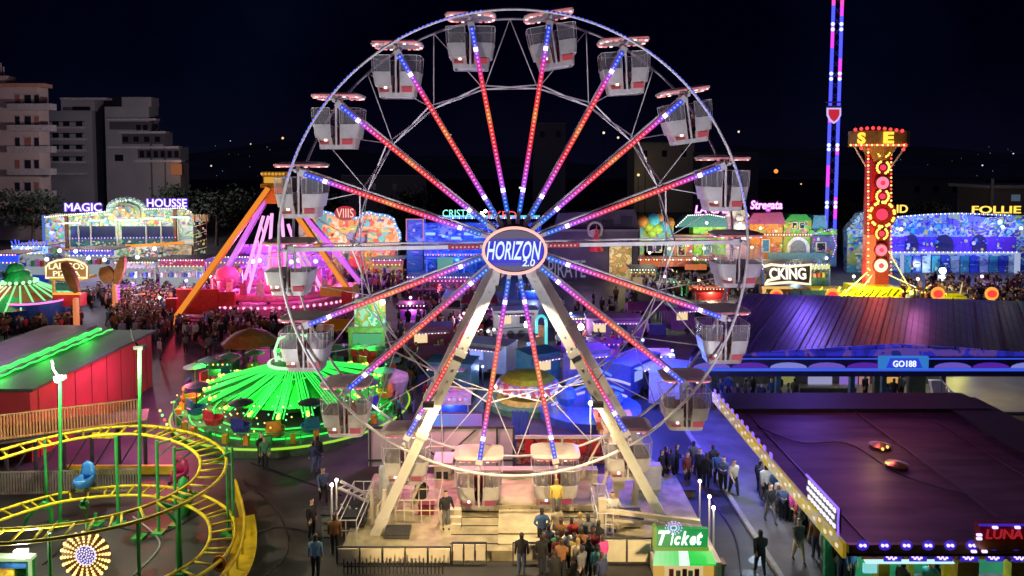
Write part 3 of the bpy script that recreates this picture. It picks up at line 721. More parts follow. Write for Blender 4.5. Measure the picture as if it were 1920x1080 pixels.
lo = [G(-200, 1010, 1.4), G(-60, 985, 1.4), G(40, 953, 1.35), G(120, 932, 1.25), G(210, 921, 1.1), G(290, 921, 1.0), G(355, 934, .95), G(405, 962, .9), G(418, 1000, .85), G(398, 1042, .8),
      G(345, 1080, .75), G(270, 1112, .7), G(180, 1140, .7)]
track('track', lo, 1.0, .62)
GP = GREEN
def post(px, pt, pb, Y=None, zt=None, r=.07, arm=None, nm='support_post'):
    b = G(px, pb) if Y is None else Vector((P(px, pb, Y).x, Y, 0)); t = P(px, pt, b.y)
    m = MB(); m.tube([(b.x, b.y, 0), (b.x, b.y, t.z)], r, 7); m.box((b.x, b.y, .05), (.5, .5, .1))
    if arm is not None: m.tube([(b.x, b.y, t.z - .15), arm], r * .8, 6); m.tube([(b.x, b.y, t.z - .8), arm], r * .5, 6)
    m.build(nm, GP, coaster)
post(88, 825, 950); post(222, 818, 985); post(298, 826, 1000, arm=G(335, 822, 3.1)); post(330, 838, 985, arm=G(372, 838, 3.1)); post(180, 962, 985)
post(337, 948, 1075, r=.12, arm=G(300, 945, 3.0)); post(262, 975, 1110); post(97, 1000, 1150)
post(428, 838, 1000, r=.06); post(438, 838, 1005, r=.06, arm=G(398, 868, 3.1))
# yellow skirting of the lower curve
sk = [G(432, 900 + 0, 1.1), G(446, 960, 1.05), G(443, 1020, 1.0), G(415, 1075, .95), G(350, 1130, .95)]
sk = catmull([Vector((p.x + .25, p.y, 0)) for p in sk], 6)
m = MB()
for a, b in zip(sk, sk[1:]): m.bar(a + Vector((0, 0, .55)), b + Vector((0, 0, .55)), 1.0, .06, 0)
m.tube([p + Vector((0, 0, 1.1)) for p in sk], .06, 6)
for p in sk[::3]: m.tube([p, p + Vector((0, 0, 1.15))], .05, 6)
sko = m.build('skirting', mat('skirt_yellow', (.6, .42, .01), .4, 0, .25, 1.5), coaster)
m = MB(); p = P(411, 1058, 27.9); m.disc((p.x, p.y, p.z), .34, .05, 20, 0, .8); m.disc((p.x, p.y - .02, p.z), .18, .05, 16, 1, .8); m.build('roundel', [ORANGE, DKRED], sko)
m = MB(); m.rect(120, 874, 330, 902, 37.5, .2); m.build('yellow_hoarding', YELLOW, coaster)
m = MB(); m.rect(172, 812, 212, 822, 34.5, .1); m.build('track_sign', YELLOW, coaster)
def cart(px, py, z, col, lab, hz=0):
    b = G(px, py, z); t = thing('coaster_car', lab, 'coaster car', b)
    m = MB(); m.lathe(b + Vector((0, 0, .1)), [(.2, 0), (.36, .1), (.4, .4), (.36, .5), (.3, .5), (.28, .25)], 18, 0, (1, 1.3)); m.build('car_body', col, t, smooth=True)
    m = MB(); m.lathe(b + Vector((0, .4, .3)), [(.33, 0), (.36, .4), (.28, .75), (.05, .9)], 14, 0, (1, .35)); m.build('seat_back', col, t, smooth=True)
    m = MB()
    for x in (-.3, .3):
        for y in (-.3, .3): m.lathe(b + Vector((x, y, .1)), [(.1, -.05), (.1, .05)], 10, 0, axis='y')
    m.build('wheel', BLACK, t)
cart(157, 918, 1.35, mat('car_blue', (.03, .16, .42), .3), 'blue coaster car with high back at the top of the lower track')
cart(335, 905, .3, mat('car_pink', (.55, .04, .16), .3), 'pink and green coaster car behind the curve of the track')
t = thing('dragon_figure', 'small green fairground figure standing behind the coaster curve', 'figure', tuple(G(352, 950)))
b = G(345, 965); m = MB(); m.lathe(b, [(.3, 0), (.36, .5), (.22, .9), (.16, 1.2), (.24, 1.45), (.2, 1.7), (.02, 1.85)], 12); m.tube([b + Vector((.25, 0, .8)), b + Vector((.6, -.1, 1.2))], [.12, .05], 7); m.tube([b + Vector((-.25, 0, .8)), b + Vector((-.6, -.1, 1.0))], [.12, .05], 7)
m.build('figure_body', GREEN, t, smooth=True)
t = thing('rocket_prop', 'green arched prop on the ground under the coaster track', 'prop', tuple(G(80, 980)))
b = G(80, 995); m = MB(); m.tube([b + Vector((-.9, 0, 0)), b + Vector((-.7, 0, .6)), b + Vector((.1, 0, 1.3)), b + Vector((.4, 0, 1.2)), b + Vector((.4, 0, 0))], .09, 7); m.build('arch', GREEN, t)
# tall lamp masts of the coaster
for px, pt, pb, lab, on in ((113, 712, 985, 'green mast with a lit white lamp in front of the red building', True), (262, 655, 1090, 'tall green mast with a dark lamp head in front of the red building', False)):
    b = G(px, pb) if pb < 1000 else Vector((P(px, 1040, 31).x, 31, 0)); q = P(px, pt, b.y)
    t = thing('lamp_mast', lab, 'lamp mast', b, 0, 'green lamp masts over the coaster')
    m = MB(); m.tube([b, q], .075, 7); m.box(b + Vector((0, 0, .06)), (.5, .5, .12)); m.build('mast', GP, t)
    m = MB(); m.box((q.x, q.y, q.z + .1), (.42, .3, .16)); m.tube([q, q + Vector((-.3, 0, .5)), q + Vector((-.35, 0, .9))], .04, 5); hd = m.build('lamp_head', BLACK if not on else WHITE, t)
    if on:
        m = MB(); m.ball(q + Vector((0, -.2, .05)), .13, 0, 8); m.build('bulb', E_WHITE, hd); lamp(q + Vector((0, -.8, .3)), (1, .97, .8), 1500, .3)
    else: lamp(q + Vector((0, -.5, -.6)), (1, 1, .6), 1200, .3)
# sunburst light sign
sb_ = P(160, 1042, 26.5); t = thing('sunburst_sign', 'round sunburst of yellow bulbs with a lilac centre on a slim pole', 'light sign', (sb_.x, sb_.y, 0))
m = MB(); m.tube([(sb_.x, sb_.y + .12, 0), (sb_.x, sb_.y + .12, sb_.z + 2.2)], .04, 6); q = P(158, 945, 26.6); m.ball((q.x, q.y, q.z), .18, 0, 7); m.build('pole', GP, t)
m = MB(); m.disc((sb_.x, sb_.y + .05, sb_.z), .92, .04, 28); m.build('backing', mat('brown_backing', (.12, .06, .02), .6), t)
m = MB()
for k in range(20):
    a = 2 * math.pi * k / 20 + .08
    for j, r in enumerate((.42, .54, .66, .78, .9)): m.ball((sb_.x + r * math.cos(a), sb_.y, sb_.z + r * math.sin(a)), .032 + .009 * j, 0, 6)
m.build('bulbs', emi('amber_dot', (1, .62, .2), 1.9), t)
m = MB()
for k in range(40):
    a = k * 2.4; r = .34 * math.sqrt((k + .5) / 40); m.ball((sb_.x + r * math.cos(a), sb_.y, sb_.z + r * math.sin(a)), .032, 0, 5)
m.ring((sb_.x, sb_.y, sb_.z), .35, .38, .03); m.build('centre_light', emi('lilac_bulb', (.55, .5, 1), 1.5), t)
# little pay kiosk at the corner
t = thing('kiosk', 'corner kiosk with green trimmed blue fascia and yellow sign under a white lamp', 'kiosk', tuple(G(10, 1130)))
m = MB(); m.rect(-60, 1052, 54, 1200, 26, .5); m.build('kiosk_body', GREEN, t)
m = MB(); m.rect(-60, 1047, 57, 1053, 25.9, .35); m.rect(52, 1050, 58, 1200, 25.9, .2); m.build('trim', emi('pale_trim', (.6, .9, .4), .55), t)
m = MB(); m.rect(-60, 1056, 50, 1066, 25.92, .1); m.build('fascia', mat('kiosk_blue', (.02, .1, .3), .4), t)
m = MB(); m.rect(-60, 1066, 26, 1100, 25.93, .1); m.build('sign', mural('kiosk_sign', [(.7, .5, .03), (.8, .6, .05), (.7, .3, .03)], 3, glow=.35), t)
t = thing('floodlight', 'white lit floodlight above the corner kiosk', 'floodlight', tuple(P(38, 1045, 26.6)))
m = MB(); q = P(40, 1034, 26.4); m.tube([q, (q.x, q.y, q.z - .5)], .04, 5); m.box((q.x, q.y, q.z), (.45, .2, .14)); m.build('housing', WHITE, t); m = MB(); m.box((q.x, q.y - .11, q.z), (.4, .03, .12)); m.build('lens', E_WHITE, t)
lamp((q.x + .2, q.y - .4, q.z + .1), (1, .97, .75), 1100, .2)
# fences
def picket(lab, pa, pb, z, h, k, mt, group):
    t = thing('picket_fence', lab, 'fence', ((pa.x + pb.x) / 2, (pa.y + pb.y) / 2, z), 0, group); m = MB()
    for i in range(k + 1):
        p = pa + (pb - pa) * i / k; m.bar((p.x, p.y, z), (p.x, p.y, z + h), .06)
    m2 = MB()
    for hh in (.08, h): m2.bar((pa.x, pa.y, z + hh), (pb.x, pb.y, z + hh), .07)
    m.build('pickets', mt, t); m2.build('rail', mt, t)
FG = 'picket fences of the coaster'
FOR = mat('orange_lit_fence', (.5, .25, .1), .5)  # orange light on the fence put into its colour
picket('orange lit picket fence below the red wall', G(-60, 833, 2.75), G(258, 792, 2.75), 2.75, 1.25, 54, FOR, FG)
picket('dark picket fence behind the lower coaster track', P(-20, 948, 35), P(262, 945, 35.4), .05, 1.15, 54, mat('grey_fence', (.22, .2, .16), .6), FG)
t = thing('coaster_station', 'raised dark deck of the coaster station carrying the orange lit fence', 'deck', (-24, 38, 0))
m = MB(); da, db = G(-60, 833, 2.6), G(262, 792, 2.6); m.bar(da + Vector((0, .9, 0)), db + Vector((0, .9, 0)), .28, 2.0); m.build('deck_boards', mat('dark_deck', (.08, .07, .07), .6), t)
m = MB()
tp_ = [da + (db - da) * k / 6 + Vector((0, .5, 0)) for k in range(7)]
for p in tp_: m.box((p.x, p.y, 1.22), (.14, .14, 2.45))
for p, q in zip(tp_, tp_[1:]): m.bar((p.x, p.y, .2), (q.x, q.y, 2.3), .07)
m.build('trestle', DSTEEL, t)
# red building with green neon on its roof
t = thing('ride_building', 'long red walled ride building with grey roof and green neon', 'building', (-33, 46, 0))
m = MB(); m.box((-29.1, 45.8, 2), (5.0, 13.4, 4)); m.build('wall', mat('red_wall', (.42, .035, .045), .55, 0, .22, .5), t)
m = MB(); m.box((-29.0, 45.8, 4.08), (5.4, 13.8, .16)); m.build('roof', mat('grey_roofing', (.05, .055, .05), .6, 0, .3, .4), t)
m = MB()
for i in range(8): m.box((-26.58, 39.8 + i * 1.7, 2), (.03, .06, 4))
m.box((-26.57, 45.8, 3.93), (.05, 13.4, .12)); m.build('wall_seams', mat('dark_red_seam', (.2, .03, .03), .6), t)
m = MB(); pts = []
for i in range(19):
    y = 40 + i * .68; pts.append((-30.2 + (.22 if i % 2 else 0), y, 4.3 + (.16 if i % 2 else 0)))
m.tube(pts, .13, 6); m.tube([(-29.5, 40 + i * .7, 4.22 + (.08 if i % 2 else 0)) for i in range(19)], .05, 6); m.build('neon_tube', E_GREEN, t)
lamp((-30.3, 42, 5.0), (.04, 1, .08), 200); lamp((-30.3, 46, 5.0), (.04, 1, .08), 200); lamp((-30.3, 50.5, 5.0), (.04, 1, .08), 200)
lamp((-21.5, 44, 4.2), (1, .1, .07), 1300, .4)
t = thing('ride_building', 'long dark flat roof beyond the green neon roof, by the spinning ride', 'building', (-45, 58, 0))
m = MB(); m.box((-35.6, 50.5, 1.6), (3.6, 14, 3.2)); m.build('wall', mat('dull_wall', (.1, .06, .08), .6), t); m = MB(); m.box((-35.6, 50.5, 3.28), (4.0, 14.4, .16)); m.build('roof', mat('mauve_roofing', (.16, .12, .15), .6, 0, .3, .4), t)
lamp((-36, 50, 7), (.7, .3, .8), 500)

# ------------------------------------------------------------------ green octopus ride
oc = Vector((-14.4, 47.0, 0)); oct_ = thing('octopus_ride', 'round ride with green neon arms, parasol cars and a lit deck edge', 'spinning ride', oc)
m = MB(); m.lathe(oc, [(7.5, 0), (7.5, .55), (7.2, .6)], 48); m.build('deck', mat('ride_deck', (.06, .11, .06), .6), oct_)
m = MB(); m.tube([oc + Vector((7.52 * math.cos(k * math.pi / 32), 7.52 * math.sin(k * math.pi / 32), .52)) for k in range(64)], .07, 6, 0, True)
m.build('deck_edge_light', emi('lime_neon', (.35, .75, .03), .8), oct_)
m = MB(); m.lathe(oc, [(1.9, .6), (1.5, 2.2), (1.1, 3.0), (1.5, 3.2), (1.5, 3.5), (.7, 3.6), (.6, 4.6), (.3, 4.9)], 24); m.build('centre_column', GREEN, oct_)
m = MB()
m.tube([oc + Vector((1.62 * math.cos(k * math.pi / 20), 1.62 * math.sin(k * math.pi / 20), 3.38)) for k in range(40)], .1, 6, 0, True)
for k in range(10):
    a = -math.pi * .95 + k * .42; m.ball(oc + Vector((.95 * math.cos(a), .95 * math.sin(a), 3.75)), .12, 0, 6)
m.tube([oc + Vector((-1.0, -.5, 3.5)), oc + Vector((-1.15, -.4, 4.2)), oc + Vector((-.9, -.3, 5.0)), oc + Vector((0, -.2, 5.25)), oc + Vector((.9, 0, 5.1))], .1, 7)
m.build('ring_light', E_GREENW, oct_)
m = MB(); m.lathe(oc, [(1.7, 2.7), (4.6, 1.75), (4.6, 1.7), (1.7, 2.4)], 40); m.build('skirt_canopy', mat('green_canopy', (.02, .2, .04), .5), oct_)
NA = 20
CARC = [mat('car_teal', (.02, .2, .25), .4), mat('car_red', (.5, .05, .05), .4), mat('car_navy', (.03, .04, .25), .4), mat('car_orange', (.6, .25, .03), .4)]
EGR = emi('arm_neon', (.04, 1, .1), 1.15)
for i in range(NA):
    a = 2 * math.pi * i / NA + .12; d = Vector((math.cos(a), math.sin(a), 0)); s_ = Vector((-d.y, d.x, 0))
    up_ = .35 + .35 * math.sin(a * 2 + 1)
    p, q = oc + d * 1.5 + Vector((0, 0, 3.05)), oc + d * 5.5 + Vector((0, 0, 1.35 + up_))
    m = MB(); m.bar(p, q, .3, .16); arm = m.build('arm', GREEN, oct_)
    m = MB()
    for o in (-.3, -.1, .1, .3): m.tube([p + s_ * o * .7 + Vector((0, 0, .14)), q + s_ * o + Vector((0, 0, .14))], .042, 5)
    m.build('neon_tube', EGR, arm)
    c = q + d * .8 + Vector((0, 0, -.55))
    m = MB(); m.lathe(c, [(.2, 0), (.5, .15), (.58, .5), (.52, .52), (.45, .25)], 14); m.box(c + d * .4 + Vector((0, 0, .7)), (.12, .8, .6), 0, a); car = m.build('car', CARC[i % 4], oct_)
    m = MB(); m.ball(q + Vector((0, 0, .25)), .13, 0, 6); m.ball(q - d * .3 + Vector((0, 0, .3)), .1, 0, 6); m.build('bulb', E_YEL, arm)
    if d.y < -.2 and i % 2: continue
    m = MB(); m.tube([c + Vector((0, 0, .4)), c + Vector((0, 0, 2.1))], .04, 5); m.lathe(c, [(.02, 2.0), (.35, 1.94), (.7, 1.8), (.7, 1.77), (.3, 1.88)], 16); m.build('parasol', mat('parasol_lit_green', (.05, .22, .1), .5) if d.y > -.2 else mat('parasol_unlit', (.03, .05, .05), .5), car)  # back parasols coloured as lit green, front ones as unlit
m = MB()
for i in range(34):
    a = 2 * math.pi * i / 34; m.box(oc + Vector((7.0 * math.cos(a), 7.0 * math.sin(a), .85)), (.3, .3, .5), i % 3, a)
m.build('footlight_boxes', [YELLOW, ORANGE, GREEN], oct_)
for dx, dy, pw in ((0, -3.5, 2800), (-5, -1, 2600), (5, -1.5, 2600), (-2, 4.5, 2000), (3.5, 4, 1800)): lamp(oc + Vector((dx, dy, 4.6)), (.04, 1, .08), pw, .3, 'SPOT', oc + Vector((dx, dy, 0)), 92)
m = MB()
for r_, z_ in ((1.75, 2.72), (5.0, .72), (6.4, .66)): m.tube([oc + Vector((r_ * math.cos(k * math.pi / 28), r_ * math.sin(k * math.pi / 28), z_)) for k in range(56)], .05, 5, 0, True)
m.build('deck_neon', EGR, oct_)
m = MB(); mm = RND.random
for k in range(170):
    a = mm() * 2 * math.pi; r_ = 3.2 + 4.2 * mm(); m.ball(oc + Vector((r_ * math.cos(a), r_ * math.sin(a), .8 + mm() * 1.4)), .055, k % 3, 4)
m.build('fairy_bulbs', [BY_, BG_, BG_], oct_)
m = MB(); m.lathe(oc, [(.9, 3.6), (1.0, 4.0), (.5, 4.4), (.8, 4.9), (.25, 5.5), (.02, 5.9)], 14); m.build('finial', GREEN, oct_)
t = thing('canopy_tent', 'round orange topped canopy behind the green octopus ride', 'canopy', tuple(G(450, 660)))
b = G(447, 722); b = Vector((b.x - .6, 57, 0)); m = MB(); m.lathe(b, [(.02, 3.3), (1.3, 2.9), (2.2, 2.2), (2.2, 2.1), (1.2, 2.5)], 18); m.build('canopy', mat('amber_cloth', (.22, .12, .03), .6), t)
m = MB()
for k in range(6): a = k * math.pi / 3; m.tube([b + Vector((2.0 * math.cos(a), 2.0 * math.sin(a), 0)), b + Vector((2.0 * math.cos(a), 2.0 * math.sin(a), 2.3))], .05, 5)
m.each('post', GREEN, t)
bulb_row(oct_, [(300, 770), (330, 830), (420, 852), (545, 858), (660, 850), (745, 820)], 44.0, 9, .09, [BY_, BG_, BR_])
for i in range(20):
    a = 2 * math.pi * (i + .5) / 20; d = Vector((math.cos(a), math.sin(a), 0))
    m = MB(); m.tube([oc + d * 1.7 + Vector((0, 0, 2.75)), oc + d * 4.55 + Vector((0, 0, 1.85))], .05, 5); m.build('skirt_neon', EGR, oct_)
m = MB()
for k in range(56):
    a = 2 * math.pi * k / 56; p = oc + Vector((7.3 * math.cos(a), 7.3 * math.sin(a), .55)); m.tube([p, p + Vector((0, 0, .8))], .03, 4)
m.tube([oc + Vector((7.3 * math.cos(k * math.pi / 28), 7.3 * math.sin(k * math.pi / 28), 1.35)) for k in range(56)], .035, 5, 0, True); m.build('railing', GREEN, oct_)
# booth with the jungle picture
t = thing('pay_booth', 'tall booth with a lit jungle picture on top behind the green ride', 'booth', tuple(G(690, 700)))
Yb = 57
m = MB(); m.rect(664, 562, 722, 614, Yb, .4); m.build('picture_board', mural('jungle_art', [(.02, .3, .06), (.1, .5, .45), (.6, .7, .6), (.05, .4, .1), (.5, .35, .05), (.3, .65, .55)], .9, glow=.32), t)
m = MB(); m.rect(652, 614, 724, 624, Yb - .3, 2); m.rect(653, 624, 660, 690, Yb - .2, .3); m.rect(716, 624, 722, 690, Yb - .2, .3); m.rect(652, 652, 722, 660, Yb - .3, 1); m.build('frame', mat('lime_frame', (.25, .5, .12), .5), t)
m = MB(); m.rect(660, 626, 716, 650, Yb + .6, .1); m.build('lit_window', emi('booth_green', (.12, .6, .25), .55), t)
m = MB()
for k in range(5): m.rect(658 + k * 12, 654, 668 + k * 12, 668, Yb - .4, .3)
m.rect(654, 668, 722, 735, Yb, 1.5); m.build('counter', RED, t)
q = P(717, 567, Yb - .5); m = MB(); m.ball(q, .22, 0, 8); m.build('bulb', E_WHITE, t); lamp(q + Vector((0, -1, .3)), (.8, 1, .9), 120)
lamp(P(690, 640, Yb - 2.5), (.3, 1, .5), 110)

# ------------------------------------------------------------------ pendulum ride with orange legs
pr = thing('pendulum_ride', 'pendulum ride on two orange and two purple legs over a pink lit ring of seats', 'pendulum ride', (-26, 84, 0))
Yp = 82; top = P(512, 352, Yp)
E_LEGO = mat('leg_orange', (.8, .32, .04), .4)
def pleg(tx, ty, Yt, fx, fy, Yf, r, mt, lights=None):
    a, b = P(tx, ty, Yt), P(fx, fy, Yf); m = MB(); m.tube([a, b], r, 8); o = m.build('leg', mt, pr, smooth=True)
    if lights:
        m = MB(); m.bar(a + Vector((0, -r - .03, 0)), b + Vector((0, -r - .03, 0)), r * 1.5, .05); m.build('leg_light', lights, o)
LO = emi('leg_orange_light', (1, .3, .03), .75); LP = emi('leg_purple_light', (.7, .15, .8), .85)
pleg(505, 352, 80, 318, 614, 72, .36, E_LEGO, LO); pleg(528, 360, 80, 662, 556, 80, .36, E_LEGO, LO)
pleg(500, 372, 86, 405, 540, 92, .36, PURPLE, LP); pleg(545, 372, 86, 690, 545, 90, .36, PURPLE, LP)
m = MB()
for (x0, y0, x1, y1) in ((494, 405, 448, 560), (504, 405, 462, 560), (540, 420, 588, 560), (510, 400, 500, 560), (528, 400, 540, 560), (556, 470, 600, 560), (566, 470, 612, 560)): m.tube([P(x0, y0, 82), P(x1, y1, 82)], .19, 6)
for k in range(6): m.tube([P(490 - 7.5 * k, 420 + 25 * k, 82), P(493 - 7.5 * k, 437 + 25 * k, 82)], .07, 5)
m.build('lattice_arm', emi('arm_pink_light', (1, .4, .85), 1.0), pr)
m = MB(); m.rect(490, 322, 532, 330, 80.2, 1.6); m.rect(493, 330, 529, 345, 80.4, 1.4); m.rect(488, 345, 536, 352, 80.2, 1.8); m.rect(496, 352, 530, 382, 80.8, 1.4); m.build('head_box', YELLOW, pr)
m = MB()
for k in range(7): m.ball(P(491 + 6.7 * k, 326, 80.1), .16, 0, 6)
m.rect(495, 332, 527, 343, 80.3, .1); m.build('head_light', emi('head_amber', (1, .5, .06), .6), pr)
pc = P(520, 575, 83); pc.z = 0
m = MB(); m.lathe((pc.x, pc.y, 0), [(9.2, 0), (9.2, .9), (8.6, 1.0)], 40, 0, (1, .8)); m.build('deck', mat('ride_deck_pink', (.45, .12, .25), .5), pr)
m = MB(); m.tube([(pc.x + 7.0 * math.cos(k * math.pi / 20), pc.y + 5.4 * math.sin(k * math.pi / 20), 1.7) for k in range(40)], .45, 8, 0, True); m.build('seat_ring', PINK, pr, smooth=True)
for i in range(24):
    a = 2 * math.pi * i / 24; c = Vector((pc.x + 6.9 * math.cos(a), pc.y + 5.3 * math.sin(a), 2.0))
    m = MB(); m.box(c, (.9, .5, .3), 0, a + math.pi / 2); m.box(c + Vector((.3 * math.cos(a), .3 * math.sin(a), .7)), (.8, .2, 1.3), 0, a + math.pi / 2); m.ball(c + Vector((0, 0, 1.45)), .22, 0, 6); m.build('seat', mat('seat_magenta', (.6, .12, .4), .4) if i % 2 else mat('seat_pale', (.75, .45, .6), .4), pr)
m = MB(); m.lathe((pc.x - 5, pc.y - 2, 2.2), [(.3, 0), (1.2, .5), (1.4, 1.3), (1.0, 2.2), (.02, 2.6)], 14); m.lathe((pc.x, pc.y, 1), [(2.2, 0), (1.6, 1.5), (.8, 2.6), (.8, 5)], 16); m.build('hub_dome', PINK, pr, smooth=True)
m = MB()
for k in range(40):
    a = math.pi + math.pi * k / 39; m.ball((pc.x + 9.3 * math.cos(a), pc.y + 7.45 * math.sin(a), 1.0), .17, 0, 6)
m.build('edge_bulbs', emi('pink_bulb', (1, .4, .6), 1.5), pr)
m = MB(); m.rect(330, 543, 410, 590, 76, .4); m.rect(310, 560, 332, 612, 73, .5); m.rect(640, 545, 660, 575, 79, .3); m.rect(410, 548, 440, 575, 76, .3); m.each('barrier_panel', RED, pr)
m = MB(); m.rect(600, 538, 660, 556, 79.5, 3); m.build('control_box', YELLOW, pr)
m = MB()
for k in range(7): m.rect(345, 595 + k * 6, 470, 598 + k * 6, 74 - k * .5, .8)
m.build('steps', mat('mauve_steps', (.4, .2, .35), .5), pr)
t = thing('ride_backdrop', 'violet lit stage wall with blue spotlights behind the pendulum lattice', 'stage wall', tuple(P(530, 540, 93)))
m = MB(); m.rect(448, 462, 622, 545, 93, .4); m.build('wall', mat('stage_violet', (.3, .08, .4), .5), t)
m = MB()
for k in range(9): m.rect(450 + k * 19, 458, 466 + k * 19, 463, 92.8, .3)
for y in (478, 500, 516): m.rect(450, y, 620, y + 2, 92.85, .15)
m.build('truss_bar', mat('stage_mauve', (.5, .2, .55), .4), t)
m = MB()
for x, y in ((474, 490), (486, 488), (518, 490), (546, 491), (560, 488), (592, 490)): m.ball(P(x, y, 92.4), .3, 0, 6)
m.build('spot_bulb', emi('spot_blue_white', (.6, .75, 1), 4), t)
for x in (470, 520, 570): lamp(P(x, 488, 90.5), (.7, .2, 1), 420, .3)
artwork(t, 450, 464, 620, 540, 92.9, 60, palette('stage', [(.6, .2, .6), (.3, .1, .6), (.7, .4, .7), (.2, .1, .4)]), 3, 10)
lamp((pc.x, pc.y - 3, 7.5), (1, .12, .6), 2300, .6); lamp((pc.x - 9, pc.y - 6, 4.5), (1, .06, .12), 1100, .5); lamp((pc.x + 7, pc.y + 3, 6), (.8, .15, 1), 1800, .5); lamp((pc.x + 3, pc.y - 10, 3.5), (1, .25, .45), 500, .5)
# ------------------------------------------------------------------ far row of walk-through attractions
def arch_pts(x0, x1, yb, yt, n=10, s=1.):
    cx, rx = (x0 + x1) / 2, (x1 - x0) / 2; ys = yb - (yb - yt) * .45
    return [(x0, yb)] + [(cx - rx * math.cos(math.pi * i / n), ys - (ys - yt) * math.sin(math.pi * i / n)) for i in range(n + 1)] + [(x1, yb)]
def bulbs(m, pts, Y, r, mi=0):
    for a, b in pts: m.ball(P(a, b, Y), r, mi, 5)
def people_dolls(m, x0, x1, y, n, Y):   # painted cut-out figures on a balcony
    for k in range(n):
        x = x0 + (x1 - x0) * (k + .5) / n; m.rect(x - 2, y - 9, x + 2, y, Y, .2, k % 3); m.ball(P(x, y - 11, Y + .1), .18, 3, 5)
# --- magic house
Y = 105
t = thing('funhouse', 'pale painted funhouse with dark balcony and violet MAGIC HOUSSE letters on its roof', 'funhouse', tuple(G(235, 517)))
m = MB(); m.pprism([(82, 530), (82, 408), (96, 402), (150, 401), (200, 397), (206, 392)] + [(237 - 33 * math.cos(math.pi * i / 12), 392 - 18 * math.sin(math.pi * i / 12) - 2 * (i % 2)) for i in range(13)] + [(268, 392), (300, 393), (345, 390), (362, 400), (364, 530)], Y, 1.2)
wl = m.build('wall', mural('magic_art', [(.5, .62, .5), (.3, .5, .5), (.55, .55, .2), (.62, .68, .6), (.12, .35, .12), (.4, .5, .6), (.6, .55, .4)], .42, stretch=(1, 1, 1.7)), t)
m = MB()
for i in range(13): m.ball(P(237 - 33 * math.cos(math.pi * i / 12), 392 - 19 * math.sin(math.pi * i / 12), Y), .38, 0, 7)
m.build('cloud_edge', mat('cloud_paint', (.4, .62, .58), .5), wl)
m = MB(); m.pprism(arch_pts(214, 262, 408, 381), Y - .25, .25, 0); m.build('picture_panel', mural('crest_art', [(.5, .4, .15), (.25, .45, .35), (.6, .3, .12), (.55, .5, .3)], .7), wl)
m = MB(); m.rect(132, 424, 216, 448, Y - .05, .1); m.rect(228, 424, 332, 446, Y - .05, .1); m.each('gallery_opening', mat('night_blue', (.015, .02, .07), .4), wl)
m = MB(); m.rect(132, 448, 218, 462, Y - .04, .1); m.rect(228, 446, 332, 458, Y - .04, .1); m.each('glass_front', mat('teal_glass', (.06, .14, .16), .2), wl)
m = MB()
for x in (122, 145, 168, 218, 272, 300, 332): m.rect(x, 412, x + 3, 468, Y - .3, .3)
m.each('column', mat('column_cream', (.5, .5, .42), .5), t)
m = MB(); m.rect(120, 404, 127, 470, Y - .4, .4); m.rect(324, 392, 331, 476, Y - .4, .4); m.each('wooden_column', mat('brown_column', (.14, .05, .03), .5), t)
m = MB(); m.bar(P(150, 472, Y - 1.2), P(235, 462, Y - 1.2), .5, .1, 0); m.bar(P(235, 462, Y - 1.2), P(345, 455, Y - 1.2), .4, .1, 1); m.rect(110, 466, 150, 470, Y - 1.2, .1, 1)
m.build('balcony_rail', [DKRED, ORANGE], t)
m = MB(); m.rect(84, 408, 122, 500, Y - .6, .6); m.build('end_panel', mural('end_art', [(.6, .62, .4), (.25, .35, .7), (.68, .65, .5), (.5, .5, .12), (.3, .45, .7)], .45), t)
m = MB(); m.rect(78, 404, 83, 500, Y - .5, .8); m.build('blue_edge', emi('edge_blue', (.12, .25, .9), .5), t)
m = MB(); m.rect(106, 417, 150, 420, Y - .7, .2); m.rect(165, 412, 198, 415, Y - .7, .2); m.rect(214, 411, 258, 414, Y - .7, .2); m.rect(268, 408, 304, 411, Y - .7, .2); m.rect(318, 406, 355, 409, Y - .7, .2)
m.each('strip_lamp', emi('strip_cool', (.75, .95, .9), 1.2), t)
m = MB()
people_dolls(m, 230, 330, 489, 12, Y - .8)
m.rect(236, 462, 300, 488, Y - .5, .3, 4); m.rect(305, 460, 360, 490, Y - .5, .3, 5)
m.build('lower_scenery', [mat('doll_red', (.5, .1, .1)), mat('doll_white', (.6, .58, .5)), mat('doll_teal', (.1, .35, .4)), mat('doll_skin', (.6, .42, .32)), mural('lower_art', [(.5, .5, .45), (.62, .6, .5), (.2, .2, .25), (.45, .38, .25)], 1.0), mural('lower_art_warm', [(.5, .4, .2), (.3, .2, .12), (.6, .55, .4)], 1.0)], t)
m = MB()
for x in (364, 374, 386): m.rect(x, 402, x + 2, 495, Y - .6, .2)
for k in range(5): m.bar(P(364, 425 + 15 * k, Y - .6), P(388, 418 + 15 * k, Y - .6), .12)
m.rect(360, 402, 390, 416, Y - .3, .5); m.build('stair_tower', mat('amber_lattice', (.4, .22, .1), .5), t)
for st_, a in (('MAGIC', (122, 381, 190, 396)), ('HOUSSE', (276, 373, 350, 388))):
    m = MB(); m.rect(a[0] - 3, a[1] + 3, a[2] + 3, a[3] + 1, Y + 1.2, .15); m.build('letter_frame', mat('navy_board', (.03, .02, .12), .5), t)
    text('letter_glow', st_, a[0] - 1.5, a[1] - 1.5, a[2] + 1.5, a[3] + 1.5, Y + .95, emi('violet_glow', (.14, .05, .9), 1.0), t, 0, .05, .07)
    text('lettering', st_, *a, Y + .8, emi('lilac_letter', (.85, .7, 1), 1.6), t, 0, .06, .0)
mg = palette('magic', [(.6, .62, .1), (.08, .45, .15), (.7, .72, .66), (.1, .4, .55), (.6, .15, .08), (.75, .5, .15), (.35, .6, .55), (.15, .1, .35), (.55, .3, .5)])
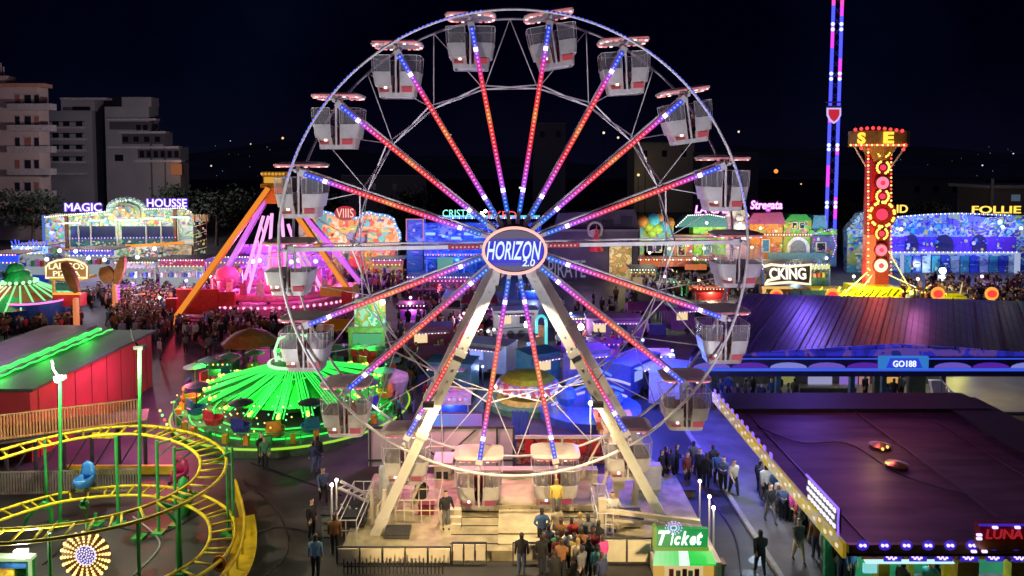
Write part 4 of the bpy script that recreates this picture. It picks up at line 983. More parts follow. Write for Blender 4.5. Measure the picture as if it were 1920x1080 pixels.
artwork(t, 128, 404, 214, 424, Y, 70, mg, 3, 11); artwork(t, 262, 397, 362, 424, Y, 80, mg, 3, 11); artwork(t, 214, 384, 260, 410, Y - .3, 40, mg, 3, 10); artwork(t, 84, 410, 121, 495, Y - .65, 70, mg, 3, 12); artwork(t, 132, 450, 330, 464, Y - .1, 50, mg, 2, 6); artwork(t, 200, 466, 360, 500, Y - .9, 130, mg, 2, 7); artwork(t, 362, 404, 388, 480, Y - .5, 30, mg, 2, 7)
bulb_row(t, [(84, 407), (150, 401), (204, 396)], Y - .6, 4, .1, BW_); bulb_row(t, [(270, 392), (345, 390), (362, 400)], Y - .6, 4, .1, BW_); bulb_row(t, [(130, 447), (335, 445)], Y - .5, 6, .09, [BB_, BP_]); bulb_row(t, [(110, 496), (364, 488)], Y - 1.4, 5, .12, [BW_, BB_, BW_])
for px in (110, 160, 200, 237, 285, 335): lamp(P(px, 418, Y - 3.2), (1, .96, .8), 310, .3)
for px in (150, 250, 330): lamp(P(px, 480, Y - 3.5), (.95, .95, 1), 240, .3)
lamp(P(80, 440, Y - 3), (.25, .4, 1), 330, .3)

# --- sunny painted facade with cut-out cloud outline
Y = 104
t = thing('funhouse', 'warm lit seaside facade with cloud shaped outline and red striped oval sign', 'funhouse', tuple(G(665, 518)))
prof = [(590, 402), (602, 396), (620, 400), (632, 406), (660, 409), (676, 408), (680, 400), (692, 398), (704, 402), (716, 403), (727, 405), (738, 411), (742, 424), (749, 436), (750, 450)]
m = MB(); m.pprism([(560, 520), (560, 408)] + prof + [(746, 470), (746, 520)], Y, 1.5)
wl = m.build('wall', mural('beach_art', [(.12, .45, .5), (.65, .55, .35), (.7, .4, .08), (.75, .65, .5), (.6, .25, .06), (.2, .5, .45), (.72, .68, .6)], .5, stretch=(1, 1, .8)), t)
m = MB(); m.tube([P(a, b, Y - .1) for a, b in prof], .22, 6); m.build('outline_neon', emi('outline_blue', (.2, .45, .9), .7), t)
m = MB(); m.rect(655, 433, 688, 455, Y - .2, .2); m.rect(655, 433, 690, 436, Y - .5, .5); m.build('window', mat('dusk_glass', (.06, .05, .1), .3), t)
m = MB(); c = P(647, 400, Y - .6); m.disc((c.x, c.y, c.z), 1.55, .3, 24, 0, 1, .68); so = m.build('oval_sign', emi('sign_red', (.5, .01, .02), .6), t)
text('lettering', 'VIIIS', 631, 391, 663, 408, Y - .7, emi('sign_pale_red', (1, .5, .4), 1.1), so)
m = MB(); m.rect(560, 458, 752, 464, Y - .4, 1.2); m.rect(600, 464, 606, 520, Y - .6, .5); m.rect(640, 464, 646, 520, Y - .6, .5); m.build('ledge', mat('sand_ledge', (.4, .32, .2), .5), t)
m = MB(); m.rect(700, 468, 742, 520, Y - .7, .4); m.rect(560, 470, 598, 520, Y - .7, .4); m.rect(655, 470, 690, 520, Y - .7, .4); m.each('kiosk_panel', mural('kiosk_art', [(.6, .4, .08), (.5, .12, .08), (.55, .2, .35), (.7, .55, .3)], 1.), t)
m = MB(); c = P(668, 492, Y - 1.2); m.lathe((c.x, c.y, c.z - 1), [(1.0, 0), (1.3, .6), (1.0, 1.5), (.02, 1.9)], 14); m.build('striped_dome', mat('red_dome', (.6, .05, .1), .4), t)
bt = palette('beach', [(.75, .5, .08), (.7, .25, .05), (.1, .5, .55), (.75, .7, .6), (.2, .45, .12), (.6, .1, .1), (.15, .2, .5)])
artwork(t, 600, 410, 742, 456, Y, 80, bt, 5, 18); artwork(t, 562, 468, 748, 518, Y - .8, 120, bt, 2, 9); bulb_row(t, prof, Y - .3, 4, .1, [BB_, BW_]); bulb_row(t, [(560, 461), (750, 461)], Y - .6, 5, .1, [BY_, BW_])
for px in (600, 640, 690, 730): lamp(P(px, 440, Y - 4), (1, .8, .45), 330, .3)
lamp(P(700, 500, Y - 4), (1, .6, .3), 260, .3); lamp(P(600, 490, Y - 5), (1, .3, .7), 300, .3)

# --- crystal palace
Y = 103
t = thing('funhouse', 'blue neon mirror maze front with cyan CRISTAL lettering behind the wheel sign', 'funhouse', tuple(G(880, 519)))
m = MB(); m.rect(795, 418, 1015, 530, Y, 3); m.rect(762, 412, 794, 520, Y + .4, .5)
m.build('wall', mural('crystal_art', [(.02, .05, .4), (.04, .12, .6), (.02, .2, .45), (.1, .08, .5), (.3, .4, .7)], .7, stretch=(1, 1, 2)), t)
m = MB()
for k in range(6): m.rect(798 + k * 36, 480, 826 + k * 36, 512, Y - .2, .2)
m.each('mirror_window', mural('mirror_panes', [(.03, .06, .3), (.02, .25, .35), (.1, .1, .5), (.04, .1, .5)], .9, .15), t)
def neon_frame(m, x0, y0, x1, y1, Y, r=.1, mi=0):
    m.tube([P(x0, y1, Y), P(x0, y0, Y), P(x1, y0, Y), P(x1, y1, Y)], r, 5, mi)
m = MB(); neon_frame(m, 762, 411, 794, 452, Y + .3); m.build('pink_neon', emi('frame_rose', (.8, .25, .45), .7), t)
m = MB(); neon_frame(m, 797, 408, 1010, 460, Y - .2); m.tube([P(797, 476, Y - .3), P(1010, 476, Y - .3)], .12, 5); neon_frame(m, 800, 484, 870, 515, Y - .4); m.build('blue_neon', E_BLUE, t)
m = MB()
for k in range(9): m.rect(798 + k * 24, 436 + (k % 3) * 4, 816 + k * 24, 441 + (k % 3) * 4, Y - .3, .1)
m.build('light_bar', E_LBLUE, t)
m = MB(); m.rect(828, 404, 1012, 407, Y - .3, .2); m.build('sign_bar', E_CYAN, t)
text('lettering', 'CRISTAL', 830, 393, 893, 407, Y - .4, emi('mint_letter', (.3, 1, .8), 1.2), t)
text('lettering', 'FXED', 915, 396, 968, 409, Y - .4, emi('red_letter', (1, .08, .1), 1.2), t)
m = MB(); bulbs(m, [(903, 400), (910, 396), (906, 405)], Y - .5, .25); m.build('star_light', E_WHITE, t)
m = MB(); m.rect(820, 482, 850, 510, Y - .6, .1); m.build('screen', emi('screen_teal', (.15, .5, .4), .5), t)
cr = palette('crystal', [(.05, .15, .7), (.1, .4, .75), (.25, .15, .7), (.5, .6, .8), (.02, .05, .3)])
artwork(t, 798, 420, 1010, 476, Y, 150, cr, 3, 12); artwork(t, 764, 415, 792, 450, Y + .35, 16, cr, 3, 9); artwork(t, 798, 482, 1010, 515, Y - .25, 70, cr, 2, 8)
bulb_row(t, [(797, 409), (1010, 409)], Y - .6, 4, .1, [BB_, BW_, BB_]); bulb_row(t, [(797, 478), (1010, 478)], Y - .7, 5, .11, [BB_, BP_]); bulb_row(t, [(765, 455), (795, 455)], Y, 4, .1, BG_)
for px in (790, 840, 900, 980): lamp(P(px, 450, Y - 4), (.08, .18, 1), 520, .3)
lamp(P(850, 500, Y - 4), (.1, .5, 1), 300, .3)

# --- dark rock building with pale upright letters
Y = 100
t = thing('ride_building', 'dark ride building with dim PIRATE lettering right of the wheel hub', 'building', tuple(G(1100, 525)))
m = MB(); m.rect(1016, 432, 1196, 560, Y, 8); m.pprism([(1040, 432), (1050, 400), (1190, 392), (1200, 432)], Y + 1, 4); m.build('wall', mat('slate_wall', (.07, .06, .12), .6, 0, .3, .4), t)
m = MB(); m.rect(1038, 430, 1200, 434, Y - .5, 9); m.build('roof', mat('slate_roof', (.16, .15, .2), .5), t)
m = MB(); m.rect(1165, 405, 1185, 422, Y + .9, .1); m.rect(1130, 412, 1150, 424, Y + .9, .1); m.build('window', mat('dusk_pane', (.02, .02, .03), .2), t)
text('lettering', 'PIRATE', 1028, 488, 1098, 520, Y - .2, emi('dim_letter', (.25, .25, .4), .5), t)
m = MB(); m.rect(1143, 462, 1184, 535, Y - .3, .3); m.build('lit_doorway', mural('doorway_art', [(.5, .4, .12), (.65, .55, .3), (.3, .25, .08), (.6, .3, .1)], .9, glow=.3), t)
m = MB(); m.lathe(tuple(P(1118, 470, Y - 2)), [(1.0, 0), (.8, .5), (.3, 2.0), (.02, 3.5)], 12); m.build('red_cone_roof', RED, t)
m = MB(); c = P(1116, 430, Y - 1.5); m.ring((c.x, c.y, c.z), .8, 1.1, .3, 16); m.disc((c.x, c.y + .1, c.z - .6), 1.0, .3, 14, 0, 1, .6); m.build('skull_emblem', mat('bone_paint', (.4, .4, .38), .5), t)
lamp(P(1164, 490, Y - 3), (1, .8, .4), 160); lamp(P(1100, 470, Y - 6), (.7, .4, .9), 420)

# --- haunted house with coloured fronts
Y = 106
t = thing('haunted_house', 'row of bright orange, green and pink house fronts under pink LA CASA Stregata letters', 'haunted house', tuple(G(1380, 516)))
def house(x0, x1, yt, col, nm, roofc, roof=None, wins=(), wcol=None):
    m = MB(); m.rect(x0, yt, x1, 500, Y, 2.5); wl_ = m.build('house_front', mural(nm, col, .8), t)
    if roof: m = MB(); m.pprism(roof, Y - .4, 3.2); m.build('roof', roofc, wl_)
    if wins:
        m = MB(); f = MB()
        for a, b, c, d in wins: m.rect(a, b, c, d, Y - .12, .12); f.rect(a - 1.5, b - 1.5, c + 1.5, b, Y - .2, .2); f.rect(a - 1.5, d, c + 1.5, d + 1.5, Y - .25, .25); f.rect(a - 1.5, b, a, d, Y - .2, .2); f.rect(c, b, c + 1.5, d, Y - .2, .2)
        wo_ = m.build('window', wcol or mat('shadow_pane', (.03, .03, .05), .2), wl_); f.build('window_frame', mat('frame_cream', (.65, .6, .5), .5), wo_)
house(1200, 1262, 420, [(.5, .2, .04), (.12, .4, .5), (.45, .5, .04), (.1, .35, .45)], 'house_rock', None)
m = MB()
for k, (x, y, r) in enumerate(((1206, 415, 1.3), (1216, 424, 1.2), (1226, 412, 1.5), (1236, 408, 1.1), (1232, 428, 1.4), (1245, 424, 1.3), (1255, 418, 1.2), (1222, 436, 1.1))):
    c = P(x, y, Y - .5); m.ball((c.x, c.y, c.z), r * .72, k % 3, 9)
m.each('boulder', [mat('rock_orange', (.55, .18, .03)), mat('rock_lime', (.38, .5, .04)), mat('rock_cyan', (.06, .4, .55))], t, smooth=True)
house(1208, 1248, 452, [(.6, .25, .35), (.65, .35, .4)], 'house_pink', None, None, ((1214, 456, 1224, 472), (1230, 456, 1240, 472)))
house(1262, 1300, 446, [(.5, .1, .1), (.6, .2, .12), (.65, .45, .35)], 'house_red', None, None, ((1272, 456, 1284, 478),))
house(1300, 1360, 424, [(.2, .55, .03), (.28, .6, .08), (.12, .4, .06)], 'house_green', mat('roof_teal', (.02, .16, .2), .5), [(1268, 426), (1290, 404), (1330, 402), (1362, 408), (1366, 426)], ((1320, 456, 1333, 478),), mat('door_teal', (.05, .25, .35), .3))
house(1362, 1404, 404, [(.5, .3, .38), (.6, .45, .5), (.35, .12, .25)], 'house_mauve', None, [(1360, 406), (1370, 394), (1398, 394), (1406, 406)], ())
house(1404, 1468, 418, [(.62, .22, .03), (.68, .3, .05), (.5, .12, .03)], 'house_orange', mat('roof_plum', (.3, .04, .2), .5), [(1400, 420), (1412, 400), (1466, 398), (1474, 420)], ((1430, 450, 1442, 472),), mat('door_blue', (.04, .2, .4), .3))
house(1468, 1520, 412, [(.5, .3, .03), (.16, .5, .04), (.6, .5, .1)], 'house_olive', GREEN, [(1472, 414), (1484, 402), (1512, 402), (1524, 414)], ((1486, 418, 1494, 428), (1500, 418, 1508, 428)))
house(1520, 1568, 430, [(.1, .16, .3), (.15, .12, .35), (.08, .25, .4)], 'house_navy', mat('roof_leaf', (.12, .5, .03), .5), [(1512, 440), (1520, 430), (1530, 436), (1540, 428), (1552, 436), (1562, 428), (1570, 440)], ((1532, 456, 1548, 470),))
m = MB(); m.pprism([(1522, 430), (1526, 404), (1548, 404), (1552, 430)], Y + .3, 2); m.build('turret', mat('turret_blue', (.1, .3, .45), .5), t)
m = MB(); m.pprism(arch_pts(1476, 1518, 482, 444), Y - .3, .3); m.build('white_arch', mat('arch_white', (.7, .68, .65), .4), t)
m = MB(); m.pprism(arch_pts(1482, 1512, 482, 450), Y - .45, .16); m.build('arch_opening', mat('arch_grey', (.2, .2, .22), .4), t)
m = MB(); c = P(1387, 425, Y - .8); m.ball((c.x, c.y, c.z), 1.0, 0, 10); m.ball((c.x, c.y, c.z + 1.3), .6, 0, 10); m.lathe((c.x, c.y, c.z - 2.2), [(1.2, 0), (.8, 1.4), (.5, 2.2)], 12); m.build('ghost_figure', mat('ghost_white', (.75, .73, .75), .4), t, smooth=True)
m = MB(); m.rect(1262, 440, 1410, 444, Y - 1.0, 1.0); m.rect(1404, 440, 1526, 444, Y - .9, .9); m.rect(1196, 482, 1364, 488, Y - 1.6, 1.6); m.build('ledge', mat('ledge_brown', (.25, .1, .08), .5), t)
m = MB(); m.rect(1440, 474, 1550, 490, Y - 1.8, .2); m.rect(1420, 484, 1432, 530, Y - 1.6, .2); m.build('balustrade', mat('balustrade_teal', (.12, .25, .3), .5), t)
m = MB(); m.rect(1200, 490, 1262, 500, Y - 2.2, .4); m.rect(1285, 496, 1325, 506, Y - 2.4, .3); m.each('orange_fascia', emi('fascia_orange', (.9, .2, .05), .5), t)
m = MB(); bulbs(m, [(1255, 466), (1218, 474), (1320, 466), (1342, 486), (1302, 485), (1386, 465), (1410, 464), (1550, 484), (1388, 420), (1325, 418), (1426, 428)], Y - 2.0, .2); m.build('spot_bulb', emi('spot_white', (1, .95, .85), 5), t)
E_PL = emi('pink_letter', (1, .5, 1), 1.5); E_PG = emi('pink_glow', (.6, .03, .7), .8)
for st_, a in (('LA CASA', (1303, 385, 1380, 400)), ('Stregata', (1407, 376, 1467, 397))):
    text('letter_glow', st_, a[0] - 1, a[1] - 1, a[2] + 1, a[3] + 1, Y + .2, E_PG, t, .15, .05, .06); text('lettering', st_, *a, Y + .05, E_PL, t, .15, .06, .02)
hn = palette('haunt', [(.7, .3, .03), (.2, .6, .05), (.1, .45, .6), (.65, .15, .35), (.75, .7, .55), (.5, .08, .08), (.3, .1, .45), (.75, .6, .1)])
for a in ((1200, 440, 1262, 490), (1264, 448, 1300, 482), (1302, 428, 1358, 455), (1302, 456, 1358, 482), (1364, 406, 1402, 442), (1406, 420, 1466, 446), (1444, 450, 1470, 478), (1470, 414, 1520, 442), (1522, 436, 1566, 482)): artwork(t, *a, Y - .02, 26, hn, 2, 8)
artwork(t, 1196, 488, 1420, 512, Y - 1.8, 60, hn, 2, 8)
bulb_row(t, [(1196, 487), (1364, 487)], Y - 2.0, 5, .11, [BY_, BW_, BR_]); bulb_row(t, [(1404, 440), (1526, 440)], Y - 1.2, 5, .1, [BY_, BW_]); bulb_row(t, [(1268, 425), (1290, 404), (1330, 402), (1362, 408)], Y - .8, 4, .1, BW_); bulb_row(t, [(1522, 440), (1558, 430), (1568, 460), (1560, 485)], Y - .6, 4, .1, [BP_, BB_])
for px, c, p_ in ((1215, (.9, .9, .6), 380), (1255, (.4, .8, 1), 300), (1320, (.7, 1, .5), 480), (1385, (1, .8, .95), 420), (1430, (1, .7, .4), 430), (1495, (.9, .9, .6), 380), (1540, (.3, .5, 1), 420), (1350, (1, .6, .4), 300)): lamp(P(px, 445, Y - 4.2), c, p_, .3)
lamp(P(1280, 500, Y - 4), (1, .7, .5), 260)

# --- follie
Y = 107
t = thing('funhouse', 'blue and white lit funhouse with arched grilles and yellow FOLLIE bulb letters', 'funhouse', tuple(G(1780, 516)))
m = MB(); m.pprism([(1590, 520), (1588, 430), (1600, 416), (1612, 400), (1632, 394), (1640, 410), (1700, 405), (1740, 402), (1800, 400), (1850, 408), (1900, 404), (1990, 400), (1990, 520)], Y, 1.4)
wl = m.build('wall', mural('follie_art', [(.05, .08, .6), (.35, .5, .7), (.03, .25, .5), (.5, .6, .65), (.06, .04, .4), (.3, .4, .15), (.1, .2, .6)], .4, stretch=(1, 1, 1.4)), t)
m = MB(); m.rect(1672, 444, 1905, 472, Y - .12, .12); m.build('purple_band', mat('band_violet', (.1, .03, .55), .5), wl)
m = MB()
for a in ((1698, 1722), (1755, 1788), (1824, 1850)): m.pprism(arch_pts(a[0], a[1], 472, 440), Y - .3, .2)
m.each('arched_grille', mat('grille_dark', (.02, .02, .08), .4), t)
m = MB(); m.rect(1672, 474, 1910, 477, Y - 1.6, .2); m.rect(1905, 474, 1912, 525, Y - 1.5, .3); m.rect(1690, 474, 1694, 525, Y - 1.5, .3); m.build('veranda_trim', emi('veranda_white', (.5, .6, .9), .6), t)
m = MB()
for k in range(12): m.rect(1694 + k * 18, 480, 1708 + k * 18, 515, Y - .6, .3, k % 3)
m.each('glass_panel', [mat('aqua_panel', (.05, .3, .4), .2), mat('royal_panel', (.04, .08, .5), .2), mat('pale_panel', (.3, .45, .55), .2)], t)
m = MB(); m.rect(1590, 440, 1634, 520, Y - .4, .3); m.build('beach_panel', mural('beach_panel_art', [(.5, .55, .5), (.4, .45, .1), (.1, .4, .45), (.6, .6, .55)], .5), t)
E_YL = emi('yellow_letter', (1, .62, .05), 1.3)
text('lettering', 'FOLLIE', 1822, 386, 1914, 400, Y - .2, E_YL, t, 0, .1, .015); text('lettering', 'IND', 1663, 384, 1702, 399, Y - .2, E_YL, t, 0, .1, .015)
m = MB(); m.rect(1820, 399, 1920, 404, Y, .2); m.build('letter_rail', BLACK, t)
m = MB(); bulbs(m, [(1768, 508)], Y - 3, .5); bulbs(m, [(1690, 430), (1880, 425), (1915, 428)], Y - 1, .22); m.build('spot_bulb', emi('spot_cool', (.9, .95, 1), 8), t)
fo = palette('follie', [(.06, .1, .75), (.03, .35, .65), (.6, .68, .75), (.16, .05, .6), (.02, .12, .3), (.5, .5, .1), (.04, .04, .3)])
artwork(t, 1640, 410, 1915, 442, Y, 190, fo, 3, 13); artwork(t, 1592, 430, 1632, 520, Y - .45, 40, fo, 3, 12); artwork(t, 1674, 446, 1904, 472, Y - .2, 70, fo, 2, 8); artwork(t, 1694, 482, 1905, 512, Y - .7, 60, fo, 2, 7)
bulb_row(t, [(1640, 410), (1740, 402), (1800, 400), (1900, 404)], Y - .4, 4, .1, [BB_, BW_]); bulb_row(t, [(1672, 473), (1910, 473)], Y - 1.8, 4, .1, [BW_, BB_])
for px, c, p_ in ((1605, (.9, .95, .8), 420), (1690, (.6, .85, 1), 480), (1745, (.1, .15, 1), 750), (1800, (.3, .45, 1), 460), (1850, (.1, .12, 1), 700), (1890, (1, .95, .8), 420), (1920, (.4, .6, 1), 400)): lamp(P(px, 424, Y - 4), c, p_, .3)
for px in (1720, 1860): lamp(P(px, 462, Y - 3.5), (.2, .1, 1), 380, .3)
lamp(P(1768, 508, Y - 4), (.8, .9, 1), 500, .3)

# ------------------------------------------------------------------ stalls
def stall(name, lab, x0, x1, yr, yc, yb, Y, fas, post_m, inner, goods, dep=4., spikes=False, scal=False):
    t = thing(name, lab, 'stall', tuple(P((x0 + x1) / 2, yb, Y)))
    fy = yr + (yc - yr) * .35
    m = MB(); m.rect(x0, yr, x1, fy, Y, .25); f = m.build('fascia', fas, t)
    if spikes:
        m = MB()
        for k in range(11): x = x0 + (x1 - x0) * (k + .5) / 11; m.bar(P(x, yr, Y + .1), P(x + (k - 5) * .8, yr - 10 - 3 * math.sin(k * 1.3), Y + .1), .1)
        m.build('spike_light', E_BLUE, f)
    m = MB(); a, b = P(x0, yr, Y), P(x1, yr, Y); m.box(((a.x + b.x) / 2, Y + dep / 2, a.z + .08), (b.x - a.x + .3, dep, .12)); m.build('roof', mat('stall_roof', (.08, .08, .12), .6), t)
    m = MB()
    for x in (x0, x1 - 2): m.rect(x, fy, x + 2, yb, Y + .05, .15)
    m.rect(x0, yb - (yb - yc) * .45, x1, yb, Y + .1, .5); m.each('counter', post_m, t)
    m = MB(); m.rect(x0, fy, x1, yb, Y + dep * .6, .1); m.build('lit_wall', inner, t)
    m = MB(); n = max(3, int((x1 - x0) / 8))
    for k in range(n):
        x = x0 + (x1 - x0) * (k + .3) / n; hh = RND.uniform(.25, .6) * (yc - fy); m.rect(x, yc - hh, x + (x1 - x0) / n * .6, yc, Y + .8, .4, k % len(goods))
    m.build('goods', goods, t)
    sp_ = palette('stall', [(.6, .1, .08), (.7, .55, .1), (.1, .25, .6), (.7, .68, .6), (.1, .5, .2), (.6, .2, .5)]); artwork(t, x0 + 2, fy, x1 - 2, yc, Y + dep * .6 - .1, int((x1 - x0) * .5), sp_, 2, 6); artwork(t, x0, yr, x1, fy, Y - .02, int((x1 - x0) * .22), sp_, 2, 5); bulb_row(t, [(x0, yr), (x1, yr)], Y - .1, 5, .085, [BW_, RND.choice((BB_, BP_, BY_))]); bulb_row(t, [(x0, fy), (x1, fy)], Y - .1, 7, .085, [RND.choice((BW_, BY_, BP_))])
    c = P((x0 + x1) / 2, (fy + yc) / 2, Y + .5)
    return t, c
IN_W = emi('interior_white', (.65, .75, .8), .35); IN_B = emi('interior_blue', (.1, .25, .7), .45); IN_P = emi('interior_pink', (.6, .25, .5), .4); IN_G = emi('interior_amber', (.7, .5, .25), .4)
GD = [RED, YELLOW, BLUEP, WHITE, GREEN, PINK]
for a in (('stall', 'blue neon stall with spiky light crown and small US letters', 22, 88, 462, 500, 530, 88, E_LBLUE, BLUEP, IN_W, GD, 4, True),
          ('stall', 'stall edged in deep blue neon at the left picture border', -30, 34, 478, 520, 560, 82, emi('deep_blue_fascia', (.03, .08, .9), .9), BLUEP, IN_B, GD, 4),
          ('stall', 'blue fascia stall right behind the arched food sign', 130, 212, 470, 496, 540, 90, emi('royal_fascia', (.06, .1, .9), .7), WHITE, IN_W, GD),
          ('stall', 'white lit stall below the funhouse dolls with blue goods', 216, 292, 492, 520, 552, 88, mat('fascia_pale', (.5, .55, .6), .4), WHITE, IN_W, [BLUEP, WHITE, GREYP]),
          ('stall', 'stall with maroon awning and pale lit interior left of the orange leg', 298, 384, 488, 520, 560, 86, mat('maroon_awning', (.25, .02, .1), .6), PURPLE, IN_W, [WHITE, GREYP, BLUEP]),
          ('stall', 'violet edged stall between the orange leg and the purple leg', 386, 470, 482, 512, 552, 92, emi('violet_fascia', (.3, .12, .8), .45), WHITE, IN_P, GD),
          ('stall', 'bright white stall behind the pink pendulum lattice', 478, 556, 478, 512, 548, 97, mat('lilac_awning', (.5, .3, .6), .5), PURPLE, emi('interior_lilac', (.6, .45, .9), .6), GD),
          ('stall', 'pink fronted game stall left of the blue mirror maze', 700, 756, 488, 512, 545, 96, emi('rose_fascia', (.8, .15, .25), .5), YELLOW, IN_G, GD),
          ('stall', 'long low magenta lit game stall below the mirror maze', 764, 900, 520, 540, 566, 90, emi('plum_fascia', (.25, .04, .3), .6), DKRED, emi('interior_plum', (.3, .06, .25), .4), GD, 3),
          ('stall', 'low dark stall with violet strip right of the wheel hub', 1040, 1180, 598, 616, 640, 68, emi('indigo_fascia', (.14, .06, .5), .5), mat('plum_counter', (.15, .05, .12), .5), mat('stall_inside', (.1, .06, .12), .6), GD, 3),
          ('stall', 'teal roofed stall under the lit doorway of the dark ride building', 1184, 1232, 506, 520, 548, 92, mat('teal_awning', (.05, .3, .28), .5), GREEN, IN_G, GD),
          ('stall', 'stall with white trimmed tank and blue front under the haunted house arch', 1430, 1556, 496, 520, 552, 92, mat('steel_awning', (.2, .3, .36), .4), BLUEP, mat('teal_inside', (.05, .2, .25), .5), GD)):
    t, c = stall(*a)
    if 'US' in a[1]:
        text('lettering', 'US', 40, 464, 60, 476, 87.8, emi('hot_white', (1, .9, .9), 2), t)
lamp(P(60, 500, 84), (.4, .5, 1), 420); lamp(P(250, 520, 83), (.85, .9, 1), 420); lamp(P(340, 530, 81), (.9, .9, 1), 380); lamp(P(430, 520, 87), (.8, .5, 1), 420); lamp(P(515, 515, 92), (.7, .5, 1), 900); lamp(P(165, 505, 84), (.7, .7, 1), 350)
lamp(P(830, 550, 85), (.8, .2, .7), 420); lamp(P(1490, 520, 88), (.4, .7, .9), 260)
# white ball lamps
t = thing('string_lights', 'string of round white lamps over the blue stall roofs beside the arched sign', 'string lights', tuple(P(140, 470, 86)))
m = MB(); bulbs(m, [(112, 470), (142, 471), (88, 486), (166, 484), (196, 487), (290, 466), (258, 482)], 84.5, .24); m.build('bulbs', emi('lamp_ball', (1, .95, 1), 3), t)
m = MB(); m.tube([P(88, 485, 84.6), P(112, 469, 84.6), P(142, 470, 84.6), P(166, 483, 84.6), P(196, 486, 84.6), P(258, 481, 84.6), P(290, 465, 84.6)], .04, 4); m.build('cable', BLACK, t)
# arched food sign
Y = 72
t = thing('food_kiosk', 'food kiosk with warm lit arched LANGOS PIZZA sign on yellow posts', 'food kiosk', tuple(P(125, 575, Y)))
ap = [(86, 521), (86, 500), (92, 494), (108, 488), (125, 486), (142, 488), (157, 494), (163, 500), (163, 521)]
m = MB(); m.pprism(ap, Y, .4); sg = m.build('sign_board', emi('amber_board', (.55, .2, .03), .5), t)
m = MB(); m.tube([P(a, b, Y - .1) for a, b in ap], .11, 6, 0, True); m.build('sign_edge', emi('sign_cream', (1, .75, .4), 1.3), sg)
text('lettering', 'LANGOS', 92, 493, 158, 505, Y - .1, emi('cream_letter', (1, .85, .5), 1.2), sg, 0, .05, .01); text('lettering', 'PIZZA', 100, 508, 150, 518, Y - .1, emi('cream_letter', (1, .85, .5), 1.2), sg, 0, .05, .01)
m = MB(); m.rect(97, 524, 102, 580, Y, .3); m.rect(138, 524, 146, 580, Y, .3); m.rect(92, 521, 156, 526, Y - .2, 2.5); m.each('post', YELLOW, t)
m = MB(); m.rect(104, 530, 138, 545, Y + 1.5, .1); m.build('window', mat('kiosk_glass', (.05, .15, .2), .2), t); m = MB(); m.rect(98, 552, 150, 575, Y - .3, 1.2); m.build('counter', RED, t)
m = MB(); m.rect(98, 549, 150, 553, Y - .5, .2); m.build('counter_light', E_ORANGE, t); lamp(P(120, 535, Y - 2), (1, .7, .35), 160)
# swing arms with orange towers
for x, yt, yb, bx, by, bx2, by2, Y, lab in ((140, 560, 605, 120, 492, 146, 548, 68, 'orange swing tower with a long brown paddle leaning left by the arched sign'), (214, 534, 582, 232, 482, 218, 532, 75, 'orange swing tower with two brown paddles beside the blue stall')):
    t = thing('swing_tower', lab, 'swing ride', tuple(P(x, yb, Y)), 0, 'orange swing towers with brown paddles')
    m = MB(); m.rect(x - 4, yt, x + 4, yb + 12, Y, .5); m.build('tower', emi('tower_orange', (1, .3, .1), .6), t)
    def paddle(a, b, wd):
        m = MB(); n = 8; d = (b - a); s_ = Vector((d.z, 0, -d.x)).normalized()
        L = [a + d * k / n for k in range(n + 1)]; W = [wd * (.35 + .65 * math.sin(math.pi * (k + .6) / (n + 1.2))) for k in range(n + 1)]
        pts = [(p + s_ * w_) for p, w_ in zip(L, W)] + [(p - s_ * w_) for p, w_ in reversed(list(zip(L, W)))]
        m.prism([(p.x, p.z) for p in pts], a.y - .25, a.y + .25); m.build('paddle', mat('paddle_brown', (.28, .14, .06), .5), t)
    paddle(P(bx, by, Y - .6), P(bx2, by2, Y - .6), .45)
    if x > 200: paddle(P(196, 500, Y - .7), P(206, 530, Y - .7), .75); m = MB(); bulbs(m, [(223, 530 + 6 * k) for k in range(6)], Y - .4, .13); m.build('bulbs', E_MAG, t)
    lamp(P(x, yt, Y - 3), (1, .6, .3), 120)
# small carousel at the left border
Y = 66
c = G(40, 605); c = Vector((c.x, c.y, 0)); t = thing('carousel', 'small roundabout with red and green canopy rayed with light tubes', 'carousel', tuple(c))
m = MB(); m.lathe(c, [(4.6, 0), (4.6, .4), (4.3, .45)], 30); m.build('deck', mat('carousel_deck', (.2, .18, .2), .5), t)
m = MB(); m.lathe(c, [(5.2, 2.1), (1.6, 4.0), (1.3, 4.1)], 36); m.build('canopy', mural('canopy_art', [(.5, .04, .03), (.5, .1, .04), (.04, .3, .08)], .35), t)
m = MB()
for k in range(26):
    a = 2 * math.pi * k / 26; d = Vector((math.cos(a), math.sin(a), 0)); m.tube([c + d * 1.7 + Vector((0, 0, 4.05)), c + d * 5.2 + Vector((0, 0, 2.2))], .09, 5, 0 if d.x > .3 else 1)
m.build('light_tube', [emi('tube_green', (.3, 1, .4), .9), emi('tube_cream', (.9, 1, .55), .9)], t)
m = MB()
for k in range(16):
    a = 2 * math.pi * k / 16; m.ball(c + Vector((1.5 * math.cos(a), 1.5 * math.sin(a), 4.3)), .2, 0, 6)
m.build('bulbs', E_GREENW, t)
m = MB(); m.rect(10, 550, 48, 563, c.y - .5, .3); m.build('top_sign', emi('sign_white', (.75, .9, .9), 1.0), t)
m = MB(); m.tube([c, c + Vector((0, 0, 4.1))], .5, 12)
for k in range(10): a = 2 * math.pi * k / 10; m.tube([c + Vector((4 * math.cos(a), 4 * math.sin(a), .4)), c + Vector((4 * math.cos(a), 4 * math.sin(a), 2.7))], .05, 5)
m.build('pole', GREYP, t); lamp(c + Vector((0, -2, 1.9)), (.7, 1, .7), 120); lamp(c + Vector((0, -6, 5)), (.7, 1, .8), 160)
t = thing('inflatable_slide', 'green lumpy inflatable slide at the left border below blue neon', 'inflatable', tuple(P(32, 560, 74)))
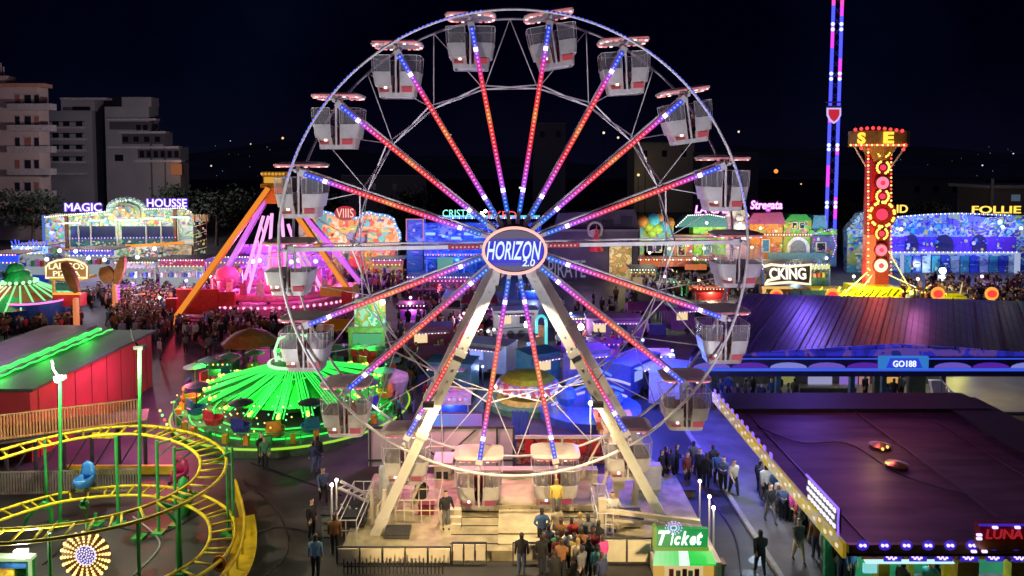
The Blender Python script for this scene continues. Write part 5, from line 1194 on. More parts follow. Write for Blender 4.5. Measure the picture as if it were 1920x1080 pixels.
m = MB(); 
for x, y, r in ((30, 545, 1.5), (36, 525, 1.3), (30, 508, .9), (24, 535, 1.2), (40, 545, 1.2)): q = P(x, y, 74); m.ball((q.x, q.y, q.z), r, 0, 10)
m.build('body', mat('inflatable_green', (.03, .4, .1), .4), t, smooth=True); lamp(P(20, 520, 70), (.2, 1, .5), 160)
t = thing('game_counter', 'low blue round game counter with red glowing rim at left', 'game stall', tuple(P(70, 570, 70)))
m = MB(); c2 = P(70, 560, 72); m.lathe((c2.x, c2.y, 0), [(2.6, 0), (2.8, 2.6), (2.5, 2.7)], 20); m.build('counter', BLUEP, t); m = MB(); m.tube([(c2.x + 2.8 * math.cos(k * .314), c2.y + 2.8 * math.sin(k * .314), 2.7) for k in range(20)], .1, 5, 0, True); m.build('rim_light', E_PINK, t)
# ------------------------------------------------------------------ target tower
Y = 88
t = thing('tower_ride', 'red tower with a column of yellow ringed targets and S E crown', 'tower ride', tuple(P(1650, 550, Y)))
Rm = mat('tower_red', (.5, .03, .03), .4)
m = MB(); m.rect(1629, 270, 1640, 560, Y, .9, 0); m.rect(1640, 270, 1666, 545, Y + .1, 1.1, 1); m.build('column', [Rm, mat('tower_dark_red', (.2, .015, .02), .45)], t)
bulb_row(t, [(1628, 280), (1628, 540)], Y - .35, 6, .14, [BR_, BY_]); bulb_row(t, [(1671, 290), (1671, 520)], Y - .1, 7, .13, [BY_, BR_]); bulb_row(t, [(1595, 272), (1700, 272)], Y - 1.6, 5, .14, [BY_, BR_])
m = MB(); m.rect(1624, 300, 1632, 440, Y - .1, .15, 0); m.rect(1626, 440, 1640, 555, Y - .1, .15, 1); m.build('edge_light', [emi('edge_dim_red', (.5, .02, .05), .5), emi('edge_orange', (1, .18, .06), .75)], t)
E_TR = emi('target_red', (1, .04, .12), 1.0); E_TP = emi('target_pale', (.9, .7, .7), .8); E_TPK = emi('target_pink', (1, .25, .4), .9)
for y, r, k in ((283, 13, 0), (314, 13, 0), (343, 13, 2), (368, 13, 0), (438, 12, 0), (469, 12, 3), (498, 14, 4), (402, 26, 1)):
    c = P(1656 - (y - 283) * .02, y, Y - .25); R_ = r * Y / F
    m = MB(); m.disc((c.x, c.y, c.z), R_ * 1.1, .2, 18, 0)
    if k in (0, 1):
        n = 10 if k else 2
        for j in range(n):
            a0 = 2 * math.pi * j / n + (.45 if not k else .1) - (math.pi / 2 if not k else 0)
            for q in range(6 if not k else 2):
                a = a0 + q * (.4 if not k else .2); m.ball((c.x + R_ * .88 * math.cos(a), c.y - .08, c.z + R_ * .88 * math.sin(a)), R_ * (.2 if not k else .12), 1, 6)
        m.disc((c.x, c.y - .1, c.z), R_ * .42, .1, 14, 2)
    else:
        m.disc((c.x, c.y - .08, c.z), R_ * .9, .1, 18, 3 if k < 4 else 4); m.disc((c.x, c.y - .14, c.z), R_ * .35, .08, 12, 2)
    m.build('target', [mat('tower_dark_red', 0), E_YEL, E_TR, E_TPK, emi('target_white', (1, .9, .6), 1.1)], t)
cc = P(1648, 260, Y + .6); R_ = 58 * Y / F
m = MB(); m.lathe((cc.x, cc.y, cc.z), [(R_, -1.0), (R_, .9), (R_ * .9, 1.0)], 8, 0, (1, .5)); m.build('crown', mat('crown_gold', (.3, .2, .06), .4), t)
m = MB(); m.lathe((cc.x, cc.y, cc.z - 2.8), [(1.2, 0), (2.2, 1.8)], 8, 0, (1, .7)); m.build('crown_neck', mat('tower_gold', (.35, .2, .04), .4), t)
text('lettering', 'S', 1607, 248, 1623, 270, cc.y - R_ * .5 - .1, E_YL, t, 0, .1, .05); text('lettering', 'E', 1656, 247, 1676, 269, cc.y - R_ * .5 - .15, E_YL, t, 0, .1, .05)
m = MB(); bulbs(m, [(1604 + k * 11, 243 - 3 * math.sin(k * .5)) for k in range(9)] + [(1698, 272), (1694, 280), (1615, 278)], cc.y - R_ * .45, .22); m.build('red_bulb', emi('bulb_red', (1, .05, .05), 1.6), t)
m = MB(); m.tube([P(1602, 275, Y), P(1628, 320, Y)], .1, 5); m.tube([P(1700, 272, Y), P(1667, 318, Y)], .1, 5)
for a in ((1632, 505, 1585, 548), (1666, 470, 1712, 552), (1666, 515, 1745, 552), (1636, 515, 1608, 552)): m.tube([P(a[0], a[1], Y), P(a[2], a[3], Y - 2)], .09, 5)
m.each('strut', STEEL, t)
m = MB(); m.rect(1540, 552, 1740, 585, Y - 2, 6); m.rect(1610, 540, 1690, 560, Y - 2.5, 4)
for k in range(20): m.bar(P(1530 + k * 11, 556, Y - 2.4), P(1542 + k * 11, 538 + 5 * (k % 3), Y - 2.4), .2)
for k in range(16): m.rect(1535 + k * 13, 560 - 4 * (k % 2), 1543 + k * 13, 580, Y - 2.6, .4)
m.build('base', mat('base_yellow', (.6, .55, .01), .5), t)
lamp(P(1650, 535, Y - 5), (1, .95, .15), 2600, .4); lamp(P(1600, 540, Y - 4), (1, .95, .15), 1300, .4); lamp(P(1650, 400, Y - 4), (1, .1, .06), 900, .4)
t = thing('ride_cabin', 'yellow control cabin with cyan panel beside the target tower base', 'cabin', tuple(P(1790, 585, 74)))
m = MB(); m.rect(1770, 556, 1812, 590, 74, 2); m.rect(1812, 562, 1826, 590, 73.6, 1.5); m.rect(1775, 550, 1806, 557, 74.3, 1.5); m.build('cabin_body', mat('base_yellow', 0), t)
m = MB()
for k in range(5): m.rect(1762 + k * 9, 573, 1768 + k * 9, 584, 73.4, .1)
m.build('cyan_panel', emi('cyan_light', (.1, .6, .8), .6), t); lamp(P(1795, 560, 70), (1, .95, .2), 700)
m = MB(); m.tube([P(1800, 552, 74), P(1805, 528, 74)], .07, 5); m.build('aerial', WHITE, t)
for x, y, Y, lab in ((1456, 554, 72, 'round red light with yellow ring below the diner sign'), (1561, 554, 70, 'round red light left of the target tower base'), (1759, 551, 70, 'round red light right of the target tower base'), (1860, 551, 72, 'round orange ringed light beside the far right crowd')):
    c = P(x, y, Y); t = thing('round_light', lab, 'light sign', (c.x, Y, 0), 0, 'round red lights on poles')
    m = MB(); m.tube([(c.x, Y + .2, 0), (c.x, Y + .2, c.z)], .06, 5); m.build('pole', DSTEEL, t)
    m = MB(); m.disc((c.x, Y, c.z), .68, .1, 20, 0); m.build('ring', E_ORANGE, t); m = MB(); m.disc((c.x, Y - .06, c.z), .48, .08, 18, 0, 1, .8); m.build('face', E_RED, t)
# drop tower with light rails
Y = 125
t = thing('light_tower', 'very tall slim lattice tower with blue and violet light rails and a red shield', 'tower ride', tuple(P(1558, 520, Y)))
m = MB(); sts = {-8: MB(), 8: MB()}
def tx(y): return 1558 + (400 - y) * .033
zs = list(range(430, -90, -20))
for y0, y1 in zip(zs, zs[1:]):
    for s_ in (-8, 8):
        m.bar(P(tx(y0) + s_, y0, Y), P(tx(y1) + s_, y1, Y), .22, .22)
        ph = ((430 - y0) / 20 + (3 if s_ > 0 else 0)) % 13
        c = (.55, .04, .6) if ph in (4, 5, 10) else (.06, .07, 1)
        if y0 < 20: c = (.8, .06, .35)
        sts[s_].bar(P(tx(y0) + s_, y0, Y - .2), P(tx(y1) + s_, y1, Y - .2), .55, .1, 0, tuple(1.6 * x for x in c))
    m.bar(P(tx(y0) - 8, y0, Y), P(tx(y1) + 8, y1, Y), .1)
    m.bar(P(tx(y0) + 8, y0, Y), P(tx(y1) - 8, y1, Y), .1)
for y in (55, 45, 148, 138, 272, 280, 380, 388):
    for s_ in (-8, 8): sts[s_].ball(P(tx(y) + s_, y, Y - .4), .34, 0, 6, (.9, 1.0, 2.0))
m.build('lattice', mat('tower_blue_steel', (.12, .1, .4), .4), t); [q.build('light_rail', LED, t) for q in sts.values()]
m = MB(); cx = tx(215)
m.pprism([(cx - 13, 202), (cx + 13, 202), (cx + 13, 216), (cx + 8, 226), (cx, 232), (cx - 8, 226), (cx - 13, 216)], Y - .8, .3, 0)
sh = m.build('shield', emi('shield_edge', (.6, .5, 1), .9), t)
m = MB(); m.pprism([(cx - 10, 205), (cx + 10, 205), (cx + 10, 215), (cx + 6, 223), (cx, 228), (cx - 6, 223), (cx - 10, 215)], Y - .95, .15, 0); m.build('shield_face', emi('shield_red', (.6, .02, .04), .8), sh)
m = MB(); m.rect(cx - 14, 198, cx + 14, 202, Y - .9, .4); m.rect(cx - 14, 190, cx + 14, 193, Y - .3, .6); m.build('carriage', mat('carriage_violet', (.2, .1, .35), .4), t)
# diner sign
Y = 84
t = thing('diner_stand', 'dark stand with white framed CKING sign and yellow lit side', 'stand', tuple(P(1480, 570, Y)))
m = MB(); m.pprism([(1432, 500), (1446, 496), (1480, 500), (1521, 496), (1519, 533), (1480, 529), (1434, 533), (1438, 515)], Y, .3); sg = m.build('sign_board', mat('sign_black', (.03, .02, .02), .4), t)
m = MB(); m.tube([P(a, b, Y - .1) for a, b in ((1432, 500), (1446, 496), (1480, 500), (1521, 496), (1519, 533), (1480, 529), (1434, 533), (1440, 526), (1462, 521))], .17, 6); m.build('sign_frame', emi('frame_warm', (1, .85, .6), 1.1), sg)
text('lettering', 'CKING', 1442, 502, 1512, 524, Y - .1, emi('sign_warm_white', (1, .9, .75), 1.2), sg, -.1, .08, .03)
m = MB(); m.rect(1433, 541, 1520, 575, Y + .3, 3); m.build('stand_wall', mat('brown_wall', (.15, .06, .04), .6), t)
m = MB(); m.rect(1430, 538, 1486, 542, Y - .1, .3); m.rect(1431, 541, 1436, 580, Y - .1, .3); m.build('trim_light', emi('amber_trim', (1, .6, .15), .7), t)
m = MB(); m.rect(1484, 546, 1500, 572, Y - .2, .3); m.rect(1504, 545, 1550, 560, Y + .1, .3); m.build('serving_hatch', mat('teal_panel', (.04, .2, .22), .5), t)
lamp(P(1475, 515, Y - 3), (1, .8, .5), 120)
# pavilion
def lin(a, b, t): return a + (b - a) * t
t = thing('pavilion', 'large pavilion with ribbed dark purple roof and blue lit fascia', 'pavilion', (22, 54, 0))
NP = 20; m = MB(); rb = MB()
FL, FRt = Vector((11.6, 46.2, 4.0)), Vector((46, 46.2, 4.0)); BL, BR = Vector((21.2, 64.5, 4.7)), Vector((56, 60.5, 4.4))
for k in range(NP):
    a, b = lin(FL, FRt, k / NP), lin(FL, FRt, (k + 1) / NP); c, d = lin(BL, BR, (k + 1) / NP), lin(BL, BR, k / NP)
    hump = lambda q: Vector((0, 0, .55 * max(0, 1 - abs(q - .42) / .42)))
    a, b = a + hump(k / NP), b + hump((k + 1) / NP)
    m.add([a, b, c, d], [(0, 1, 2, 3)]); rb.bar(a + Vector((0, 0, .06)), d + Vector((0, 0, .06)), .14, .1)
    for q in (.25, .5, .75): rb.bar(lin(a, b, q) + Vector((0, 0, .02)), lin(d, c, q) + Vector((0, 0, .02)), .04, .04)
rf = m.build('roof', mat('slate_roofing', (.05, .05, .07), .42, 0, .55, .5, .25, .5, (3.5, .18, 1)), t); rb.build('roof_rib', mat('rib_dark', (.02, .015, .03), .5), rf)
Yf = 45.8
m = MB(); m.rect(1296, 672, 2000, 706, Yf, .4); m.rect(1345, 664, 2000, 674, Yf + .6, .4); m.build('fascia', mat('fascia_navy', (.03, .03, .12), .35), t)
m = MB(); prs = [(1345, 666), (1440, 660), (1560, 652), (1680, 645), (1800, 652), (1920, 661), (2000, 666)]
m.pprism(prs + [(2000, 668), (1345, 668)], Yf + .5, .15); m.build('pediment', mural('pediment_art', [(.02, .02, .3), (.03, .03, .5), (.12, .06, .35), (.02, .02, .2)], .5, glow=.55), t)
m = MB()
for k in range(9):
    x = 1300 + k * 72 - (0 if k < 5 else -20)
    if 1640 < x + 30 < 1750: continue
    m.pprism([(x, 690)] + [(x + 35 - 35 * math.cos(math.pi * j / 8), 690 - 10 * math.sin(math.pi * j / 8)) for j in range(9)], Yf - .06, .06, k % 3)
m.each('fascia_wave', [emi('wave_lilac', (.16, .1, .6), .7), emi('wave_violet', (.1, .02, .4), .7), emi('wave_pale', (.25, .25, .75), .7)], t)
m = MB(); m.rect(1296, 691, 2000, 696, Yf - .08, .08); m.rect(1345, 672, 2000, 674, Yf - .03, .05); m.build('fascia_line', emi('fascia_blue', (.04, .1, .75), .9), t)
m = MB(); m.rect(1650, 669, 1741, 692, Yf - .25, .25); sg = m.build('name_sign', emi('sign_azure', (.03, .2, .6), .8), t)
m = MB(); m.pprism([(1662, 690), (1670, 672), (1722, 672), (1730, 690)], Yf - .3, .06); m.build('sign_face', emi('sign_royal', (.02, .04, .6), .9), sg)
text('lettering', 'GO188', 1674, 676, 1718, 688, Yf - .34, emi('sky_letter', (.65, .75, 1), 1.2), sg, 0, .03, .02)
m = MB()
for x in (13, 17.6, 22.5, 24.6, 28.5, 36, 43): m.box((x, 47, 1.5), (.3, .3, 3.0))
m.each('post', mat('post_teal', (.05, .12, .16), .5), t)
m = MB(); m.rect(1300, 706, 1760, 800, 52.5, .3); m.build('inner_wall', mat('inner_dark', (.06, .06, .08), .6), t)
m = MB(); m.rect(1516, 707, 1560, 726, 52.3, .1, 0); m.rect(1575, 707, 1608, 726, 52.3, .1, 1); m.rect(1455, 705, 1490, 730, 52.3, .1, 2); m.rect(1612, 706, 1630, 735, 52.3, .1, 3); m.rect(1658, 708, 1684, 724, 52.2, .1, 4)
m.each('lit_panel', [emi('panel_lilac', (.4, .4, .7), .6), emi('panel_violet', (.25, .15, .6), .7), emi('panel_olive', (.35, .35, .12), .5), emi('panel_peach', (.7, .3, .25), .5), emi('panel_amber', (.8, .4, .08), .7)], t)
m = MB(); m.rect(1500, 728, 1605, 760, 50, .4); m.rect(1640, 706, 1650, 760, 49.5, .3); m.rect(1705, 706, 1735, 748, 49.5, .3); m.each('counter', mat('counter_green', (.06, .09, .08), .5), t)
m = MB(); m.box((31, 51, .1), (26, 9, .16)); m.build('pavilion_floor', mat('lit_floor', (.2, .19, .17), .35, 0, .2, .6), t)
m = MB(); a = [P(1742, 712, 46.6), P(1765, 712, 46.6), P(1775, 742, 46.6), P(1748, 742, 46.6)]; m.prism([(p.x, p.z) for p in a], 46.4, 46.7); m.build('white_panel', WHITE, t)
m = MB(); a, b = P(1765, 712, 46.2), P(1822, 775, 40.6); 
for k in range(10): m.bar(lin(a, b, k / 9), lin(a, b, k / 9) - Vector((0, 0, .9)), .04)
m.bar(a, b, .07); m.bar(a - Vector((0, 0, .9)), b - Vector((0, 0, .9)), .07); m.build('handrail', GREYP, t)
lamp((33, 49.5, 3.4), (1, .75, .3), 260, .3); lamp((29, 50, 3.2), (.8, .9, .9), 160, .3); lamp((17, 50, 3), (.8, .85, .5), 130, .3); lamp((24.6, 50, 3), (1, .8, .5), 90, .3)
lamp((27, 66, 9), (.22, .12, 1), 1300, .5); lamp((25, 58, 9), (.3, .2, .9), 500, .5); lamp((35, 62, 8), (.6, .15, .45), 450, .5); lamp((18, 44, 9.5), (.2, .08, .9), 600, .5); lamp((42, 52, 10), (.5, .2, .5), 500, .5)  # purple lights added over the roof, without fixtures
# dodgem hall
t = thing('dodgem_hall', 'dodgem hall with flat dark purple roof, yellow edge and blue neon trim', 'dodgem hall', (16.5, 31, 0))
ZR = 4.0; c0 = G(1587, 1030, ZR); c1 = G(1352, 742, ZR); x1 = 24.5
m = MB(); m.box(((c0.x + x1) / 2, (c0.y + c1.y) / 2, ZR - .12), (x1 - c0.x, c1.y - c0.y, .24), 0)
rf = m.build('roof', mat('plum_roofing', (.1, .06, .068), .5, 0, .6, .9, .35, .4, (.35, 1.6, 1)), t)
m = MB(); m.box((17.3, (c0.y + c1.y) / 2 - 1.2, ZR + .03), (.09, c1.y - c0.y - 2.8, .06))
m.box((20.6, (c0.y + c1.y) / 2 - 1.2, ZR + .02), (.06, c1.y - c0.y - 2.8, .04)); m.box((c0.x + .9, (c0.y + c1.y) / 2 - .2, ZR + .02), (.05, c1.y - c0.y - .6, .04))
m.build('roof_seam', mat('seam_violet', (.11, .06, .1), .35), rf)
m = MB(); m.box(((c0.x + x1) / 2, c1.y - 1.35, ZR + .1), (x1 - c0.x - .6, 2.5, .2), 0); m.build('back_strip', mat('black_roofing', (.012, .014, .012), .6), rf)
m = MB(); m.box((23.3, 31.5, ZR + .09), (2.4, 12, .18), 0); m.build('side_strip', mat('black_roofing', 0), rf)
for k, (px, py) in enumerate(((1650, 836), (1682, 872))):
    v = G(px, py, ZR + .1); m = MB(); m.lathe(v - Vector((0, 0, .1)), [(.4, 0), (.4, .12), (.46, .15), (.05, .24)], 18); vt = m.build('roof_reflection', mat('reflection_brass', (.35, .2, .06), .3, .7), rf, smooth=False)  # discs standing in for gold reflections on the roof
m = MB(); [m.ball(G(x_, y_, ZR + .32), .07, 0, 6) for x_, y_ in ((1664, 838), (1655, 842))]; m.build('amber_dot', emi('reflection_amber', (1, .5, .1), 1.6), t)  # glowing dots added to brighten the gold reflections
m = MB(); m.tube(catmull([G(1420, 800, ZR + .04), G(1500, 830, ZR + .04), G(1590, 832, ZR + .04), G(1690, 890, ZR + .04), G(1820, 930, ZR + .04)], 8), .022, 4); m.build('roof_cable', BLACK, rf)
v = G(1642, 815, ZR + .5); lamp(v + Vector((0, 0, 1.0)), (1, .6, .2), 40, .1)  # warm light added for the gold reflections
# long yellow edge with lights on the left side
m = MB(); m.box((c0.x - .06, (c0.y + c1.y) / 2, ZR - .05), (.12, c1.y - c0.y, .5), 0); m.build('side_fascia', mural('edge_art', [(.6, .45, .03), (.65, .5, .05), (.5, .45, .3), (.6, .4, .02)], 1.2, glow=.25), t)
m = MB()
for k in range(34):
    y = lin(c0.y + .4, c1.y - .2, (k / 33)); m.box((c0.x - .14, y, ZR + (.1 if k % 2 else -.08)), (.05, .14, .1), 0)
for k in range(12): m.box((c0.x - .1, lin(29.5, 37.8, k / 11), ZR + .38), (.06, .22, .2), 1)
m.build('side_light', [emi('edge_white', (.9, .75, .6), .8), emi('edge_violet', (.3, .15, 1), 1.0)], t)
m = MB(); m.box((c0.x - .02, 34.4, ZR + .2), (.06, 7.6, .08)); m.build('rail_light', emi('edge_amber', (1, .55, .05), .5), t)
# upright sign on the edge
ys0, ys1 = G(1535, 975, ZR).y - 1.6, G(1535, 975, ZR).y + .9
m = MB(); m.box((c0.x + .05, (ys0 + ys1) / 2 + .3, ZR + .62), (.1, ys1 - ys0, .85)); sg = m.build('edge_sign', BLACK, t)
m = MB(); n = 9
for i in range(n):
    for j in range(3):
        y = lin(ys0 + .2, ys1, (i + .5) / n) + .25; m.box((c0.x - .03, y + (.06 if j % 2 else -.04), ZR + .35 + j * .27), (.05, .15, .13), 0)
m.build('letter_lights', emi('edge_sign_white', (.9, .85, 1), 1.0), sg)
m = MB(); m.tube([(c0.x - .05, ys0 + .2, ZR + .15), (c0.x - .05, ys0 + .2, ZR + 1.1), (c0.x - .05, ys1 + .3, ZR + 1.1)], .05, 5); m.build('sign_edge', emi('edge_violet', 0), sg)
# front fascia
yf = c0.y
def fz(py): return P(1700, py, yf).z
m = MB(); m.box(((c0.x + x1) / 2, yf - .08, (fz(1017) + fz(1033)) / 2), (x1 - c0.x, .16, fz(1017) - fz(1033)), 0); m.box(((c0.x + x1) / 2 + .3, yf + .25, (fz(1034) + fz(1054)) / 2), (x1 - c0.x - .6, .16, fz(1034) - fz(1054)), 1)
m.build('front_fascia', [mat('fascia_ochre', (.3, .17, .05), .4), mural('front_art', [(.12, .02, .1), (.04, .02, .2), (.3, .1, .03), (.08, .02, .15)], 1.6, glow=.2)], t)
m = MB()
for k in range(9):
    x = 1618 + k * 41
    for d in (-4, 4): m.ball(P(x + d, 1023, yf - .2), .055, 0, 6)
    m.rect(x - 3, 1022, x + 3, 1024, yf - .19, .03, 0)
for k in range(8):
    x = 1662 + k * 48
    for i in range(5): m.rect(x + i * 4, 1043 + (i % 2) * 3 + i * .5, x + i * 4 + 4, 1046 + (i % 2) * 3 + i * .5, yf + .12, .04, 0)
m.build('fascia_light', emi('hot_violet', (.62, .45, 1), 1.8), t)
m = MB()
for k in range(9): c = P(1618 + k * 41, 1023, yf - .17); m.disc((c.x, c.y, c.z), .17, .03, 12, 0, 1.2, 1)
for k in range(8): m.rect(1658 + k * 48, 1037, 1690 + k * 48, 1053, yf + .15, .04, 0)
m.each('fascia_glow', emi('blue_board', (.05, .02, .55), .7), t)
m = MB(); m.rect(1625, 1055, 1790, 1057.5, yf + .1, .2); m.build('lower_strip', emi('strip_pale', (.5, .8, .8), 1.0), t)
m = MB(); m.rect(1838, 985, 1990, 1012, yf - .5, .3, 0); m.rect(1838, 1012, 1990, 1031, yf - .48, .3, 1); cs = m.build('corner_sign', [mat('sign_crimson', (.35, .02, .04), .4), mat('sign_ochre', (.5, .22, .03), .4)], t)
text('lettering', 'LUNA PARK', 1848, 992, 1990, 1010, yf - .56, emi('scarlet_letter', (.5, .02, .03), .6), cs, .1, .04, .01)
m = MB()
for x, y in ((1866, 989), (1908, 989), (1836, 1003), (1836, 1010), (1826, 1034), (1846, 1034)):
    for d in (-3, 0, 3): m.ball(P(x + d, y, yf - .6), .05, 0, 6)
m.build('sign_light', emi('hot_violet', 0), cs)
m = MB(); m.rect(1838, 985, 1990, 987, yf - .56, .1); m.build('sign_trim', emi('blue_board', 0), cs)
m = MB(); m.box(((c0.x + x1) / 2 + 1, yf + 5, 1.7), (x1 - c0.x - 1, .2, 3.4), 0); m.box((c0.x + 3.9, yf + 6.6, 1.7), (.15, 3.4, 3.4), 0); m.box((c0.x + 4.1, 36, 1.2), (.15, 5, 2.4), 0); m.build('inner_wall', mat('mint_wall', (.06, .45, .22), .5, 0, .2, .8), t)
m = MB()
for x, wd, mi in ((1655, 14, 1), (1812, 32, 0), (1905, 16, 0)): m.rect(x - wd / 2, 1056, x + wd / 2, 1300, yf + .5, .4, 0)
m.each('column', mat('column_yellow', (.6, .42, .03), .35), t)
m = MB(); m.box((c0.x + 9.2, 31, .22), (9.6, 14, .2)); m.build('track_floor', mat('dodgem_floor', (.25, .25, .27), .3), t)
m = MB()
for k in range(7): m.box((c0.x + 4.2, lin(c0.y + 1.5, c1.y - .5, k / 6), 1.9), (.2, .2, 3.8))
m.each('side_post', mat('column_yellow', 0), t)
m = MB(); m.rect(1620, 1058, 1650, 1075, yf + .6, .1); m.build('lit_sign', emi('cyan_sign', (.3, .8, .8), .7), t)
lamp((15, 26.5, 3.2), (.5, 1, .85), 420, .3); lamp((20, 26, 3.2), (.8, .9, 1), 200, .3); lamp((12.5, 31, 3.0), (.8, .9, 1), 200, .3); lamp((12.2, 35, 3.0), (.6, .75, 1), 300, .3)
lamp((14, 27.5, 9), (.5, .25, .75), 260, .3); lamp((17, 34, 8), (.6, .1, .35), 230, .3); lamp((9.5, 38.5, 6), (.02, .05, 1), 2600, .4, 'SPOT', (9.5, 38.6, 0), 110); lamp((8.5, 46, 7), (.03, .07, 1), 5200, .4, 'SPOT', (8.5, 46.1, 0), 120); lamp((10, 55, 7), (.15, .06, 1), 3800, .4, 'SPOT', (10, 55.1, 0), 125); lamp((15, 60, 9), (.35, .06, .7), 3000, .5, 'SPOT', (15, 60.1, 0), 120)

# ------------------------------------------------------------------ little rides seen through the wheel
kc = G(990, 770); kc = Vector((kc.x, kc.y + 1.5, 0))
t = thing('kiddie_carousel', 'small round children ride with yellow top and white lit rim seen between the wheel legs', 'carousel', tuple(kc))
m = MB(); m.lathe(kc, [(3.0, 0), (3.0, .4)], 28); m.build('deck', mat('green_deck', (.06, .22, .08), .5), t)
m = MB(); m.lathe(kc, [(1.9, 1.75), (1.5, 2.0), (.4, 2.2)], 24); m.build('top', mat('lemon_canopy', (.32, .34, .02), .5), t)
m = MB(); m.lathe(kc, [(2.1, 1.05), (2.15, 1.5), (1.8, 1.75)], 28); m.build('rim', mural('rim_art', [(.5, .5, .5), (.5, .1, .12), (.15, .3, .5), (.6, .55, .4)], 1.6), t)
m = MB()
for k in range(24): a = 2 * math.pi * k / 24; m.ball(kc + Vector((2.2 * math.cos(a), 2.2 * math.sin(a), 1.15)), .1, k % 2, 5)
m.build('bulb', [E_WHITE, emi('bulb_pink', (1, .3, .4), 1.5)], t)
m = MB(); m.lathe(kc, [(2.2, .3), (2.0, .7), (1.2, .75), (1.2, 1.2)], 20); m.build('drum', mat('yellow_drum', (.45, .4, .05), .5), t)
lamp(kc + Vector((0, -3.2, 3.2)), (.9, 1, .85), 60)
t = thing('spiral_ride', 'small ride with curved pale blue and white light arcs on a blue lit deck', 'spinning ride', tuple(G(1110, 770)))
b = G(1105, 775); m = MB(); m.lathe(b, [(3.4, 0), (3.4, .5)], 24); m.build('deck', mat('blue_deck', (.05, .12, .4), .4), t)
m = MB()
for k, (h, r) in enumerate(((2.5, 2.6), (2.0, 2.2), (1.5, 2.5), (2.8, 1.5))):
    m.tube([b + Vector((-r + 2 * r * j / 12, -.5 + .3 * k, h - 1.0 * (1 - math.sin(math.pi * j / 12 * .8)))) for j in range(13)], .09, 5, k % 2)
m.each('light_arc', [emi('arc_lilac', (.5, .45, 1), .9), emi('arc_blue', (.1, .2, 1), 1.0)], t)
m = MB(); m.tube([b, b + Vector((0, 0, 1.8))], .3, 10); m.ball(b + Vector((-1.6, -1, 1.5)), .7, 0, 8); m.ball(b + Vector((1.5, -1.2, 1.3)), .6, 0, 8); m.build('centre', mat('ride_blue', (.04, .15, .5), .4), t)
lamp(b + Vector((1, -3, 4)), (.1, .2, 1), 700, .3); lamp(b + Vector((3, 2, 4)), (.12, .15, 1), 500, .3)
m = MB(); q = P(1108, 756, b.y - 3); m.ball(q, .16, 0, 6); m.tube([(q.x, q.y, 0), q], .04, 5); m.build('spot_bulb', E_WHITE, t)
t = thing('inflatable_arch', 'small cyan neon arch with an orange figure behind the children ride', 'arch', tuple(G(1015, 665)))
Y = 62; m = MB(); m.tube([P(1006, 625, Y)] + [P(1015 - 9 * math.cos(math.pi * k / 8), 604 - 12 * math.sin(math.pi * k / 8), Y) for k in range(9)] + [P(1024, 660, Y)], .13, 6); m.build('neon_arch', E_CYAN, t)
m = MB(); m.rect(1009, 612, 1021, 632, Y + .4, .4, 0); m.rect(1005, 632, 1022, 648, Y + .3, .8, 1); m.rect(988, 648, 1024, 670, Y + .2, 1.2, 2); m.build('figure', [mat('figure_orange', (.65, .2, .08)), mat('figure_brown', (.3, .15, .08)), mat('figure_blue', (.1, .2, .5))], t)
lamp(P(1015, 635, Y - 3), (.7, .8, 1), 160)
t = thing('ride_sign', 'teal and yellow curled sign board right of the children ride', 'sign', tuple(G(1035, 720)))
Y = 57; m = MB(); m.pprism([(1026, 708), (1026, 672), (1034, 664), (1044, 672), (1047, 690), (1042, 706)], Y, .3, 0); m.build('board', mural('teal_board', [(.03, .3, .35), (.3, .5, .1), (.05, .4, .4), (.5, .5, .05)], 1.2, glow=.25), t)
t = thing('light_pole', 'violet light tube pole standing beside the right wheel leg', 'light pole', tuple(G(1055, 715)))
a = G(1056, 712); b2 = P(1056, 640, a.y); m = MB(); m.tube([a, b2], .14, 7); m.build('tube', emi('pole_violet', (.35, .06, .95), .9), t)
t = thing('string_lights', 'white bulb string between two poles behind the children ride', 'string lights', tuple(G(960, 690)))
Y = 64; m = MB(); m.tube([P(902, 622, Y), P(942, 616, Y), P(985, 613, Y), P(1030, 613, Y), P(1088, 614, Y)], .04, 4); m.tube([P(902, 620, Y), (P(902, 620, Y).x, Y, 0)], .05, 5); m.tube([P(1088, 612, Y), (P(1088, 612, Y).x, Y, 0)], .05, 5); m.build('cable', DSTEEL, t)
m = MB(); bulbs(m, [(902, 620), (915, 621), (926, 618), (937, 616), (985, 611), (1072, 616), (1060, 614)], Y - .1, .16); m.build('bulbs', emi('string_white', (.85, .95, 1), 2), t)
m = MB(); bulbs(m, [(988, 608), (1089, 613)], Y - .2, .3); m.build('globe', E_WHITE, t); lamp(P(988, 606, Y - 1), (1, .95, 1), 260); lamp(P(1089, 611, Y - 1), (.9, .95, 1), 260)
t = thing('van', 'pale box van parked behind the left wheel leg on the violet lit ground', 'van', tuple(G(848, 605)))
b = G(848, 604); m = MB(); m.box((b.x, b.y + 2, 1.5), (2.1, 4.6, 2.2)); m.box((b.x, b.y - .7, 1.0), (2.0, 1.4, 1.3)); m.build('van_body', WHITE, t)
m = MB(); m.box((b.x, b.y - .36, 2.0), (1.7, .05, .7)); m.build('windscreen', mat('dark_glass', 0), t); m = MB()
for x in (-1, 1):
    for y in (-.6, 3.3): m.lathe((b.x + x * .95, b.y + y, .35), [(.35, -.1), (.35, .1)], 12, 0, axis='y')
m.each('wheel', BLACK, t); m = MB(); m.box((b.x - .7, b.y - 1.41, .8), (.3, .04, .15)); m.box((b.x + .7, b.y - 1.41, .8), (.3, .04, .15)); m.each('headlight', WHITE, t)
t = thing('parasol', 'closed grey market parasol beside the green octopus ride', 'parasol', tuple(G(740, 775)))
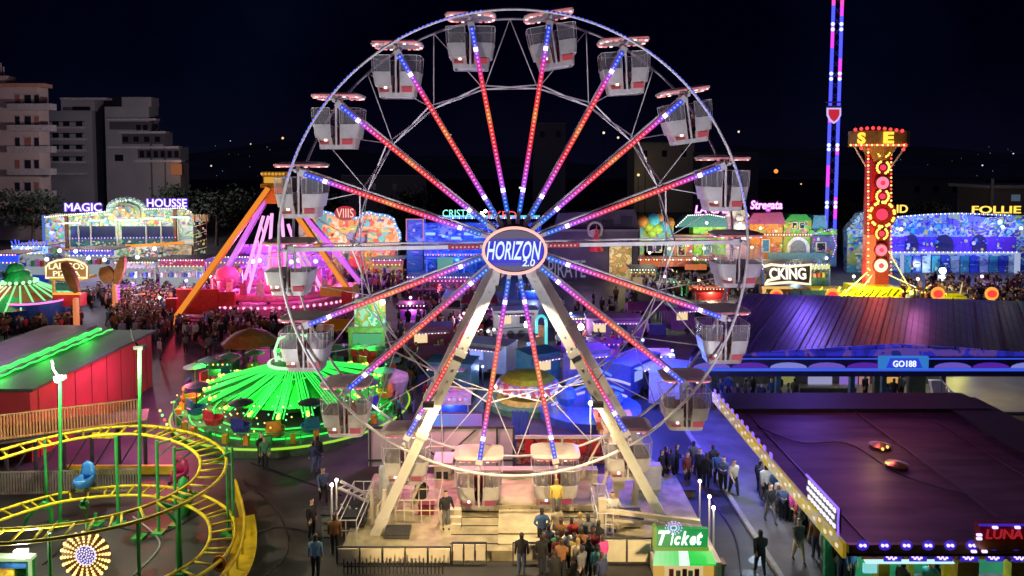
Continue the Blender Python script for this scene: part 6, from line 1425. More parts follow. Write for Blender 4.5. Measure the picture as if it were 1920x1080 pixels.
b = Vector((G(740, 775).x, G(740, 775).y, 0)); m = MB(); m.tube([b, b + Vector((0, 0, 2.8))], .05, 6); m.build('pole', STEEL, t); m = MB(); m.lathe(b, [(.45, .9), (.75, 1.6), (.95, 2.3), (.9, 2.6), (.04, 3.0)], 14); m.build('cloth', mat('grey_cloth', (.3, .3, .28), .7), t)
for k, (x, y, c, lab) in enumerate(((640, 640, ORANGE, 'orange canopied stall roof just left of the jungle picture booth'), (830, 700, mat('plum_cloth', (.18, .05, .12), .7), 'plum cloth covered stall between wheel spokes on the left'), (1210, 600, mat('plum_cloth', 0), 'plum cloth covered stall right of the hub under a spoke'), (900, 585, mat('wine_cloth', (.25, .04, .1), .7), 'wine red stall top just under the wheel hub'))):
    b = G(x, y + 22); b = Vector((b.x, b.y, 0)); t = thing('market_stall', lab, 'stall', b)
    m = MB(); m.box(b + Vector((0, 0, 2.3)), (3.6, 2.4, .1)); m.add([b + Vector(v) for v in ((-1.9, -1.3, 2.36), (1.9, -1.3, 2.36), (1.9, 1.3, 2.36), (-1.9, 1.3, 2.36), (-1.7, 0, 3.0), (1.7, 0, 3.0))], [(0, 1, 5, 4), (2, 3, 4, 5), (1, 2, 5), (3, 0, 4), (0, 3, 2, 1)]); m.build('canopy', c, t)
    m = MB()
    for sx_ in (-1.7, 1.7):
        for sy_ in (-1.1, 1.1): m.tube([b + Vector((sx_, sy_, 0)), b + Vector((sx_, sy_, 2.3))], .05, 5)
    m.box(b + Vector((0, -1, .5)), (3.2, .6, 1.0)); m.build('counter', mat('counter_blue', (.05, .06, .2), .5), t)
lamp(G(840, 690, 6), (1, .25, .5), 1520, .4, 'SPOT', G(840, 690, 6) - Vector((0, 0, 9)), 125); lamp(G(800, 600, 7), (.8, .25, .9), 2080, .4, 'SPOT', G(800, 600, 7) - Vector((0, 0, 9)), 125); lamp(G(1200, 620, 7), (.45, .1, .8), 1920, .4, 'SPOT', G(1200, 620, 7) - Vector((0, 0, 9)), 125); lamp(G(950, 640, 6), (.8, .3, .7), 880, .4, 'SPOT', G(950, 640, 6) - Vector((0, 0, 9)), 125); lamp(G(700, 760, 5), (.9, .9, .7), 112, .4, 'SPOT', G(700, 760, 5) - Vector((0, 0, 9)), 125); lamp(G(600, 930, 6), (1, .9, .8), 120, .4, 'SPOT', G(600, 930, 6) - Vector((0, 0, 9)), 125); lamp(G(260, 590, 7), (.6, .25, .95), 1920, .4, 'SPOT', G(260, 590, 7) - Vector((0, 0, 9)), 125); lamp(G(300, 650, 6), (.9, .3, .5), 960, .4, 'SPOT', G(300, 650, 6) - Vector((0, 0, 9)), 125)

# ------------------------------------------------------------------ apartment blocks and far buildings
BW = mat('apartment_render', (.42, .32, .3), .7, 0, .15, .12); BW2 = mat('apartment_render_grey', (.38, .37, .38), .7, 0, .15, .12); BAL = mat('balcony_panel', (.34, .3, .31), .6); DW = mat('night_window', (.015, .016, .025), .2); SHU = mat('rust_shutter', (.25, .1, .07), .6)
Y = 150
t = thing('apartment_block', 'pinkish apartment block with stacked balconies at the left border', 'apartment block', tuple(G(40, 450)))
m = MB(); m.rect(-120, 160, 80, 470, Y, 3.5); m.rect(-120, 142, 12, 162, Y + .5, 3); m.build('wall', BW, t)
m = MB(); m.rect(-125, 156, 81, 163, Y - .6, 3); m.build('cornice', mat('cornice_terracotta', (.4, .2, .14), .6), t)
for k, y in enumerate((178, 218, 258, 300, 342, 385)):
    m = MB(); m.rect(12, y + 25, 96, y + 28, Y - 1.8, 1.8); m.rect(12, y + 16, 96, y + 25, Y - 1.85, .1); m.rect(92, y + 16, 96, y + 25, Y - 1.8, 1.8); m.build('balcony', BAL, t)
    for j, (a, b) in enumerate(((28, 37), (46, 58), (64, 73), (-25, -12))):
        m = MB(); m.rect(a, y, b, y + 24, Y - .12, .12, 0 if (k + j) % 3 else 1); wn = m.build('window', [DW, SHU], t); m = MB(); m.rect(a - 1, y - 1.5, b + 1, y, Y - .2, .2); m.build('lintel', BAL, wn)
m = MB(); m.rect(0, 118, 2, 145, Y + 3, .3); m.rect(5, 125, 7, 145, Y + 3, .3); m.build('chimney', BW, t)
lamp(P(60, 300, Y - 45), (1, .66, .66), 5600, 1.0)  # fill light added for the block, no lamp stands there
Y = 185
t = thing('apartment_block', 'stepped grey apartment block with dark stair slot and terraces', 'apartment block', tuple(G(210, 430)))
m = MB(); m.rect(70, 208, 178, 400, Y, 5); m.rect(114, 186, 178, 208, Y + .3, 4); m.rect(196, 200, 284, 400, Y, 5); m.rect(228, 182, 284, 200, Y + .2, 4); m.rect(284, 245, 310, 400, Y + .2, 5); m.rect(310, 275, 340, 400, Y + .4, 5); m.build('wall', BW2, t)
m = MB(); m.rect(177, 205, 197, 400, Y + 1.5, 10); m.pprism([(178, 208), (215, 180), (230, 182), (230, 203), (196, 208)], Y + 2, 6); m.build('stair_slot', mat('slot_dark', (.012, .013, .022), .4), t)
m = MB()
for y in (223, 245, 266, 288, 310): m.rect(76, y + 14, 160, y + 18, Y - 1.2, 1.2)
for x0, x1, y in ((200, 292, 222), (222, 310, 246), (200, 335, 274), (252, 340, 300)): m.rect(x0, y, x1, y + 4, Y - 1.6, 2.2)
m.rect(112, 183, 200, 187, Y - .5, 4); m.each('balcony', mat('balcony_pale', (.6, .57, .56), .6), t)
for k, (x, y, wd, hh) in enumerate([(x, y, 12, 9) for y in (227, 249, 271, 293) for x in (98, 118, 142)] + [(135, 200, 34, 7)] + [(x, 283, 8, 12) for x in (262, 275, 288, 301, 314, 327)] + [(x, 234, 9, 10) for x in (255, 268, 284)] + [(x, 256, 10, 10) for x in (230, 250, 270, 290)] + [(215, 290, 16, 12)]):
    m = MB(); m.rect(x, y, x + wd, y + hh, Y - .1, .12); m.build('window', DW, t)
m = MB(); m.rect(320, 308, 340, 328, Y - .2, .4); m.build('lit_window', emi('window_orange', (.5, .16, .06), .35), t)
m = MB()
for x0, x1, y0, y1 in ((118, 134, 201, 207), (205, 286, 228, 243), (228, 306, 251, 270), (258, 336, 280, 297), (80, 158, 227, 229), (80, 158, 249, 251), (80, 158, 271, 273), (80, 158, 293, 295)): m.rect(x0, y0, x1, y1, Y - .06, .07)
m.each('recess_shade', mat('recess_shade_paint', (.1, .09, .11), .7), t)  # flat dark strips, shade of the recessed terraces put in as colour
lamp(P(230, 290, Y - 55), (.95, .85, .95), 13000, 1.0); lamp(P(330, 318, Y - 4), (1, .5, .2), 120, .3)  # first light is an added fill without a fixture
Y = 230
for a in (((1190, 268, 1300, 420), 'beige flat roofed building half hidden behind the right side of the wheel', mat('beige_render', (.3, .27, .2), .7, 0, .2, .1), 3), ((1000, 232, 1060, 420), 'dark tall block far behind the top of the wheel', mat('slate_render', (.06, .06, .09), .7), 2), ((1300, 288, 1420, 420), 'dark low block behind the haunted house letters', mat('slate_render', 0), 3), ((640, 330, 800, 430), 'dark long building far behind the seaside facade', mat('slate_render', 0), 4), ((1700, 335, 1845, 420), 'dim long shed behind the funhouse letters', mat('shed_render', (.12, .11, .12), .7), 4)):
    (x0, y0, x1_, y1), lab, mt, nw = a
    t = thing('distant_building', lab, 'building', tuple(P((x0 + x1_) / 2, y1, Y)), 0, 'dark buildings behind the fair')
    m = MB(); m.rect(x0, y0, x1_, y1, Y, 14); m.build('wall', mt, t); m = MB(); m.rect(x0 - 1, y0 - 2, x1_ + 1, y0, Y - .5, 15); m.build('roof', mat('roof_grey', (.1, .1, .11), .6), t)
    for k in range(nw): 
        m = MB(); x = x0 + (x1_ - x0) * (k + .4) / nw; m.rect(x, y0 + 14, x + 9, y0 + 26, Y - .1, .15); m.build('window', DW, t)
lamp(P(1205, 325, Y - 10), (1, .8, .5), 260, .5)
Y = 160
t = thing('villa', 'pale villa with grey roof line and dim blue window behind the FOLLIE letters', 'villa', tuple(P(1890, 420, Y)))
m = MB(); m.rect(1858, 352, 1990, 430, Y, 12); m.build('wall', mat('villa_wall', (.2, .17, .15), .7), t); m = MB(); m.rect(1850, 347, 1990, 353, Y - 1, 14); m.build('roof', mat('villa_roof', (.4, .38, .38), .6), t)
m = MB(); m.rect(1897, 365, 1913, 377, Y - .1, .15); m.build('window', emi('window_blue', (.1, .14, .2), .5), t); lamp(P(1880, 365, Y - 25), (1, .85, .75), 1200, .5)
m = MB(); m.rect(1860, 335, 1862, 400, Y - 3, .3); m.build('aerial_mast', GREYP, t)
# trees behind the funhouses
LEAF = mat('night_leaf', (.012, .022, .01), .8, 0, .5, 1.5); BARK = mat('bark', (.08, .06, .045), .8)
def tree(px, Y, h, rw, lab):
    b = Vector((P(px, 400, Y).x, Y, 0)); t = thing('tree', lab, 'tree', b, 0, 'dark trees behind the fair')
    m = MB(); m.tube([b, b + Vector((.2, 0, h * .45)), b + Vector((.1, 0, h * .7))], [.35, .25, .12], 7)
    for k in range(5): a = k * 1.3; m.tube([b + Vector((.15, 0, h * (.35 + .07 * k))), b + Vector((rw * .6 * math.cos(a), rw * .6 * math.sin(a), h * (.6 + .06 * k)))], [.14, .05], 5)
    m.build('trunk', BARK, t); m = MB()
    cl = [(RND.gauss(0, .45) * rw, RND.gauss(0, .45) * rw, h * (.42 + .5 * RND.random())) for _ in range(16)]
    for cx_, cy_, cz_ in cl:
        for k in range(60):
            p = b + Vector((cx_ + RND.gauss(0, .32) * rw, cy_ + RND.gauss(0, .32) * rw, cz_ + RND.gauss(0, .07) * h)); s_ = RND.uniform(.25, .55)
            u = Vector((RND.gauss(0, 1), RND.gauss(0, 1), RND.gauss(0, 1))).normalized() * s_; v = u.orthogonal().normalized() * s_ * .6
            m.add([p - u, p + v, p + u, p - v], [(0, 1, 2, 3)])
    m.build('crown', LEAF, t)
for a in ((60, 138, 12, 4.5, 'dark tree between the pink apartment block and the MAGIC letters'), (330, 150, 11, 4, 'dark tree behind the HOUSSE letters'), (405, 140, 12, 5, 'dark tree right of the funhouse stair tower'), (450, 150, 10, 4, 'dark tree behind the orange leg of the pendulum ride'), (590, 150, 10, 4.5, 'dark tree left of the striped oval sign'), (1575, 150, 9, 4, 'dark tree behind the foot of the light tower'), (1740, 150, 9, 4.5, 'dark tree above the blue funhouse, left of FOLLIE'), (770, 150, 10, 4, 'dark tree behind the mirror maze')): tree(*a)
# far street lamps
for k, (px, py, Y, c, r, lab) in enumerate(((530, 259, 330, (1, .6, .3), .55, 'far amber street lamp left of the wheel rim'), (470, 270, 420, (1, .6, .4), .4, 'far dim street lamp left of the wheel'), (352, 312, 260, (1, .7, .6), .3, 'far street lamp beside the grey apartment block'), (396, 311, 260, (1, .7, .6), .3, 'far street lamp right of the grey apartment block'),
        (1132, 249, 330, (1, .75, .5), .6, 'far lamp behind an upper right spoke'), (1159, 258, 330, (1, .7, .45), .55, 'far lamp just right of the one behind the upper right spoke'), (1385, 247, 330, (1, .8, .6), .5, 'far lamp above the right rim of the wheel'), (1455, 321, 240, (1, .32, .05), .75, 'far orange street lamp right of the wheel'), (845, 253, 330, (1, .55, .3), .3, 'far lamp behind a left upper spoke'), (1502, 345, 240, (1, .6, .4), .25, 'far dim lamp right of the orange street lamp'),
        (1842, 310, 400, (.7, .8, 1), .4, 'far white lamp on the right hillside'), (1900, 288, 420, (.7, .8, 1), .35, 'far white lamp near the right border'), (1210, 297, 200, (1, .7, .45), .35, 'wall lamp of the beige building, upper one'), (1197, 328, 200, (1, .75, .4), .4, 'wall lamp of the beige building, lower one'), (432, 264, 430, (.8, .8, 1), .25, 'faint far lamp on the left hillside'), (975, 352, 200, (.8, .85, 1), .3, 'far pale lamp above the wheel sign'))):
    q = P(px, py, Y); t = thing('street_lamp', lab, 'street lamp', (q.x, Y, 0), 0, 'far street lamps'); m = MB(); m.tube([(q.x, Y, 0), (q.x, Y, q.z)], .09, 5); m.build('post', BLACK, t); m = MB(); m.ball(q, r, 0, 8); m.build('bulb', emi('far_bulb_%d' % k, c, 1.1), t, smooth=True)
m = MB()
for k in range(26):
    px = RND.choice((RND.uniform(1650, 1920), RND.uniform(380, 520))); q = P(px, RND.uniform(268, 330), 600); m.ball(q, RND.uniform(.12, .3), 0, 4)
tag(m.build('hillside_lights', emi('town_light', (.8, .75, .8), .35, False)), 'scatter of tiny town lights on the dark hillside', 'town lights', None, 'stuff')
# ------------------------------------------------------------------ people
def sk_person(pose, low=False):
    """one continuous skinned body; returns a mesh with slots skin, hair, top, trousers, shoes"""
    V = []; Ed = []; Rr = []; Cat = []
    def nd(p, r, par=None, cat=2):
        V.append(Vector(p)); Rr.append(r if isinstance(r, tuple) else (r, r)); i = len(V) - 1
        if par is not None: Ed.append((par, i)); Cat.append(cat)
        return i
    sit = pose == 'sit'; hz = .55 if sit else .93
    pel = nd((0, 0, hz), (.185, .14)); sp = nd((0, .0, hz + .2), (.19, .14), pel); ch = nd((0, -.01, hz + .42), (.22, .15), sp); nk = nd((0, 0, hz + .56), (.075, .075), ch)
    h0 = nd((0, -.02, hz + .66), (.09, .1), nk, 0); h1 = nd((0, -.02, hz + .76), (.115, .13), h0, 0); h2 = nd((0, -.005, hz + .85), (.085, .1), h1, 0)
    for s in (-1, 1):
        sh = nd((s * .22, 0, hz + .46), .085, ch)
        if pose == 'stand': el, wr = (s * .25, .02, hz + .2), (s * .26, -.06, hz - .04)
        elif pose == 'walk': el, wr = (s * .25, .1 * s, hz + .21), (s * .25, -.12 + .22 * s, hz)
        elif pose == 'hold': el, wr = (s * .25, .0, hz + .2), (s * .12, -.24, hz + .24)
        elif pose == 'rail': el, wr = (s * .29, -.05, hz + .22), (s * .3, -.26, hz + .1)
        elif pose == 'hips': el, wr = (s * .34, .05, hz + .24), (s * .2, -.06, hz + .06)
        else: el, wr = (s * .25, -.06, hz + .22), (s * .16, -.26, hz + .1)
        e = nd(el, .06, sh); w_ = nd(wr, .045, e); d = (Vector(wr) - Vector(el)).normalized()
        pm = nd(Vector(wr) + d * .075, (.034, .024), w_, 0)
        if not low:
            for f in range(5):
                o = Vector((s * -.012, -.022 + .015 * f, 0)) if f < 4 else Vector((s * -.03, -.03, -.0))
                L = (.07, .085, .08, .062, .045)[f]
                a = nd(Vector(wr) + d * (.1 if f < 4 else .04) + o, .009, pm if f < 4 else w_, 0); nd(Vector(wr) + d * ((.1 if f < 4 else .04) + L) + o * 1.5 + Vector((-s * .012, 0, 0)), .007, a, 0)
    for s in (-1, 1):
        hp = nd((s * .1, 0, hz - .06), .125, pel, 3)
        if sit: kn = nd((s * .12, -.42, hz - .02), .085, hp, 3); an = nd((s * .11, -.45, .1), .055, kn, 3); nd((s * .12, -.6, .04), (.04, .03), an, 4)
        else:
            f = (.16 * s if pose == 'walk' else 0.02 * s)
            kn = nd((s * .1, -.03 - f * .8, .49), .085, hp, 3); an = nd((s * .105, .03 - f * (1.6 if f > 0 else 1.1), .09 + (.06 if f < -.1 else 0)), .055, kn, 3); nd((s * .12, -.12 - f * (1.6 if f > 0 else 1.1), .035 + (.02 if f < -.1 else 0)), (.055, .045), an, 4)
    me = bpy.data.meshes.new('sk'); me.from_pydata(V, Ed, []); o = bpy.data.objects.new('sk', me); COL.objects.link(o)
    md = o.modifiers.new('s', 'SKIN'); md.use_smooth_shade = True
    for i, r in enumerate(Rr): me.skin_vertices[0].data[i].radius = r
    me.skin_vertices[0].data[0].use_root = True
    sb2 = o.modifiers.new('u', 'SUBSURF'); sb2.levels = 1; sb2.render_levels = 1
    if low: o.modifiers.remove(sb2)
    dg = bpy.context.evaluated_depsgraph_get(); dg.update(); out = bpy.data.meshes.new_from_object(o.evaluated_get(dg))
    bpy.data.objects.remove(o)
    def near(p):
        b, bi = 9, 0
        for i, (a, c) in enumerate(Ed):
            A, B = V[a], V[c]; t = max(0, min(1, (p - A).dot(B - A) / max(1e-9, (B - A).length_squared))); q = (p - (A + (B - A) * t)).length
            if q < b: b, bi = q, i
        return Cat[bi]
    idx = []
    for f in out.polygons:
        c = near(f.center)
        if c == 0 and f.center.z > hz + .58 and (f.center.z > hz + .79 or f.center.y > .01): c = 1
        if c == 2 and f.center.z < hz - .03 and abs(f.center.x) < .17: c = 3
        idx.append(c)
    out.materials.clear()
    for _ in range(5): out.materials.append(None)
    out.polygons.foreach_set('material_index', idx); out.name = 'person_' + pose
    if not low:      # nose and eyes
        bmv = [v.co.copy() for v in out.vertices]
    return out
POSES = {p: sk_person(p) for p in ('stand', 'walk', 'hold', 'rail', 'hips', 'sit')}
POSES['walkb'] = POSES['walk']
SKIN = [mat('skin_light', (.55, .34, .25), .5, 0, .05), mat('skin_tan', (.42, .25, .17), .5, 0, .05)]
HAIR = [mat('hair_black', (.012, .01, .01), .5), mat('hair_brown', (.06, .03, .015), .5), mat('hair_fair', (.3, .2, .08), .5)]
CLO = {'black': (.012, .012, .015), 'navy': (.02, .025, .08), 'grey': (.14, .14, .15), 'blue': (.05, .11, .28), 'pale blue': (.2, .35, .5), 'white': (.6, .6, .6), 'red': (.35, .03, .03), 'brown': (.25, .11, .04), 'yellow': (.6, .45, .1), 'pink': (.65, .06, .3), 'green': (.05, .18, .09), 'cream': (.5, .42, .3), 'maroon': (.14, .02, .03), 'teal': (.04, .2, .25), 'denim': (.06, .09, .18)}
CM = {k: mat('cloth_' + k.replace(' ', '_'), v, .8, 0, .15, 6) for k, v in CLO.items()}
SHOE = mat('shoe', (.03, .03, .03), .5)
def person(pose, loc, rz, top, leg_, label, group=None, sc=1., hair=0, skin=0):
    o = bpy.data.objects.new('person', POSES[pose]); COL.objects.link(o); o.location = loc; o.rotation_euler = (0, 0, rz); o.scale = (sc,) * 3
    for i, mt in enumerate((SKIN[skin], HAIR[hair], CM[top], CM[leg_], SHOE)):
        o.material_slots[i].link = 'OBJECT'; o.material_slots[i].material = mt
    return tag(o, label, 'person', group)
PI = math.pi
# staff and queue at the wheel
person('rail', P(836, 1006, 30.9).xy.to_3d() + Vector((0, 0, .45)), .4, 'black', 'grey', 'man in black jumper and grey trousers standing on the deck left of the loading gondola', None, 1.0)
person('stand', Vector((P(1043, 960, 31.6).x, 31.6, .62)), PI, 'yellow', 'grey', 'attendant in yellow hooded jacket with back to us at the right loading gondola', None, 1.02, 2)
person('hips', Vector((P(1148, 1000, 30.8).x, 30.8, .44)), 0, 'white', 'cream', 'attendant in white top and red cap standing under the white beam', None, 1.0, 1)
QY = (('hips', 1016, 1003, 30.2, .5, 'blue', 'black', 'person in blue jacket at the left end of the queue', 1.05), ('stand', 1044, 985, 30.6, .5, 'cream', 'denim', 'person in cream coat at the head of the queue', 1),
      ('stand', 1028, 1030, 29.0, .2, 'navy', 'black', 'person in navy coat in the queue behind the blue jacket', 1), ('hold', 1052, 1020, 29.5, .3, 'brown', 'black', 'person in brown jacket in the middle of the queue', 1), ('stand', 1072, 1015, 29.6, .3, 'red', 'denim', 'person in red top in the queue', .98),
      ('stand', 1087, 1008, 30.0, .4, 'cream', 'black', 'fair haired person in cream top at the right of the queue', 1), ('stand', 1103, 1012, 29.6, .3, 'grey', 'black', 'person in grey coat at the right of the queue', 1.05), ('hold', 1062, 1045, 28.6, .1, 'white', 'black', 'person in white top low in the queue', 1),
      ('stand', 1090, 1040, 28.7, .1, 'brown', 'denim', 'person in brown coat low in the queue next to the white top', 1), ('stand', 1112, 1042, 28.7, .1, 'maroon', 'black', 'person in maroon jacket low in the queue', 1), ('stand', 1045, 1055, 28.4, 0, 'green', 'denim', 'person in green jacket at the very front of the queue', 1.02),
      ('stand', 1078, 1062, 28.1, 0, 'yellow', 'black', 'person in yellow coat at the very front of the queue', 1), ('hold', 1103, 1063, 28.0, 0, 'black', 'black', 'person in black coat at the very front of the queue', 1), ('stand', 1130, 1060, 28.2, 0, 'pink', 'denim', 'person in pink top at the right front of the queue', .98), ('stand', 1122, 1022, 29.3, .2, 'black', 'black', 'dark haired person in black at the right edge of the queue', 1),
      ('stand', 1020, 1055, 28.3, 0, 'black', 'denim', 'person in black jacket at the left front of the queue', 1))
for k, (ps, px, py, Y, z, tp, lg, lab, sc) in enumerate(QY):
    q = P(px, py, Y); person(ps, Vector((q.x, Y, q.z - 1.62 * sc if q.z - 1.62 * sc > 0 else 0)), PI + RND.uniform(-.6, .6), tp, lg, lab, 'people queueing for the wheel', sc * .95, 2 if 'fair' in lab else k % 2)
for k in range(9):
    px, py, Yq = 1015 + (k * 37) % 118, 1040 + (k * 13) % 34, 28.6 - (k % 4) * .45; q = P(px, py, Yq); cl = ('black', 'brown', 'grey', 'navy', 'maroon', 'cream', 'teal', 'black', 'denim', 'white', 'green', 'brown', 'grey')[k]
    person(('stand', 'hold', 'walk')[k % 3], Vector((q.x, Yq - .35, 0)), PI + RND.uniform(-.9, .9), cl, 'black', 'person in %s squeezed into the queue, %s' % (cl, ('at its left edge', 'behind the yellow coat', 'near the pink top', 'low in the middle', 'beside the maroon jacket', 'at its back right', 'in front of the white top', 'near its right end', 'beside the green jacket', 'at the bottom centre', 'at the bottom right', 'beside the white top', 'between the black coats')[k]), 'people queueing for the wheel', RND.uniform(.9, 1.0), k % 3 if k % 5 == 0 else k % 2)
person('stand', Vector((P(978, 1072, 28.2).x, 28.2, 0)), PI, 'black', 'denim', 'dark haired person low at the middle of the bottom edge', None, .98)
# riders in the two loading gondolas
for gi, dx, ry, tp, lab in ((8, -.55, -PI / 2, 'cream', 'fair haired rider in cream sitting left in the left loading gondola'), (8, .55, PI / 2, 'maroon', 'rider in maroon sitting right in the left loading gondola'), (9, -.55, -PI / 2, 'white', 'rider in white sitting left in the right loading gondola'), (9, .55, PI / 2, 'black', 'rider in black sitting right in the right loading gondola'),
                            (15, .5, PI / 2, 'maroon', 'rider in maroon in the third gondola right of the top'), (15, -.5, -PI / 2, 'grey', 'rider in grey in the third gondola right of the top'), (16, .5, PI / 2, 'pink', 'rider in pink in the second gondola right of the top'), (0, -.5, -PI / 2, 'red', 'rider in red in the gondola just left of the top'), (17, -.45, -PI / 2, 'navy', 'rider in navy in the gondola just right of the top'), (1, .5, PI / 2, 'grey', 'rider in grey in the second gondola left of the top')):
    g_ = GPOS[gi]; person('sit', g_ + Vector((dx, 0, -2.02)), -ry, tp, 'black', lab, 'riders in the gondolas', .92, 2 if 'fair' in lab else 0)
# people left of the wheel
for ps, px, py, rz, tp, lg, lab in (('stand', 584, 1010, 1.2, 'black', 'black', 'man in black standing left of the lamp posts'), ('stand', 592, 1085, PI, 'pale blue', 'black', 'person in pale blue long coat at the bottom left of the platform'), ('walk', 606, 945, .5, 'denim', 'black', 'long haired woman in denim beside the left lamp posts'), ('stand', 596, 880, PI, 'black', 'denim', 'person in black near the lower left gondola, standing right of the pair'), ('walk', 588, 890, 2.5, 'navy', 'denim', 'person in navy near the lower left gondola'), ('stand', 497, 880, .3, 'green', 'black', 'person in green by the front edge of the octopus ride'), ('hold', 490, 872, 1, 'black', 'black', 'person in black by the front edge of the octopus ride'), ('stand', 628, 1042, PI, 'brown', 'black', 'red haired person behind the pale cabinet at the left')):
    q = G(px, py); person(ps, q, rz, tp, lg, lab, 'people on the ground left of the wheel', 1.03, 1 if 'red' in lab or 'long' in lab else 0)
# on the blue road and walkway
W1 = ((1240, 908, 'black'), (1258, 905, 'navy'), (1268, 896, 'black'), (1288, 912, 'maroon'), (1312, 905, 'navy'), (1324, 915, 'black'), (1336, 898, 'black'), (1345, 912, 'blue'), (1356, 922, 'denim'), (1247, 900, 'black'), (1300, 890, 'grey'))
for k, (px, py, tp) in enumerate(W1): person(('stand', 'walk', 'hold')[k % 3], G(px, py), RND.uniform(0, 6.28), tp, 'black', ('%s clothed person standing on the blue lit road, %s' % (('dark', 'navy', 'black', 'maroon')[k % 4] if k < 4 else tp, ('by the lower gondola', 'second from the gondola', 'third from the gondola', 'in front of the gondola group', 'in the middle of the road', 'just right of the middle', 'at the back of the right group', 'with blue top in the right group', 'at the front of the right group', 'half hidden by the gondola', 'at the far side of the road')[k])), 'people on the blue lit road', 1.03, k % 2)
person('walk', G(1375, 930), .3, 'cream', 'black', 'man in cream jumper standing at the edge of the blue lit road', None, 1.05)
W2 = (('walk', 1425, 1078, PI, 'black', 'black', 'man in black walking away on the lower road by the kerb'), ('walk', 1443, 985, .3, 'black', 'grey', 'man in dark jacket walking under the yellow roof edge'), ('walk', 1436, 945, PI, 'white', 'black', 'woman in white on the walkway at the far end'), ('stand', 1452, 935, 0, 'black', 'black', 'person in black by the far end of the dodgem hall'), ('walk', 1490, 990, PI, 'pink', 'black', 'woman in bright pink jacket on the walkway'),
      ('stand', 1470, 960, 0, 'navy', 'black', 'person in navy under the roof edge behind the pink jacket'), ('stand', 1476, 948, 1, 'grey', 'black', 'person in grey under the roof edge at the back'), ('walk', 1496, 1060, .2, 'grey', 'cream', 'person in grey with pale trousers on the walkway'), ('stand', 1530, 1052, PI, 'brown', 'denim', 'man in brown jacket on the walkway'), ('stand', 1512, 1010, 0, 'black', 'black', 'person in black beside the brown jacket'), ('stand', 1521, 1022, 1.5, 'green', 'black', 'person in green beside the brown jacket'),
      ('stand', 1562, 1085, PI, 'navy', 'denim', 'person in navy at the dodgem entrance'), ('hold', 1578, 1098, PI, 'black', 'denim', 'person in black at the dodgem entrance'), ('stand', 1594, 1105, .5, 'blue', 'black', 'person in blue at the dodgem entrance'), ('stand', 1550, 1070, 0, 'white', 'black', 'fair haired person in white at the dodgem entrance'), ('stand', 1505, 1002, 0, 'teal', 'black', 'person in teal halfway along the walkway'), ('walk', 1462, 920, 2, 'maroon', 'black', 'person in maroon at the far end of the walkway'))
for k, (ps, px, py, rz, tp, lg, lab) in enumerate(W2):
    q = G(px, py); person(ps, Vector((q.x, q.y, .12 if q.x > 10.9 else 0)), rz, tp, lg, lab, 'people on the walkway beside the dodgems', 1.05, 2 if 'fair' in lab else k % 2)
for k, (px, py) in enumerate(((1693, 1090), (1756, 1082), (1780, 1086), (1745, 1095))): q = G(px, py); person('stand', Vector((P(px, py, 25.6).x, 25.6, .32)), RND.uniform(0, 6), ('black', 'navy', 'grey', 'teal')[k], 'black', ('person in black in front of the green dodgem wall', 'person in navy beside the yellow dodgem column', 'person in grey beside the yellow dodgem column', 'person in teal in front of the green dodgem wall')[k], 'people at the dodgems', 1)
# visitors under the pavilion
for k, px in enumerate((1342, 1352, 1366, 1384, 1398, 1412, 1428, 1446, 1462, 1478, 1490, 1622, 1664, 1676, 1690)):
    q = P(px, 730, 47.6 + (k % 3)); person('stand', Vector((q.x, 47.6 + (k % 3), .0)), RND.uniform(0, 6), ('black', 'navy', 'blue', 'black', 'grey')[k % 5], 'black', 'dark figure standing in the shade under the pavilion fascia', 'dark figures under the pavilion')
# crowds, one person each
def inside(p, poly):
    c = False
    for (x0, y0), (x1, y1) in zip(poly, poly[1:] + poly[:1]):
        if (y0 > p[1]) != (y1 > p[1]) and p[0] < (x1 - x0) * (p[1] - y0) / (y1 - y0) + x0: c = not c
    return c
DARK = ('black', 'black', 'navy', 'grey', 'maroon', 'denim', 'brown', 'black', 'teal', 'white', 'red')
def crowd(poly, n, lab, grp, mind=.55):
    xs = [p[0] for p in poly]; ys = [p[1] for p in poly]; got = []; tr = 0
    while len(got) < n and tr < n * 60:
        tr += 1; p = (RND.uniform(min(xs), max(xs)), RND.uniform(min(ys), max(ys)))
        if not inside(p, poly): continue
        q = G(*p)
        if any((q - o).length < mind for o in got): continue
        got.append(q); person(RND.choice(('stand', 'walk', 'hold', 'stand')), q, RND.uniform(0, 6.28), RND.choice(DARK), RND.choice(('black', 'denim', 'grey', 'black')), lab, grp, RND.uniform(.93, 1.08), RND.choice((0, 0, 1)), RND.choice((0, 1)))
crowd([(200, 640), (205, 575), (250, 552), (318, 548), (320, 625), (300, 690), (292, 640)], 48, 'visitor in the dense dark crowd left of the orange ride leg', 'crowd left of the orange leg')
crowd([(330, 680), (330, 630), (430, 612), (640, 625), (640, 660), (420, 668)], 24, 'visitor standing in front of the pink lit pendulum ride', 'crowd before the pendulum ride')
crowd([(760, 790), (745, 640), (800, 570), (920, 560), (935, 660), (890, 760)], 38, 'visitor strolling on the violet lit ground seen through the left of the wheel', 'crowd behind the left of the wheel')
crowd([(1040, 700), (1060, 600), (1180, 570), (1240, 600), (1200, 680)], 16, 'visitor on the dim ground seen through the right of the wheel', 'crowd behind the right of the wheel')
crowd([(-5, 640), (0, 612), (130, 608), (150, 640)], 8, 'visitor around the small roundabout at the left border', 'crowd around the roundabout')
crowd([(390, 600), (395, 545), (470, 535), (690, 535), (745, 560), (700, 590)], 6, 'visitor between the pendulum ride and the far facades', 'crowd by the far facades')
crowd([(690, 790), (690, 690), (755, 640), (775, 720), (760, 800)], 12, 'visitor between the green octopus ride and the wheel spokes', 'crowd by the octopus ride')
